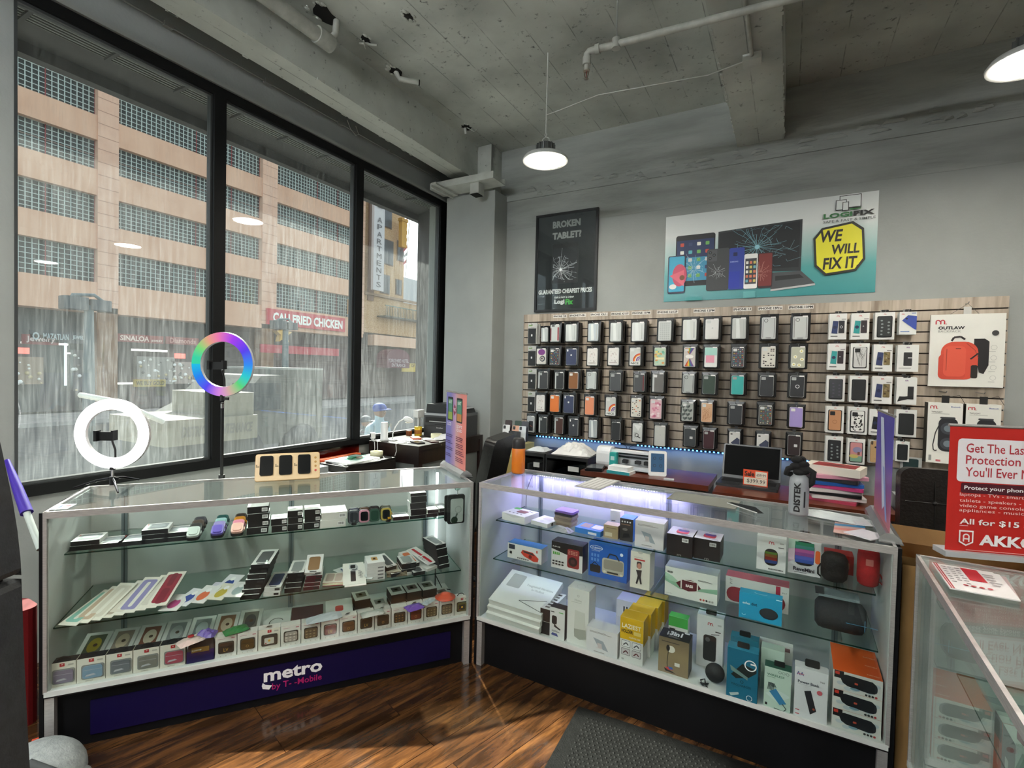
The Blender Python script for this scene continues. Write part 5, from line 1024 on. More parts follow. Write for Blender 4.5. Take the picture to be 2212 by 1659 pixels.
# hanging pouch on the glass
P = LC.y(990, 1100, .012); t = E('hanging_pouch', 'black framed pouch with a clear window hung inside the left case by a suction hook', 'pouch', LC.wld(P.x, .03, 0), LC.a)
zt = LC.y(990, 1069, .03).z; zb = LC.y(990, 1131, .03).z; g = G(); w = .1
g.rbox(-w * .5, .004, zb, w * .42, .02, zt, .01, mat('#17181a', .5), ax='y').rbox(-w * .62, .02, zb + .01, w * .3, .03, zt - .004, .01, mat('#101112', .5), ax='y'); g.rbox(-w * .36, -.0005, zb + .008, w * .32, .004, zt - .02, .01, mat('#a9b5b1', .2), ax='y')
g.build('pouch', t); g = G(); F = Matrix(((1, 0, 0, 0), (0, 0, -1, -.0005), (0, 1, 0, 0), (0, 0, 0, 1))); a = Art(g, F, 1, 1, .0006); a.ring(.005, zb + .075, .014, .019, '#8d9a95'); a.line([(.0, zb + .055), (-.01, zb + .03)], .008, '#46584f'); a.disc(-.015, zb + .022, .018, '#1c3327'); g.build('pouch_content', t)
G().tube([(0, 0, zt + .03), (0, .0, zt + .005), (0, .012, zt - .004)], .002, mat('#cfd6d3', .2), 6).lathe([(.001, 0), (.018, 0), (.012, .006), (.001, .008)], thinglass('suction', '#cfe3dd', .1), 16, T(0, 0, zt + .04) @ R(-90, 'X')).build('suction_hook', t)
# LED tube at the right end
x = 1.655; t = E('led_tube', 'upright white led tube in the right rear corner of the left display case', 'light', LC.wld(x, .40, 0), LC.a); G().tube([(0, 0, .5), (0, 0, .94)], .0075, emit('led_tube_light', (.92, .97, 1), 3), 10).build('tube', t); G().tube([(0, 0, .46), (0, 0, .5)], .009, mat('#a3a9ab', .3), 10).tube([(0, 0, .40), (0, 0, .46)], .014, mat('#17181a'), 10).tube([(0, 0, .41), (.0, -.01, .33), (.03, -.05, .265), (.1, -.1, .262)], .003, mat('#111111'), 6).tube([(0, 0, .255), (0, 0, .40)], .004, mat('#17181a'), 6).build('tube_socket', t)
# ---- left case, lower shelf ----
rd = random.Random(12); z = SLW
cc = [('#7fb3a4', 'pale green'), ('#b9a38c', 'beige'), ('#c8c3b4', 'cream'), ('#a79c8c', 'taupe'), ('#cfcabb', 'ivory'), ('#8b86b0', 'violet'), ('#9c8f7c', 'khaki'), ('#c9c6ba', 'pale'), ('#8e2f3c', 'dark red')]
for i, (c, nm) in enumerate(cc):
    x = .03 + i * .036
    def cf_(g, w, d, h, c=c): a = art(g, 0, 0, 0, w, d, h, 't'); a.rrect(.12, .08, .88, .92, .01, c); a.rrect(.4, .15, .6, .85, .01, '#d9d6ca') if c != '#8e2f3c' else (a.rrect(.3, .05, .7, .5, .02, '#7a2433'), a.rrect(.35, .55, .65, .95, .02, '#7a2433'))
    flatbox(LC, 'watch_band_card', '%s carded watch band, %s from the left in the leaning row' % (nm, ORD[i]), 'card', x, .035, z + .002 + .003 * i, .075, .215, .0025, cf_, 'carded watch bands leaning on the lower shelf', '#dcd9cc', yaw=-27 + i * 2, tilt=13 + (i % 3) * 2)
for i, (x, y, yaw, c, c2, nm) in enumerate([(.36, .03, -20, '#d9dad6', '#b04a80', 'pink heart'), (.40, .07, -35, '#d5d8da', '#3c4f96', 'blue'), (.46, .06, -30, '#dadbd8', '#d8714a', 'orange'), (.50, .09, -25, '#c9c8d6', '#8d7fb5', 'lilac'), (.53, .05, -30, '#d8d6c5', '#b3a23f', 'yellow'), (.55, .13, -28, '#d6d8da', '#2b4488', 'navy'), (.60, .03, -22, '#dcdcd8', '#9fb0ae', 'grey')]):
    def cf_(g, w, d, h, c2=c2): a = art(g, 0, 0, 0, w, d, h, 't'); a.ell(.5, .4, .28, .28, c2); a.ell(.5, .72, .14, .12, '#e9eae8')
    flatbox(LC, 'accessory_pouch', 'clear pouch with a %s accessory in the loose pile on the lower shelf' % nm, 'pouch', x, y, z + .003 + .0035 * i, .075, .12, .0025, cf_, 'clear pouches on the lower shelf', c, yaw=yaw, tilt=8 + 2 * (i % 3))
def lfn(c='#6f7476'):
    def f(g, w, d, h): a = art(g, 0, 0, 0, w, d, h, 't'); a.rrect(.16, .12, .84, .86, .01, c); a.rect(.3, .02, .7, .07, '#2b2b2b'); art(g, 0, 0, 0, w, d, h).rect(.62, .25, .92, .75, '#2a2a2c')
    return f
BL = {'-y': '#141417', '-x': '#141417', '+x': '#1d1d20', '+z': '#dfe0dc'}
def lpile(px, y0, n, w, d, h, yaw, dsc, c='#6f7476', cf=BL, grp='long black window boxes on the lower shelf', top=None, step=.004, name='watch_band_box'):
    P = LC.z(px, 1310, SLW) if not isinstance(px, float) else Vector((px, 0, 0))
    for k in range(n):
        lv = 'only one' if n == 1 else ('bottom one' if k == 0 else 'top one' if k == n - 1 else ORD[k] + ' up')
        flatbox(LC, name, dsc + ', ' + lv, 'box', P.x + step * k, y0 + step * .6 * (k % 3), z + .0006 + k * (h + .001), w, d, h, lfn(c if (k == n - 1 or not top) else top), grp, '#dfe0dc', cf, yaw)
lpile(.665, .03, 7, .078, .19, .021, -10, 'long black box in the tall fanned stack', '#575b5c', step=.007)
lpile(.758, .03, 2, .07, .18, .019, -10, 'white box with a navy band', '#2c3b66', {'-y': '#c9cac6', '+z': '#dfe0dc'})
lpile(.845, .035, 4, .07, .16, .022, -8, 'long black box right of the navy one', '#8b9291'); 
lpile(.925, .035, 4, .07, .11, .016, -6, 'small dark red barcode box', '#b99a5c', {'-y': '#4a1c26', '+z': '#dfe0dc'}, 'small barcode boxes on the lower shelf')
o = flatbox(LC, 'open_gift_box', 'white window box with a gold link band leaning on the barcode boxes', 'box', .93, .04, z + .072, .075, .12, .012, lfn('#8a6a4a'), None, '#d9d9d6', yaw=-8, tilt=22)
for i, c in enumerate(['#a33a44', '#d9cfa8', '#cfae9a']):
    flatbox(LC, 'blister_card', 'red edged blister card of small cases, %s' % ['bottom of its three', 'middle of its three', 'top of its three'][i], 'card', 1.01, .05 + .004 * i, z + .001 + .005 * i, .095, .1, .004, lambda g, w, d, h: [art(g, 0, 0, 0, w, d, h, 't').rrect(.1 + k * .45, .12, .48 + k * .42, .9, .01, '#b9a89c') for k in (0, 1)], 'blister cards on the lower shelf', '#dcd9cc', {'-y': c}, -12, tilt=4)
def bandfn(g, w, d, h):
    a = art(g, 0, 0, 0, w, d, h, 't'); a.rrect(.36, .12, .6, .6, .004, '#202124'); a.rrect(.36, .55, .6, .62, .002, '#55585a'); a.rrect(.3, .68, .66, .93, .008, '#b9bcbe'); a.rrect(.36, .72, .6, .89, .005, '#1c1d20'); a.lines(.72, .3, .9, .6, 6, '#9a9a98')
for k in (0, 1): flatbox(LC, 'watch_band_card', 'large white card with a black link watch band, %s' % ('upper one' if k else 'lower one'), 'card', 1.10 + .006 * (1 - k), .005 + .012 * k - .005, z + .002 + .004 * k, .10, .17, .0035, bandfn, 'white watch band cards', '#e3e2da', None, -4, 14)
pile_ = [(1.215, 5, .085, .11, .0165, '#e2e4e2', 'white box in the stack left of the shelf support'), ]
for x, n, w, d, h, c, dsc in pile_:
    for k in range(n): flatbox(LC, 'small_white_box', '%s, %s' % (dsc, 'top one with a tan logo' if k == n - 1 else ORD[k] + ' from the bottom'), 'box', x, .04, z + .0006 + k * (h + .001), w, d, h, (lambda g, w, d, h: (art(g, 0, 0, 0, w, d, h, 't').rect(.3, .3, .65, .7, '#c79a5c'), art(g, 0, 0, 0, w, d, h, 't').rect(.4, .42, .55, .58, '#3a2a1c'))) if k == n - 1 else lambda g, w, d, h: art(g, 0, 0, 0, w, d, h).rect(.6, .3, .92, .7, '#77787a'), 'small white boxes by the support', c, {'-y': '#d4d6d4'})
for k in range(4): flatbox(LC, 'watch_band_card', 'beige card with a small black watch, %s of the four' % ['bottom', 'second', 'third', 'top'][k], 'card', 1.312, .05 + .003 * k, z + .001 + .0055 * k, .1, .1, .0045, (lambda g, w, d, h: [(art(g, 0, 0, 0, w, d, h, 't').rrect(.15 + q * .42, .25, .4 + q * .42, .85, .006, '#dcdcd8'), art(g, 0, 0, 0, w, d, h, 't').rrect(.2 + q * .42, .3, .36 + q * .42, .8, .006, '#35373c')) for q in (0, 1)]), 'beige watch cards', '#d9d2bd', {'-y': '#5b4a35'}, -6)
lpile(1.385, .05, 2, .072, .12, .028, 2, 'black box with a silver window right of the beige cards', '#9aa39f', step=.002); lpile(1.44, .02, 1, .06, .07, .018, 6, 'low black box in front of the silver window boxes', '#55585a')
for i, (x, y, yaw, c2, nm) in enumerate([(1.47, .12, 30, '#4a5f8a', 'blue'), (1.50, .05, 15, '#7a5a9a', 'purple'), (1.52, .1, 25, '#c08a5a', 'tan'), (1.545, .06, -30, '#e08a80', 'pink'), (1.57, .09, -25, '#d9664a', 'orange'), (1.60, .04, 10, '#d4d8d4', 'white'), (1.615, .08, -15, '#36a89a', 'turquoise')]):
    pass
xx = LC.z(760, 1262, SLW).x
for i, (x, y, yaw, c2, nm) in enumerate([(0, .12, 30, '#4a5f8a', 'blue'), (.015, .04, 15, '#7a5a9a', 'purple'), (.03, .1, 25, '#c08a5a', 'tan'), (.05, .06, -30, '#e08a80', 'pink'), (.07, .1, -25, '#d9664a', 'orange'), (.085, .04, 10, '#d4d8d4', 'white'), (.1, .08, -15, '#36a89a', 'turquoise')]):
    def cf_(g, w, d, h, c2=c2): a = art(g, 0, 0, 0, w, d, h, 't'); a.ell(.5, .4, .26, .22, c2); a.ell(.5, .7, .12, .14, c2)
    flatbox(LC, 'accessory_pouch', 'clear pouch with a %s accessory in the spread pile right of centre' % nm, 'pouch', xx + x - .02, y, z + .002 + .0035 * i, .07, .11, .0025, cf_, 'clear pouches right of centre', '#d3d9d8', yaw=yaw, tilt=3 + (i % 3))
xa = LC.z(842, 1240, SLW).x; lpile(xa, .04, 1, .055, .12, .018, 12, 'black box under the grey window box', '#8b9291')
o = flatbox(LC, 'watch_band_box', 'tilted window box with a dark grey band left of the orange one', 'box', xa - .02, .07, z + .024, .055, .13, .02, lfn('#54585a'), 'window boxes at the right of the lower shelf', '#dfe0dc', BL, 20, 12)
xb = LC.z(880, 1238, SLW).x; flatbox(LC, 'watch_band_card', 'white card with a band beside the orange window box', 'card', xb - .005, .04, z + .001, .06, .15, .012, None, 'white cards at the right', '#dcdcd8', None, 22, 0)
flatbox(LC, 'watch_band_box', 'tilted window box with an orange band', 'box', xb + .015, .08, z + .02, .055, .13, .02, lfn('#d2764c'), 'window boxes at the right of the lower shelf', '#dfe0dc', {'-y': '#2b1a1c', '+x': '#2b1a1c'}, 18, 12)
xc = LC.z(925, 1232, SLW).x; flatbox(LC, 'watch_band_card', 'white card under the red band card', 'card', xc - .01, .05, z + .001, .07, .15, .014, None, 'white cards at the right', '#dcdcd8', None, 28, 0)
def redb(g, w, d, h): a = art(g, 0, 0, 0, w, d, h, 't'); a.rrect(.35, .06, .6, .45, .004, '#c0202e'); a.rrect(.35, .5, .6, .94, .004, '#c0202e'); a.lines(.1, .2, .25, .5, 4, '#666666')
flatbox(LC, 'watch_band_card', 'white card with a bright red watch band', 'card', xc, .07, z + .025, .07, .17, .004, redb, None, '#e6e6e2', None, 32, 14)
xd = LC.z(955, 1225, SLW).x
for k in range(6): flatbox(LC, 'watch_band_box', 'black box in the right end stack of the lower shelf, %s' % ('top one with a window' if k == 5 else ORD[k] + ' from the bottom'), 'box', 1.585 - .004 * k, .06 + .004 * (k % 2), z + .0006 + k * .0215, .06, .15, .0205, lfn('#7d8582') if k == 5 else None, 'stack at the right end of the lower shelf', '#dfe0dc', BL, 14)
# ---- left case, deck: front row of boxed earbud cases ----
XB = [(103,165,'#7c7486','purple grey'),(166,228,'#7d9ab0','blue'),(229,287,'#6d7378','silver grey'),(288,345,'#7c7c74','khaki grey'),(346,401,'#a34a5a','pink'),None,(465,512,'#3a2f28','gold marked black'),(513,557,'#5b4527','dark brown'),(558,606,'#4a4038','white and gold'),(607,650,'#a8a097','white checked'),(651,692,'#6b5a45','brown checked'),(694,733,'#6d2a1f','red brown'),(734,772,'#6b4a30','brown'),(773,809,'#2d2820','black gold lettered'),(810,845,'#3f3428','dark brown square'),(846,880,'#4a3a2c','patterned brown'),(881,915,'#7a3826','rust brown'),(916,948,'#6f6146','tan patterned'),(949,981,'#6f6350','beige patterned'),(982,1013,'#5f5c38','gold and olive')]
yF = .03
BOT = [1492, 1481, 1471, 1460, 1450]
n_ = 0
for i, b in enumerate(XB):
    if b is None: continue
    x0, x1 = LC.y(b[0], 1440 - b[0] * .13, yF).x, LC.y(b[1], 1440 - b[1] * .13, yF).x; w = x1 - x0 - .0015; red = i < 5 or i in (8, 19); h = .098 if i < 5 else .094
    t = E('earbud_case_box', 'boxed %s earbud case, %s from the left in the front deck row' % (b[3], ORD[n_]), 'box', LC.wld(x0, yF, DK + .0006), LC.a, 'front row of boxed earbud cases on the deck'); n_ += 1
    g = G().box(0, 0, 0, w, .045, h, mat('#dfdccf' if red else '#e3e1da', .5), faces={'+z': mat('#16161a') if red and i < 5 else mat('#d2d0c8')}); a = art(g, 0, 0, 0, w, .045, h)
    if red: a.rect(.42, .82, .6, .95, '#b02a2c'); a.ell(.51, .9, .04, .02, '#e6c8c0', 8); a.rect(.72, .84, .92, .9, '#b5b2a8'); a.lines(.3, .03, .7, .06, 1, '#7a776c')
    else: a.lines(.12, .84, .62, .89, 1, '#c79aa2'); a.rect(.75, .86, .92, .9, '#c0707c'); [a.disc(u, .07, .0025, '#c5c2b8') for u in (.25, .5, .75)]
    g.build('box', t)
    g = G(); F = Matrix(((1, 0, 0, 0), (0, 0, -1, 0), (0, 1, 0, 0), (0, 0, 0, 1))); u0, u1 = (.16, .97) if i < 5 else (.14, .88); v0, v1 = (.14, .72) if i < 5 else (.2, .74)
    g.rbox(u0 * w, -.003, v0 * h, u1 * w, -.0009, v1 * h, .007, mat('#4b4841' if i >= 5 else '#8b8e8c', .25), ax='y'); g.rbox((u0 + .05) * w, -.0055, (v0 + .03) * h, (u1 - .05) * w, -.003, (v1 - .04) * h, .010, mat(b[2], .35), ax='y')
    a = Art(g, Matrix(((1, 0, 0, 0), (0, 0, -1, -.0055), (0, 1, 0, 0), (0, 0, 0, 1))), w, h); q = random.Random(i)
    a.line([(u0 + .07, .52), (u1 - .07, .52)], .0012, '#2a2520' if i >= 5 else '#b5b5bc')
    if i in (6, 11, 13): a.text('LV', .4, .3, .62, .46, '#b8954a', .0)
    elif i in (9, 10, 15, 17, 18):
        for k in range(9): a.z -= a.d * .8; a.rect(.24 + (k % 3) * .2, .27 + (k // 3) * .14, .33 + (k % 3) * .2, .33 + (k // 3) * .14, '#cfc8bd' if i == 9 else '#9a8a6a' if i != 15 else '#8a6a3a')
    elif i in (7, 12, 14, 16): a.ring(.5, .38, .004, .006, '#a8844a')
    elif i in (8, 19): a.rrect(.28, .3, .72, .6, .004, '#c9c6b8' if i == 8 else '#2f3028'); a.disc(.5, .46, .005, '#d9a83c'); a.disc(.35, .34, .003, '#a83a3a')
    else: a.poly([(.3, .25), (.7, .3), (.6, .36), (.35, .33)], '#b9bcc2')
    g.build('earbud_case', t)
    if i < 5 or i in (19,):
        G().tube([(w * .25, .02, h), (w * .35, .02, h + .01), (w * .5, .02, h + .012), (w * .65, .02, h + .01), (w * .75, .02, h)], .0022, mat('#131315'), 6).build('handle', t)
    elif i % 2 == 0: G().add([(w * .3, .02, h), (w * .5, .0, h + .012), (w * .62, .03, h + .002), (w * .45, .03, h + .001)], [(0, 1, 2), (0, 2, 3), (1, 3, 2), (0, 3, 1)], '#2a2826').build('ribbon', t)
x0 = LC.y(403, 1430, yF).x; x1 = LC.y(463, 1430, yF).x
t = E('crystal_bag_box', 'dark purple box with a crystal clasp in the gap of the front row', 'box', LC.wld(x0, yF, DK + .0006), LC.a); w = x1 - x0
g = G().box(0, 0, 0, w - .002, .05, .05, mat('#1d1050', .35)).add([(0, .0, .05), (w - .002, 0, .05), (w - .01, .03, .098), (.008, .03, .088), (0, .05, .05), (w - .002, .05, .05)], [(0, 1, 2, 3), (3, 2, 5, 4), (0, 3, 4), (1, 5, 2)], '#1a1418'); g.build('box', t)
g = G(); g.box(.018, -.004, .045, w - .02, .0, .066, mat('#b5a86a', .2, .8)); [g.sphere((.022 + k * .006, -.005, .055), .0035, mat('#e6e2c8', .1, .3), n=5) for k in range(6)]; g.build('clasp', t)
# tilted picture boxes behind the front row
BK = [(110, '#5b6652', 'a yellow avocado', '#b9a83a'), (185, '#8f857a', 'a beige capsule', '#c2b299'), (262, '#7a4a38', 'a cartoon free cream circle', '#d5cab5'), (318, '#8d9394', 'a clear case', '#a9afb0'), (372, '#7f8689', 'a pale blue oval', '#b3bec0'), (430, '#8a6248', 'a cream face shape', '#d0bda6'), (480, '#6d6f6a', 'a dark round case', '#45484a')]
BK[2] = (262, '#7a4a38', 'a cream circle on brown', '#d5cab5')
xs = [.035, .135, .235, .335, .435, .535, .635]
for i, (px, c, nm, c2) in enumerate(BK):
    def bk(g, w, d, h, c=c, c2=c2): a = art(g, 0, 0, 0, w, d, h, 't'); a.rect(.18, .38, .85, .92, c); a.ell(.52, .64, .25, .2, c2); a.disc(.56, .64, .008, '#4a3a2c') if i != 4 else 0
    flatbox(LC, 'picture_box', 'tilted white box showing %s, behind the front row on the deck' % nm, 'box', xs[i] , .10, DK + .004, .096, .19, .02, bk, 'tilted boxes behind the front row', '#d9dcd9', None, -6, 22)
xw = .735; flatbox(LC, 'picture_box', 'tilted white box with a black curved line behind the front row', 'box', xw + .01, .10, DK + .004, .12, .16, .03, lambda g, w, d, h: art(g, 0, 0, 0, w, d, h, 't').ring(.5, .5, .03, .0335, '#2b2b2b', 30, 250), 'tilted boxes behind the front row', '#d9dcd9', None, -4, 14)
flatbox(LC, 'maroon_box', 'dark maroon shallow box behind the front row', 'box', .87, .16, DK + .001, .15, .15, .03, None, None, '#4a3038', None, -3, 8)
flatbox(LC, 'picture_box', 'white box with a red case picture, behind the front row', 'box', 1.03, .12, DK + .001, .13, .15, .055, lambda g, w, d, h: art(g, 0, 0, 0, w, d, h, 't').rrect(.35, .35, .65, .65, .01, '#b33a34'), 'tilted boxes behind the front row', '#d5d7d3', None, -3, 10)['label'] = 'white box with a red case picture on its lid, behind the front row'
for i, (x, n, c) in enumerate([(1.175, 2, '#5e5c48'), (1.27, 1, '#8a8b86'), (1.36, 2, '#4f4636'), (1.445, 2, '#6b5248'), (1.53, 2, '#5c5b4a'), (1.612, 1, '#7c6a60')]):
    for k in range(n): flatbox(LC, 'picture_box', 'brown sided window box at the right of the deck, %s group, %s' % (ORD[i], 'upper' if k else 'lower'), 'box', x, .17 + .01 * k, DK + .001 + k * .047, .078, .11, .045, (lambda g, w, d, h, c=c: (art(g, 0, 0, 0, w, d, h, 't').rect(.2, .3, .85, .8, c), art(g, 0, 0, 0, w, d, h, 't').ell(.5, .55, .12, .12, '#b8a868'))), 'window boxes at the right of the deck', '#d6d4cc', {'-y': '#3d2c22', '-x': '#3d2c22'}, 4)
def loose(name, lb, cat, px, py, z, w, d, h, c, seed, yaw=0, C=LC, extra=None):
    P = C.z(px, py, z); g = G().crumple(-w / 2, -d / 2, w / 2, d / 2, h, mat(c, .35), n=7, seed=seed)
    if extra: extra(g)
    o = g.build(name, loc=C.wld(P.x, P.y, z), rz=C.a + radians(yaw)); tag(o, lb, cat); return o
loose('accessory_pouch', 'green pouch with a dark ribbon lying on the boxes left of the middle', 'pouch', 510, 1362, DK + .1, .1, .06, .02, '#2f7a45', 3, 20)
loose('accessory_pouch', 'black edged pouch with a red spot above the pink boxed case', 'pouch', 412, 1385, DK + .102, .1, .07, .02, '#d9c4ba', 4, 30, extra=lambda g: g.lathe([(.001, .02), (.012, .021), (.012, .024), (.001, .025)], mat('#b82a30'), 12))
loose('accessory_pouch', 'purple pouch leaning behind the dark purple box', 'pouch', 445, 1372, DK + .102, .08, .06, .03, '#6a56a8', 5, -10)
loose('accessory_pouch', 'purple and white pouch lying above the front row right of centre', 'pouch', 895, 1312, DK + .098, .09, .07, .015, '#6b4fa0', 6, 15)
loose('accessory_pouch', 'pale pouch with a silver pen beside the purple pouch', 'pouch', 925, 1300, DK + .098, .08, .04, .012, '#b9c6cc', 7, 40)
loose('accessory_pouch', 'grey crumpled plastic pouches above the middle of the front row', 'pouch', 700, 1335, DK + .098, .16, .07, .02, '#b4bcc0', 8, 5)
loose('accessory_pouch', 'grey pouch with a blue strip on the boxes right of the white lid', 'pouch', 805, 1325, DK + .098, .11, .06, .014, '#a9b0a8', 9, 8)
P = LC.z(967, 1292, DK + .098); o = G().lathe([(.052, 0), (.054, .003), (.03, .008), (.024, .02), (.012, .024), (.001, .024)], mat('#d9583a', .4), 20).build('toy_hat_case', loc=LC.wld(P.x - .01, P.y + .01, DK + .1), rz=0); tag(o, 'orange hat shaped silicone case on the boxes at the right end', 'case')
# ================= right case stock =================
A_ = lambda x, y: (1020 + x / 3.6065, 1020 + y / 3.6065)
D_ = lambda x, y: (1400 + x / 7.373, 1060 + y / 7.373)
E_ = lambda x, y: (1400 + x / 3.95, 1060 + y / 3.95)
F_ = lambda x, y: (1240 + x / 3.072, 1260 + y / 3.072)
def put(F, name, lb, cat, pl, xr, yt, z, d, fn=None, **k): return item(RC, name, lb, cat, F(*pl), F(xr, 0)[0], F(0, yt)[1], z, d, fn, **k)
def fa(g, w, d, h, s='f'): return art(g, 0, 0, 0, w, d, h, s)
def f(g, w, d, h):
    a = fa(g, w, d, h, 't'); a.rrect(.35, .4, .75, .75, .01, '#7d4a3c'); a.rect(.02, .75, .3, .98, '#58c24a'); [a.disc(.2 + k * .17, .22, .006, '#6a6a6a') for k in range(4)]; a.line([(.7, .8), (.95, .7)], .004, '#555555'); fa(g, w, d, h).poly([(.0, 1), (.5, .6), (1, 1)], '#cfd0d2')
put(A_, 'gadget_box', 'white box with a green corner label at the left end of the top shelf', 'box', (232, 365), 425, 310, SU, .13, f, yaw=-8)
def f(g, w, d, h):
    a = fa(g, w, d, h, 't'); a.rrect(.3, .45, .8, .85, .01, '#c9c4be'); a.ring(.5, .2, .006, .008, '#777777'); b = fa(g, w, d, h, 'r'); b.disc(.35, .5, .009, '#2c2c2e'); b.disc(.75, .5, .006, '#4c4c4e'); fa(g, w, d, h).poly([(.2, 1), (.55, .7), (.9, 1)], '#d3d4d5')
put(A_, 'gadget_box', 'smaller white box with a lens print on its side, top shelf', 'box', (458, 402), 600, 372, SU, .12, f, yaw=-10)
x = RC.z(*A_(680, 372), SU)
for k, (c, nm) in enumerate([('#8b7a6a', 'brown'), ('#9a8c7c', 'grey brown'), ('#7e6f63', 'dark taupe'), ('#8f8072', 'taupe'), ('#2c2a33', 'black'), ('#8667b8', 'purple')]):
    A = RC.wld(x.x + .004 * (k % 2), .20 + .003 * k, SU + .0005 + k * .0125); o = G().rbox(0, 0, 0, .105, .08, .0115, .01, mat(c, .45), ax='z').build('wallet', loc=A, rz=RC.a - .1); tag(o, '%s flat case in the stack on the top shelf, %s' % (nm, 'topmost' if k == 5 else ORD[k] + ' from the bottom'), 'case', 'flat cases stacked on the top shelf')
loose('plastic_pack', 'clear plastic pack with dark contents in front of the flat case stack', 'pack', *A_(700, 455), SU, .11, .06, .025, '#8f9196', 21, -8, RC)
put(A_, 'tool_box', 'flat bright blue box with two windows on the top shelf', 'box', (800, 465), 1005, 425, SU, .1, lambda g, w, d, h: (fa(g, w, d, h, 't').rect(.1, .25, .48, .9, '#8f7a6c'), fa(g, w, d, h, 't').rrect(.53, .25, .92, .9, .006, '#d3d0d2'), fa(g, w, d, h).rect(.52, .15, .85, .6, '#dfe6ee')), c='#2f7fd0', yaw=-4)
put(A_, 'charger_box', 'beige box with a gold label, top shelf, left of the blue lidded one', 'box', (1022, 505), 1135, 405, SU, .06, lambda g, w, d, h: (fa(g, w, d, h).rect(.1, .15, .6, .45, '#e3d6b8'), fa(g, w, d, h).rect(.2, .78, .9, .82, '#7c6a48')), c='#b9a27c')
put(A_, 'charger_box', 'tall white box with small print behind the beige one', 'box', (1072, 425), 1150, 295, SU, .07, lambda g, w, d, h: (fa(g, w, d, h).rect(.15, .38, .55, .43, '#4c4640'), fa(g, w, d, h).rect(.1, .12, .6, .2, '#6a6460')), c='#e6e0e2', dy=.0)
put(A_, 'holder_box', 'tall black box with a bright blue lid on the top shelf', 'box', (1148, 528), 1250, 355, SU, .08, lambda g, w, d, h: ([fa(g, w, d, h).disc(.18 + k * .2, .86, .004, '#dfe0e0') for k in range(4)], fa(g, w, d, h).ell(.4, .52, .2, .06, '#7a736c'), fa(g, w, d, h).poly([(.2, .12), (.8, .2), (.7, .36), (.3, .34)], '#151517'), fa(g, w, d, h).rect(.1, .72, .8, .76, '#8c6f58')), c='#3a3432', cf={'+z': '#3f93e0', '+x': '#2d83d6'})
def tabf(g, w, d, h):
    a = fa(g, w, d, h); a.lines(.1, .8, .85, .87, 2, '#8b8684'); a.poly([(.22, .62), (.55, .55), (.72, .2), (.42, .25)], '#a3acb5'); a.ell(.42, .25, .12, .03, '#dcd7d6'); a.poly([(.36, .45), (.5, .44), (.52, .25), (.38, .26)], '#cfc4c4'); a.rect(.25, .08, .6, .11, '#a8a4a2')
put(A_, 'stand_box', 'white box printed with a tablet on a stand, on the top shelf', 'box', (1265, 572), 1490, 370, SU, .085, tabf, c='#e3dfe0', dy=0)
def spf(g, w, d, h):
    a = fa(g, w, d, h, 't'); mlogo(a, .5, .88, .012); a.rrect(.3, .2, .78, .7, .016, '#d8485c'); a.rrect(.34, .42, .76, .72, .014, '#6a4a9e'); a.ell(.56, .7, .18, .05, '#e9e2ee', 12); a.rect(.55, .06, .9, .1, '#8c86b8'); b = fa(g, w, d, h); b.bars(.6, .7, .85, .88); b.text('m', .42, .02, .58, .1, '#8c8c8c')
put(D_, 'mini_speaker_box', 'black box, red speaker on its white lid, left of the pair', 'box', (290, 1005), 700, 672, SU, .12, spf, c='#1d1517', cf={'+z': '#ece6f2'}, group='pair of mini speaker boxes')
put(D_, 'mini_speaker_box', 'black box, red speaker on its white lid, right of the pair', 'box', (722, 1065), 1143, 742, SU, .12, spf, c='#1d1719', cf={'+z': '#ece6f2'}, group='pair of mini speaker boxes')
def f(g, w, d, h):
    a = fa(g, w, d, h); mlogo(a, .5, .84, .018); a.rect(.78, .83, .92, .87, '#b9b9b8'); a.rect(.74, .72, .93, .74, '#4a4a48'); a.rrect(.27, .17, .73, .66, .02, '#141416'); a.rect(.29, .5, .71, .57, '#5d7d2c'); a.rect(.29, .42, .71, .5, '#8a5a24'); a.rect(.29, .33, .71, .42, '#8e2b22'); a.rect(.29, .24, .71, .33, '#2a3f78'); a.text('ELEKTRO MINI', .42, .05, .92, .09, '#1c1c1c', .03)
put(E_, 'speaker_box', 'white box with a striped black mini speaker on the top shelf', 'box', (922, 662), 1172, 378, SU, .075, f, c='#e2e3e2')
def f(g, w, d, h):
    a = fa(g, w, d, h); a.poly([(0, .55), (.35, .8), (.35, 1), (0, 1)], '#c3ddcf'); a.poly([(.0, .3), (.4, .5), (.3, .75), (.0, .7)], '#dcc4d4'); a.rrect(.2, .27, .8, .97, .022, '#1c1e26')
    for k, c in enumerate(['#2f4f9e', '#4a56ad', '#8c4a92', '#b0579a', '#4a9a94', '#2f8a68']): a.rect(.21, .34 + k * .1, .79, .44 + k * .1, c)
    a.text('RaveMini', .17, .1, .82, .21, '#2a2330', .03); a.rrect(.83, .38, .98, .76, .008, '#e0662c'); a.lines(.2, .04, .75, .07, 1, '#55505a')
t, w, h = put(E_, 'speaker_box', 'box with a colourful banded speaker and an orange top beside the black travel pouch', 'box', (1190, 692), 1470, 402, SU, .075, f, c='#e3e2e4', cf={'+z': '#d8602a'})
G().rbox(w * .3, .02, h, w * .7, .035, h + .03, .012, mat('#2a2320', .4), ax='y').build('handle', t)
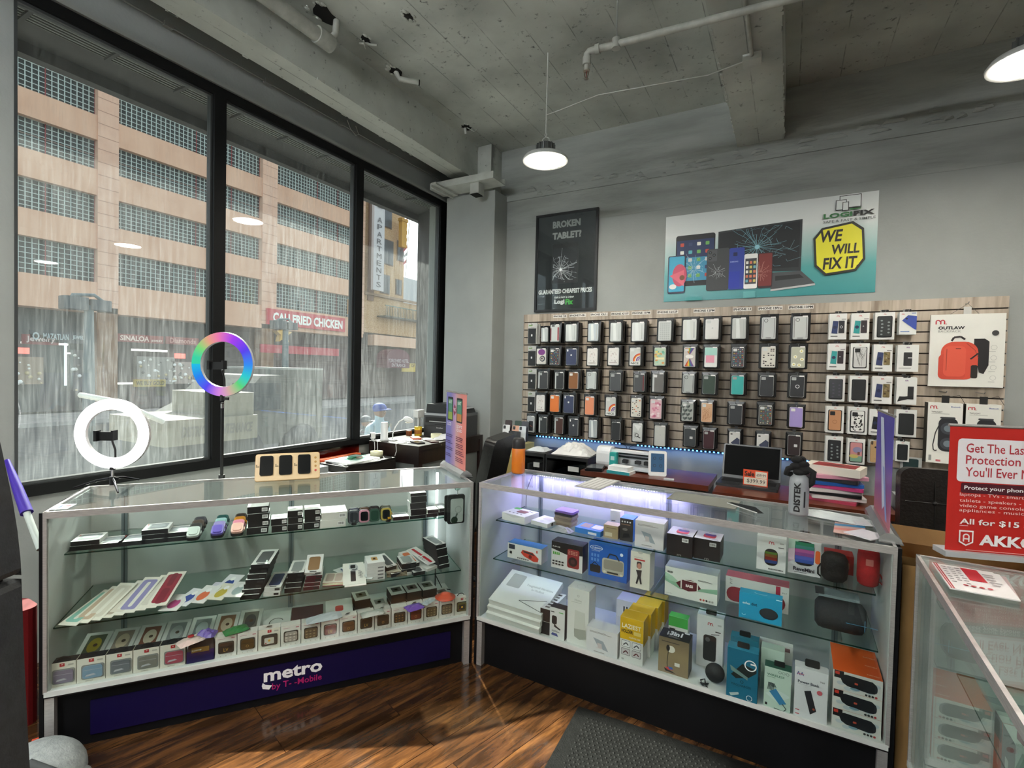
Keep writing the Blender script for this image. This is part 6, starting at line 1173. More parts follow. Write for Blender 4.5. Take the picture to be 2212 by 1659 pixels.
P = RC.z(*E_(1585, 765), SU); t = E('travel_pouch', 'black rounded zip pouch on the top shelf', 'pouch', RC.wld(P.x, .17, SU), RC.a); G().lathe([(.001, 0), (.034, .002), (.044, .014), (.048, .05), (.046, .085), (.036, .103), (.001, .106)], noisy('black_fabric', [(.3, '#0e0e0f'), (.7, '#1c1c1d')], 60, .8, .3), 28, T(0, 0, 0)).build('pouch', t); G().tube([(-.046, -.01, .06), (-.056, -.02, .045), (-.055, -.02, .02), (-.046, -.012, .01)], .003, mat('#101010'), 6).build('strap', t)
P = RC.z(*E_(1885, 840), SU); redf = noisy('red_fabric', [(.3, '#a51319'), (.7, '#c01a20')], 90, .75, .2); hT = zup(RC.wld(P.x, .19, SU), E_(0, 500)[1]) - SU
t = E('red_speaker', 'red upright cylinder speaker at the right end of the top shelf', 'speaker', RC.wld(P.x, .19, SU), RC.a); G().lathe([(.001, 0), (.026, .0), (.034, .008), (.037, .03), (.037, hT - .03), (.034, hT - .008), (.026, hT), (.001, hT)], redf, 28).build('body', t); G().rbox(-.012, -.0385, .085, .012, -.036, .11, .002, mat('#c9746c', .4), ax='y').build('badge', t); G().tube([(.037, 0, .05), (.048, -.005, .03), (.045, -.005, .01), (.037, 0, .02)], .003, mat('#a01318'), 6).build('strap', t)
P2 = RC.z(*E_(1690, 715), SU); flatbox(RC, 'speaker_box', 'red flat box lying behind between the pouch and the red speaker', 'box', P.x - .14, .26, SU + .001, .1, .08, .075, lambda g, w, d, h: fa(g, w, d, h).rrect(.6, .3, .85, .65, .003, '#e0906a'), None, '#b5221e')
# lower shelf
def f(g, w, d, h):
    a = fa(g, w, d, h); a.rect(.04, .62, .22, .93, '#1f2a3a'); a.poly([(.4, .5), (.45, .72), (.75, .66), (.92, .35), (.9, .12), (.78, .08), (.5, .3)], '#c9402e'); a.poly([(.45, .68), (.74, .62), (.82, .46), (.5, .55)], '#3a2f30'); a.disc(.68, .36, .01, '#7a2018'); a.rect(.85, .68, .89, .85, '#c9402e'); [a.disc(.32 + k * .06, .12, .004, '#3a3a3a') for k in range(6)]; a.rrect(.07, .3, .14, .48, .003, '#242424')
put(A_, 'speaker_box', 'white box with a blue top printed with a red tube speaker', 'box', (275, 660), 540, 545, SRL, .075, f, c='#dfe0dd', cf={'+z': '#2f77ad', '+x': '#c9cbcb'})
def f(g, w, d, h):
    a = fa(g, w, d, h); a.poly([(0, .72), (.5, .58), (1, .64), (1, 1), (0, 1)], '#141214'); a.rrect(.52, .12, .9, .82, .01, '#8a2328'); a.disc(.7, .36, .024, '#2a1517'); a.disc(.7, .36, .012, '#4a2226')
    for j in range(3): [a.rect(.55 + k * .08, .62 + j * .055, .61 + k * .08, .65 + j * .055, '#c98a7a') for k in range(4)]
    [a.rect(.06 + k * .06, .52, .1 + k * .06, .62, '#5fae4a') for k in range(4)]; [a.rrect(.05 + (k % 4) * .1, .24 - (k // 4) * .1, .12 + (k % 4) * .1, .3 - (k // 4) * .1, .002, '#2c2c2c') for k in range(8)]; a.text('NNS', .06, .8, .3, .85, '#d6d6d6', .02)
put(A_, 'radio_box', 'black and white box printed with a red portable radio', 'box', (615, 735), 858, 532, SRL, .075, f, c='#e0dfdc', cf={'+z': '#1c1a1c', '+x': '#15131a', '-x': '#15131a'})
def f(g, w, d, h):
    a = fa(g, w, d, h); a.ell(.2, .86, .17, .07, '#e8eef6'); a.ell(.2, .86, .155, .06, '#1f5fb5'); a.text('YUEGAN', .08, .83, .33, .885, '#eef2f8', .02); a.rrect(.36, .16, .92, .62, .012, '#b9b4a6'); a.rrect(.4, .3, .9, .58, .01, '#948f82'); a.line([(.5, .62), (.55, .76), (.72, .74), (.8, .6)], .006, '#2b2e33'); a.ell(.43, .22, .04, .035, '#d9d5c8'); a.ell(.86, .2, .04, .035, '#d9d5c8'); a.rect(.5, .19, .78, .24, '#33302c')
    a.rrect(.04, .14, .32, .36, .008, '#1a1c22'); a.line([(.1, .36), (.16, .44), (.26, .36)], .004, '#1a1c22'); [a.rrect(.07 + (k % 3) * .08, .6 - (k // 3) * .13, .12 + (k % 3) * .08, .69 - (k // 3) * .13, .002, '#5d8fd6') for k in range(6)]; a.text('FOLLOW ME', .08, .76, .3, .785, '#cfdcf0', .0); a.disc(.86, .8, .008, '#dfe8f5')
put(A_, 'radio_box', 'blue box printed with a beige retro radio', 'box', (905, 800), 1205, 540, SRL, .075, f, c='#1f5fb8', cf={'+z': '#2f74c9', '+x': '#2a6bc0'})
def f(g, w, d, h):
    a = fa(g, w, d, h); a.ell(.5, .99, .13, .035, '#c5c3bb'); a.text('Front/Camera', .2, .84, .62, .87, '#9a8a84', .0); a.rect(.2, .77, .75, .81, '#c0413a'); a.rrect(.33, .56, .58, .74, .006, '#4a3c3c'); a.ell(.46, .62, .1, .08, '#c98f7c'); a.poly([(.3, .5), (.6, .52), (.56, .34), (.4, .34)], '#3a3436'); a.poly([(.4, .36), (.54, .36), (.62, .14), (.54, .13), (.47, .28), (.38, .12), (.3, .13)], '#2c2c2f')
put(A_, 'gimbal_box', 'tall off white box printed with a phone on a small gimbal', 'box', (1228, 890), 1380, 610, SRL, .09, f, c='#e2dfd2')
def f(g, w, d, h):
    a = fa(g, w, d, h); a.poly([(0, .62), (.3, .5), (.7, .46), (1, .55), (1, .38), (.7, .36), (.3, .3), (0, .5)], '#8fbda0'); a.poly([(0, .8), (.15, .7), (.3, .5), (.1, .52), (0, .6)], '#a9cdb4'); a.poly([(.22, .5), (.34, .64), (.5, .69), (.62, .62), (.7, .46), (.6, .34), (.46, .28), (.3, .34)], '#5c1f28'); a.rect(.31, .34, .335, .62, '#e3dcd4'); a.rect(.62, .36, .645, .6, '#e3dcd4'); a.line([(.37, .65), (.58, .64)], .003, '#e3dcd4'); a.text('BASS', .41, .42, .55, .52, '#efe8e2', .05); a.text('B330', .05, .8, .15, .86, '#2a2a2a', .03); a.lines(.64, .7, .92, .75, 2, '#55605a'); [a.disc(.7 + k * .055, .1, .0045, c) for k, c in enumerate(['#b0443c', '#c95a4a', '#3a2c2a', '#a9aaa2', '#a9aaa2'])]; a.text('BK-A1 2012', .04, .08, .15, .1, '#6a6a66')
put(E_, 'football_speaker_box', 'pale green and white box printed with a football reading BASS', 'box', (140, 880), 590, 640, SRL, .09, f, c='#dfe3dc', cf={'+z': '#a9b3ae', '+x': '#c9d1cb'})
def f(g, w, d, h):
    a = fa(g, w, d, h); a.rrect(.02, .05, .95, .62, .03, '#8c2f3a'); a.text('P17', .07, .72, .11, .92, '#5a5a5a', .0, rot=1); a.rect(.8, .62, .87, .98, '#b02f48'); a.text('P17', .9, .74, .97, .79, '#777777')
put(E_, 'speaker_box', 'wide pink topped box printed with a dark red speaker, behind the bright blue box', 'box', (652, 950), 1200, 735, SRL, .08, f, c='#d9dad6', cf={'+z': '#c0606c', '+x': '#c9c9c5'}, dy=.02)
def f(g, w, d, h):
    a = fa(g, w, d, h); a.text('echo', .08, .56, .26, .66, '#d3f0f8', .03); a.text('dot', .29, .56, .43, .68, '#0c4a63', .03); a.ell(.7, .37, .215, .215, '#1d2126'); a.ell(.7, .2, .13, .045, '#112233'); a.ell(.7, .39, .19, .19, '#2a3037'); a.ring(.12, .2, .006, .0085, '#a9e2f2', 200, 340); a.rect(.86, .96, 1, .99, '#bfe9f4')
    b = fa(g, w, d, h, 't'); b.ring(.5, 1.0, .035, .038, '#c6eff8', 230, 310)
t, w, h = put(E_, 'smart_speaker_box', 'bright blue box printed with a black round speaker on the lower shelf', 'box', (775, 1062), 1142, 850, SRL, .05, f, c='#1f9ecb', cf={'+z': '#2aaeda', '+x': '#1787b0'}, dy=-.012)
# big boom box in clear packaging
P = RC.z(*E_(1420, 1180), SRL); Q = RC.y(*E_(2000, 1200), P.y); t = E('boombox_speaker', 'large dark grey cylinder speaker with a blue plus mark on the lower shelf', 'speaker', RC.wld(P.x, .17, SRL), RC.a); Lb = 1.70 - P.x - .02; mt = noisy('speaker_mesh', [(.3, '#15191d'), (.7, '#20262b')], 120, .7, .3)
G().lathe([(.001, 0), (.04, .0), (.056, .012), (.06, .03), (.06, Lb - .03), (.056, Lb - .012), (.04, Lb), (.001, Lb)], mt, 32, T(0, 0, .06) @ R(90, 'Y')).build('body', t); g = G(); F = T(0, -.0605, .06) @ R(90, 'X'); a = Art(g, F, 1, 1); a.line([(.1, 0), (.2, 0)], .002, '#5a9cc0'); a.line([(.16, -.022), (.16, .022)], .002, '#5a9cc0'); g.build('plus_mark', t)
g = G().rbox(0.01, .0, .121, Lb - .02, .08, .131, .003, mat('#7d8a90', .2), ax='z'); [g.box(.0 + .04 * k, .0, .129, .03 + .04 * k, .07, .1335, mat('#2b3138', .3)) for k in range(1)]; g.build('clear_lid', t)
# deck
def lapf(g, w, d, h):
    a = fa(g, w, d, h, 't'); a.rrect(.1, .5, .36, .9, .008, '#a7a8a2'); a.text('Toughshell Hardcase', .45, .62, .95, .7, '#8e928c', .0); a.text('for MacBook', .58, .54, .82, .6, '#9ea29c', .0); a.line([(.95, .38), (.5, .2), (.98, .06)], .0035, '#5c605e')
PA = RC.z(*A_(75, 1120), DK)
for k in range(3): flatbox(RC, 'laptop_case_box', 'large flat white laptop sleeve box at the left end of the deck, %s of three' % ['bottom', 'middle', 'top'][k], 'box', .045 + .004 * k, .02 + .006 * k, DK + .002 + k * .0335, .315, .25, .03, lapf if k == 2 else None, 'flat laptop case boxes', '#dcded8', None, -2, 19)
xl0 = RC.z(1162, 1371, DK).x; xl1 = RC.z(*A_(602, 1280), DK).x - .002
for k in range(2): flatbox(RC, 'lens_box', '%s slim box with a black end and lens pictures on its top' % ['lower', 'upper'][k], 'box', xl0, .03, DK + .001 + k * .064, xl1 - xl0, .2, .062, (lambda g, w, d, h: [fa(g, w, d, h, 't').rect(.3, .08 + q * .15, .75, .16 + q * .15, '#3a3c3c' if q % 2 else '#6d6862') for q in range(6)]) if k else None, 'slim lens boxes', '#dddeda', {'-y': '#1a1315', '+z': '#dddeda'})
def f(g, w, d, h):
    a = fa(g, w, d, h); a.rect(.05, .84, .3, .87, '#3c3c3c'); a.rect(.6, .86, .9, .89, '#6fb56a'); a.rrect(.14, .46, .48, .74, .008, '#1e2023'); a.poly([(.3, .48), (.5, .4), (.75, .34), (.7, .3), (.3, .38)], '#26282b'); a.lines(.15, .2, .7, .26, 2, '#55585a'); a.poly([(.1, .1), (.6, .08), (.5, .17), (.2, .18)], '#4a5590')
put(A_, 'holder_box', 'small white box printed with a black car phone holder at the front of the deck', 'box', (602, 1280), 718, 1045, DK, .05, f, c='#dcdddb', cf={'+z': '#1b1c1e', '+x': '#4a4648', '-x': '#222222'})
def f(g, w, d, h):
    a = fa(g, w, d, h); a.text('Home', .34, .78, .66, .82, '#a3a7a1', .0); a.lines(.18, .745, .85, .76, 1, '#b5b9b3'); a.ring(.5, .88, .004, .0055, '#a3a7a1'); a.poly([(.36, .62), (.83, .6), (.9, .14), (.88, .1), (.36, .14), (.33, .2)], '#d0d3cb'); a.poly([(.335, .28), (.88, .3), (.9, .14), (.6, .1), (.36, .14)], '#a3a69c'); fa(g, w, d, h, 't').ring(.5, .4, .02, .022, '#c3c6c0')
put(A_, 'camera_box', 'tall plain white box reading Home with a pale camera picture', 'box', (716, 1340), 884, 910, DK, .09, f, c='#e0e2dd', dy=.03)
put(A_, 'stand_box', 'white box printed with a tablet on a stand, at the front of the deck', 'box', (888, 1388), 1130, 1195, DK, .08, tabf, c='#dfe0e2')
PB = RC.z(*A_(1118, 1130), DK)
for k in range(2): flatbox(RC, 'cable_box', '%s white box printed with black cables behind the yellow boxes' % ['lower', 'upper'][k], 'box', RC.y(*A_(1117, 1100), .24).x, .25, DK + .001 + k * .083, .12, .1, .081, (lambda g, w, d, h: [fa(g, w, d, h).rect(.3 + q * .12, .3, .36 + q * .12, .65, '#2a2a2c') for q in (0, 1)]), 'white cable boxes at the back', '#d6d4dc')
def f(g, w, d, h):
    a = fa(g, w, d, h); a.rect(0, .5, 1, 1, '#d9ae1c'); a.text('LAZIEST', .08, .76, .9, .86, '#f2ecd6', .02); a.text('HOLDER', .06, .65, .56, .73, '#2a2413', .03); a.rrect(.6, .64, .9, .72, .003, '#e8cf78'); a.text('HOLDER FOR STAND', .4, .55, .88, .585, '#f6efd4', .02)
    for u, v in ((.08, .33), (.54, .33), (.08, .15), (.54, .15)):
        a.rrect(u, v, u + .38, v + .15, .004, '#3a3c3e'); a.rrect(u + .012, v + .008, u + .368, v + .142, .004, '#e3e4e4' if v > .2 else '#c9c4c4'); a.line([(u + .08, v + .04), (u + .2, v + .1), (u + .3, v + .05)], .005, '#4a4c50' if v > .2 else '#5c2328')
    a.text('CE', .1, .04, .2, .075, '#2a2a2a')
P = RC.z(*A_(1137, 1472), DK); w_ = .088; y0 = .018
for k in range(4):
    A = RC.wld(P.x + .012 * k, y0 + .083 * k, DK); h_ = zup(RC.wld(P.x, P.y, DK), A_(0, 1130)[1]) - DK; h_ = max(.17, min(h_, .2)); t = E('phone_holder_box', 'yellow and white phone holder box, %s' % ['front one of the row', 'second of the row going back', 'third of the row going back', 'rearmost of the row'][k], 'box', A, RC.a, 'row of yellow phone holder boxes')
    g = G().box(0, 0, 0, .105, .081, h_, '#dcdcd8', faces={'+z': mat('#d9ae1c')}); art(g, 0, 0, 0, .105, .081, h_, 'r').rect(0, .42, 1, 1, '#cfa51a'); f(g, .105, .081, h_) if k == 0 else art(g, 0, 0, 0, .105, .081, h_).rect(0, .5, 1, 1, '#d9ae1c'); g.build('box', t)
def f(g, w, d, h):
    a = fa(g, w, d, h); a.lines(.1, .85, .95, .9, 1, '#4a4238'); a.ell(.42, .7, .13, .1, '#e6e2d4'); a.ell(.32, .72, .06, .09, '#2a2622'); a.line([(.33, .64), (.3, .3), (.32, .12)], .0025, '#3a342c'); a.poly([(.2, .14), (.5, .08), (.6, .04), (.25, .06)], '#3a2f2a'); a.poly([(.22, .16), (.4, .2), (.52, .13), (.34, .1)], '#c9484a'); a.poly([(.34, .2), (.48, .2), (.5, .14), (.38, .13)], '#3f66b5'); a.rect(.55, .26, .72, .36, '#dedcd4')
    b = fa(g, w, d, h, 't'); b.text('3in1', .3, .35, .72, .8, '#f2f2f2', .05); b.lines(.3, .1, .7, .28, 2, '#9a9a9a'); b.rect(.75, .82, .92, .95, '#e8e8e8'); b.text('NEW', .22, .3, .27, .7, '#f2f2f2', .05, rot=1)
bronze = gradmat('bronze_print', [(0, '#8c7a62'), (.5, '#9a8766'), (1, '#6d5f4c')], 2, 0, .17)
t, w, h = put(F_, 'desk_lamp_box', 'bronze box with a black lid reading 3in1 printed with a desk lamp', 'box', (557, 575), 758, 345, DK, .085, f, c=bronze, cf={'+z': '#141315', '+x': '#4d463c', '-x': '#4d463c'})
put(F_, 'car_charger_box', 'small green topped white box behind the bronze lamp box', 'box', (628, 290), 755, 212, DK + .0, .05, lambda g, w, d, h: (fa(g, w, d, h).rect(0, .72, 1, 1, '#3fa64a'), fa(g, w, d, h).rect(.05, .4, .35, .66, '#1c1c1c'), fa(g, w, d, h).text('C10', .7, .5, .92, .6, '#2a2a2a')), c='#dfe2dd', cf={'+z': '#3fa64a'}, y=.22)
def f(g, w, d, h):
    a = fa(g, w, d, h); mlogo(a, .5, .86, .02); a.rect(.78, .85, .92, .88, '#b5b5b5'); a.rect(.7, .72, .9, .74, '#4a4a4a'); a.rrect(.26, .14, .74, .64, .012, '#1b1c1f'); a.disc(.42, .55, .01, '#55585c'); a.line([(.55, .66), (.85, .69)], .003, '#2a2a2a')
t, w, h = put(F_, 'speaker_box', 'tall white box with a black lantern speaker behind the round pouch', 'box', (808, 535), 985, 200, DK, .07, f, c='#dadbdc'); G().rbox(w * .3, .02, h, w * .7, .03, h + .02, .005, mat('#151515'), ax='y').build('hang_tab', t)
P = RC.z(*F_(945, 620), DK); t = E('round_pouch', 'black round hard pouch with a cord loop in front of the tall white box', 'pouch', RC.wld(P.x, .055, DK), RC.a); G().lathe([(.001, -.016), (.03, -.014), (.038, -.004), (.038, .004), (.03, .014), (.001, .016)], mat('#17181b', .7), 24, T(0, 0, .048) @ R(78, 'X') @ R(-20, 'Z')).build('pouch', t)
G().tube([(-.02, -.03, .01), (-.045, -.04, .006), (-.05, -.035, .02), (-.035, -.03, .026), (-.03, -.04, .008), (-.02, -.05, .005), (-.035, -.05, .004), (-.05, -.04, .01)], .0035, mat('#101012'), 6, True).build('cord', t)
def f(g, w, d, h):
    a = fa(g, w, d, h); a.poly([(.14, .48), (.5, .74), (.95, .68), (.95, .62), (.72, .5), (.3, .42)], '#16211f'); a.poly([(.1, .66), (.68, .5), (.68, .44), (.14, .56)], '#5f7d78'); a.ring(.76, .74, .018, .022, '#e3e8e6'); a.rect(.76, .76, .92, .79, '#e6e6e2'); a.text('MAGCHARGER', .16, .28, .8, .325, '#0c3a42', .0); a.ring(.5, .38, .004, .006, '#0c3a42'); a.poly([(.1, .1), (.4, .16), (.42, .12), (.16, .05)], '#a9c0be'); a.ring(.75, .1, .009, .011, '#dfe6e4')
for k in (1, 0):
    if k: t, w, h = put(F_, 'power_bank_box', 'teal box behind the front teal power bank box', 'box', (1028, 690), 1215, 345, DK, .05, None, c='#1f6f86', cf={'+z': '#2a7d93'}, y=.16)
    else: t, w, h = put(F_, 'power_bank_box', 'teal blue box printed with a dark power bank at the front of the deck', 'box', (1008, 748), 1215, 420, DK, .055, f, c='#145f78', cf={'+z': '#2a86a4'})
    G().rbox(w * .3, .02, h, w * .7, .026, h + .022, .005, mat('#161616'), ax='y').build('hang_tab', t)
def f(g, w, d, h):
    a = fa(g, w, d, h); a.text('WIRELESS', .1, .8, .75, .85, '#4a7a66', .02); a.lines(.1, .75, .55, .775, 1, '#7a9a8a'); [a.ring(.58 + k * .14, .93, .004, .0055, '#7a8a84') for k in range(3)]; a.poly([(.05, .35), (.5, .5), (.95, .42), (.95, .38), (.5, .2)], '#cfe0da'); a.poly([(.2, .42), (.45, .52), (.85, .22), (.6, .16)], '#3f86b5'); [a.line([(.14 + k * .05, .46), (.17 + k * .05, .64), (.3 + k * .04, .55)], .0018, '#27363a') for k in range(5)]; a.line([(.7, .2), (.85, .1), (.75, .03), (.4, .05)], .003, '#27363a'); a.rect(.06, .08, .14, .14, '#2a2a2a')
t, w, h = put(F_, 'charger_box', 'pale green box printed with a blue wireless charger and cables', 'box', (1256, 815), 1435, 545, DK, .05, f, c='#c3d8cb', cf={'+z': '#2c5a4a', '+x': '#2c5a4a'}); G().rbox(w * .35, .02, h, w * .75, .025, h + .02, .003, mat('#161616'), ax='y').build('hang_tab', t)
put(F_, 'charger_box', 'pale green charger box behind the front pale green one', 'box', (1232, 740), 1388, 420, DK, .05, None, c='#b9cfc3', y=.13); put(F_, 'cable_box', 'white box with small cable pictures at the back behind the pale green boxes', 'box', (1222, 640), 1445, 372, DK, .03, lambda g, w, d, h: [fa(g, w, d, h).rect(.15 + k * .3, .84, .32 + k * .3, .94, '#8a6a6c') for k in range(3)], c='#d0d0ce', y=.22)
def f(g, w, d, h):
    a = fa(g, w, d, h); alogo(a, .18, .88, .022); a.text('Power Bank', .1, .7, .75, .755, '#4a4f5c', .02); a.text('T10', .76, .8, .9, .83, '#3a3a3a'); a.lines(.1, .67, .7, .685, 1, '#b5b5b5'); a.poly([(.3, .56), (.5, .6), (.68, .22), (.5, .13)], '#26262a'); a.disc(.6, .25, .004, '#b5543c'); a.disc(.76, .6, .009, '#c9606a'); [a.lines(.05, .05 + k * .08, .22, .09 + k * .08, 1, '#c04a5a') for k in range(2)]
t, w, h = put(F_, 'power_bank_box', 'white box reading Power Bank printed with a black slab', 'box', (1455, 878), 1678, 548, DK, .05, f, c='#dcdde0'); G().rbox(w * .3, .02, h, w * .75, .025, h + .028, .006, mat('#161616'), ax='y').build('hang_tab', t)
def jf(g, w, d, h):
    a = fa(g, w, d, h); a.rect(.02, .62, .22, 1, '#1a1416'); a.rect(.04, .8, .13, .95, '#c93a2c'); q = random.Random(4)
    for k in range(5): a.z -= a.d * .8; a.ell(.1 + .85 * q.random(), .1 + .7 * q.random(), .08, .1, '#c3ccd0')
    a.poly([(.16, .6), (.2, .84), (.26, .88), (.8, .84), (.88, .7), (.9, .4), (.85, .26), (.75, .22), (.3, .3), (.2, .42)], '#15161c'); a.rrect(.44, .48, .51, .58, .002, '#c9503a'); a.ell(.87, .5, .03, .2, '#23252c'); [a.disc(.68 + k * .065, .1, .004, c) for k, c in enumerate(['#2a2a2a', '#2a2a2a', '#2a2a2a', '#b03a3a'])]; a.ell(.45, .24, .1, .06, '#7fa0b0')
hj = .071; P = RC.z(*F_(1708, 955), DK); wj = 1.722 - P.x
for k in range(3):
    t = E('tube_speaker_box', 'black tube speaker box in the orange topped stack of the middle case, %s' % ['bottom', 'middle', 'top'][k], 'box', RC.wld(P.x, .02, DK + .0005 + k * (hj + .0007)), RC.a, 'tube speaker boxes in the middle case'); g = G().box(0, 0, 0, wj, .22, hj, '#dcdad4', faces={'+z': mat('#dd5a1e'), '-x': mat('#c9c6c0'), '+x': mat('#dd5a1e')}); jf(g, wj, .22, hj)
    b = art(g, 0, 0, 0, wj, .22, hj, 't'); [b.text('PORTABLE', .7, .08 + q * .3, .95, .12 + q * .3, '#f0b89a') for q in range(3)] if k == 2 else 0; g.build('box', t)
# led strips under the top of the middle case
wl_ = emit('white_led', (.85, .82, 1), 8)
for i, (x0, x1) in enumerate([(.13, .30), (.42, .82)]):
    g = G().box(x0, .408, H0 - .016, x1, .416, H0 - .013, mat('#d9d9dc')); x = x0
    while x < x1: g.box(x, .409, H0 - .0175, x + .005, .415, H0 - .016, wl_); x += .014
    if i == 0: g.tube([(x0, .412, H0 - .015), (.10, .40, H0 - .02), (.08, .37, .86), (.10, .33, .77)], .002, mat('#111111'), 6)
    o = g.build('led_strip', loc=RC.o, rz=RC.a); tag(o, ['short white led strip with a black cable under the top of the middle case', 'long white led strip under the top of the middle case'][i], 'light')
lights('case_led', 'AREA', RC.wld(.5, .40, H0 - .022), 1.7, (.5, .42, 1), .9, (0, 0, RC.a), sy=.01)
# ---- third case stock ----
A3, B3 = C3.z(2087, 1423, .52), C3.z(2187, 1607, .52); A3.x = max(A3.x, .02); A3.y = max(.02, min(A3.y, .3)); print('A3', A3, B3); mx_ = (A3.x + B3.x) / 2 - .02
flatbox(C3, 'speaker_box', 'tall orange and black box with a white top inside the right case', 'box', A3.x, A3.y, DK + .001, mx_ - A3.x, .10, .265, lambda g, w, d, h: (fa(g, w, d, h).rect(0, .75, 1, 1, '#1c1715'), fa(g, w, d, h).rrect(.5, .45, .7, .65, .004, '#e0a890'), fa(g, w, d, h, 't').rrect(.7, .3, .9, .7, .005, '#3f78c0')), None, '#c4501c', {'+z': '#dfe2da'})
flatbox(C3, 'speaker_box', 'tall grey box with a white top and a red mark inside the right case', 'box', mx_ + .003, A3.y, DK + .001, B3.x - mx_, .10, .265, lambda g, w, d, h: (fa(g, w, d, h).ell(.3, .3, .12, .05, '#a83038'), fa(g, w, d, h).rrect(.3, .5, .55, .7, .004, '#d3d6d4'), fa(g, w, d, h, 't').rrect(.75, .3, .95, .75, .005, '#b04a54')), None, '#4a5452', {'+z': '#dfe2da', '+x': '#9fb0a8'})
flatbox(C3, 'gadget_box', 'white box with blue and red app marks on the shelf of the right case', 'box', .75, .14, .621, .24, .14, .05, lambda g, w, d, h: (fa(g, w, d, h, 't').rrect(.1, .2, .25, .45, .005, '#3f78c0'), fa(g, w, d, h, 't').rrect(.7, .2, .85, .45, .005, '#b03a4a')), None, '#dcdedc')
flatbox(C3, 'gadget_box', 'dark red open tray on the shelf of the right case', 'box', .35, .16, .621, .2, .2, .03, None, None, '#6d2024', None, 10)
# ================= on the case tops =================
Tz = H0 + .0006
bl_ = mat('#101113', .35); ch = mat('#c9cacc', .12, 1)
def ringlight(loc, rz, R0, r, m, name, lb, stand, back):
    t = E(name, lb, 'light', loc, rz); zc = stand; g = G(); n = 64
    prof = [(-.010, R0 - r), (-.010, R0 + r), (.004, R0 + r + .003), (.008, R0 + r), (.008, R0 - r), (.004, R0 - r - .003)]
    front = []; 
    def band(p, q, mm):
        V = []; F = []
        for j in range(n): a = 2 * pi * j / n; V += [(p[1] * cos(a), p[0], p[1] * sin(a)), (q[1] * cos(a), q[0], q[1] * sin(a))]
        for j in range(n): k = (j + 1) % n; F.append((2 * j, 2 * j + 1, 2 * k + 1, 2 * k))
        return V, F, mm
    gl, gb = G(), G(); h_ = [(-.006, R0 - r), (-.013, R0 - r * .6), (-.016, R0), (-.013, R0 + r * .6), (-.006, R0 + r)]
    for p, q in zip(h_, h_[1:]): V, F, mm = band(p, q, m); gl.add(V, F, mm, None, True)
    for p, q in zip([(-.006, R0 + r), (.008, R0 + r + .002), (.01, R0), (.008, R0 - r - .002)], [(.008, R0 + r + .002), (.01, R0), (.008, R0 - r - .002), (-.006, R0 - r)]): V, F, mm = band(p, q, back); gb.add(V, F, mm, None, True)
    a = gl.build('ring_diffuser', t); a.location = (0, 0, zc); b = gb.build('ring_housing', t); b.location = (0, 0, zc)
    g = G().tube([(0, .0, -R0 - .02), (.0, .02, -R0 - .0), (.005, .01, -R0 * .55), (.004, -.01, -.03)], .0045, bl_, 8); o = g.build('gooseneck', t); o.location = (0, 0, zc)
    w = R0 * .5; g = G().rbox(-w * .75, -.03, -.028, w * .4, -.012, .012, .006, bl_, ax='y').box(-w * .78, -.045, -.03, -w * .62, -.012, .018, bl_).box(w * .3, -.045, -.026, w * .44, -.012, .02, bl_); o = g.build('phone_holder', t); o.location = (0, 0, zc); return t
# white one standing on the left case
P = LC.z(243, 1053, H0); cP = onplane(246, 937, LC.wld(P.x, P.y, 0), Vector((FWD.x, FWD.y, 0)).normalized()); Ld = (Vector((P.x, P.y, 0))); W_ = LC.wld(P.x, P.y, Tz)
dist = (W_ - EYE).dot(FWD); R0 = 65 / FP * dist * .98; zc = zup(W_, 937) - Tz; print('ring', W_, dist, R0, zc)
t = ringlight(W_, YAW + radians(6), R0, 11 / FP * dist, emit('ring_white', (1, .97, .96), 5), 'ring_light', 'small glowing white ring light on a short tripod on the left display case', zc, mat('#d9d9d9', .4))
g = G().tube([(0, 0, .012), (0, 0, .05)], .012, bl_, 12).tube([(0, 0, .05), (0, 0, zc - R0 - .02)], .006, ch, 10).tube([(0, 0, zc - R0 - .03), (0, 0, zc - R0 - .012)], .012, bl_, 12).box(.008, -.004, .035, .026, .004, .047, bl_); g.build('post', t)
for k, a in enumerate((100, 210, 330)): c_, s_ = cos(radians(a - 20)), sin(radians(a - 20)); G().tube([(0, 0, .045), (c_ * .06, s_ * .06, .034), (c_ * .15, s_ * .15, .004)], [.006, .006, .004], mat('#2a2b2e', .15, .8), 8).build('leg', t)
# colourful one on the floor stand behind the case
def rainbow_mat():
    M, t, o = newmat('rainbow_ring'); tc = N(t, 'ShaderNodeTexCoord'); sp = N(t, 'ShaderNodeSeparateXYZ'); t.links.new(tc.outputs['Object'], sp.inputs[0]); at = N(t, 'ShaderNodeMath', operation='ARCTAN2'); t.links.new(sp.outputs[2], at.inputs[0]); t.links.new(sp.outputs[0], at.inputs[1])
    mr = N(t, 'ShaderNodeMapRange'); mr.inputs['From Min'].default_value = -pi; mr.inputs['From Max'].default_value = pi; t.links.new(at.outputs[0], mr.inputs[0])
    rp = ramp(t, [(0, '#27c2e8'), (.08, '#2f86f0'), (.16, '#5b50f2'), (.24, '#d88ae0'), (.3, '#d6b0a8'), (.37, '#62d67e'), (.43, '#38cfd0'), (.5, '#3a90f4'), (.58, '#5b48f0'), (.68, '#a846f0'), (.77, '#f07fb0'), (.83, '#e8a58a'), (.9, '#7fdc7e'), (.96, '#3fd6a8')]); t.links.new(mr.outputs[0], rp.inputs[0])
    e = N(t, 'ShaderNodeEmission', i_Strength=.42); t.links.new(rp.outputs[0], e.inputs[0]); t.links.new(e.outputs[0], o.inputs[0]); return M
Bs = LC.wld(LC.z(483, 1040, H0).x, .62, 0); v = onplane(481, 787, Bs, Vector((FWD.x, FWD.y, 0)).normalized()); Bs = Vector((v.x, v.y, 0)); dist = (v - EYE).dot(FWD); R0 = 59 / FP * dist
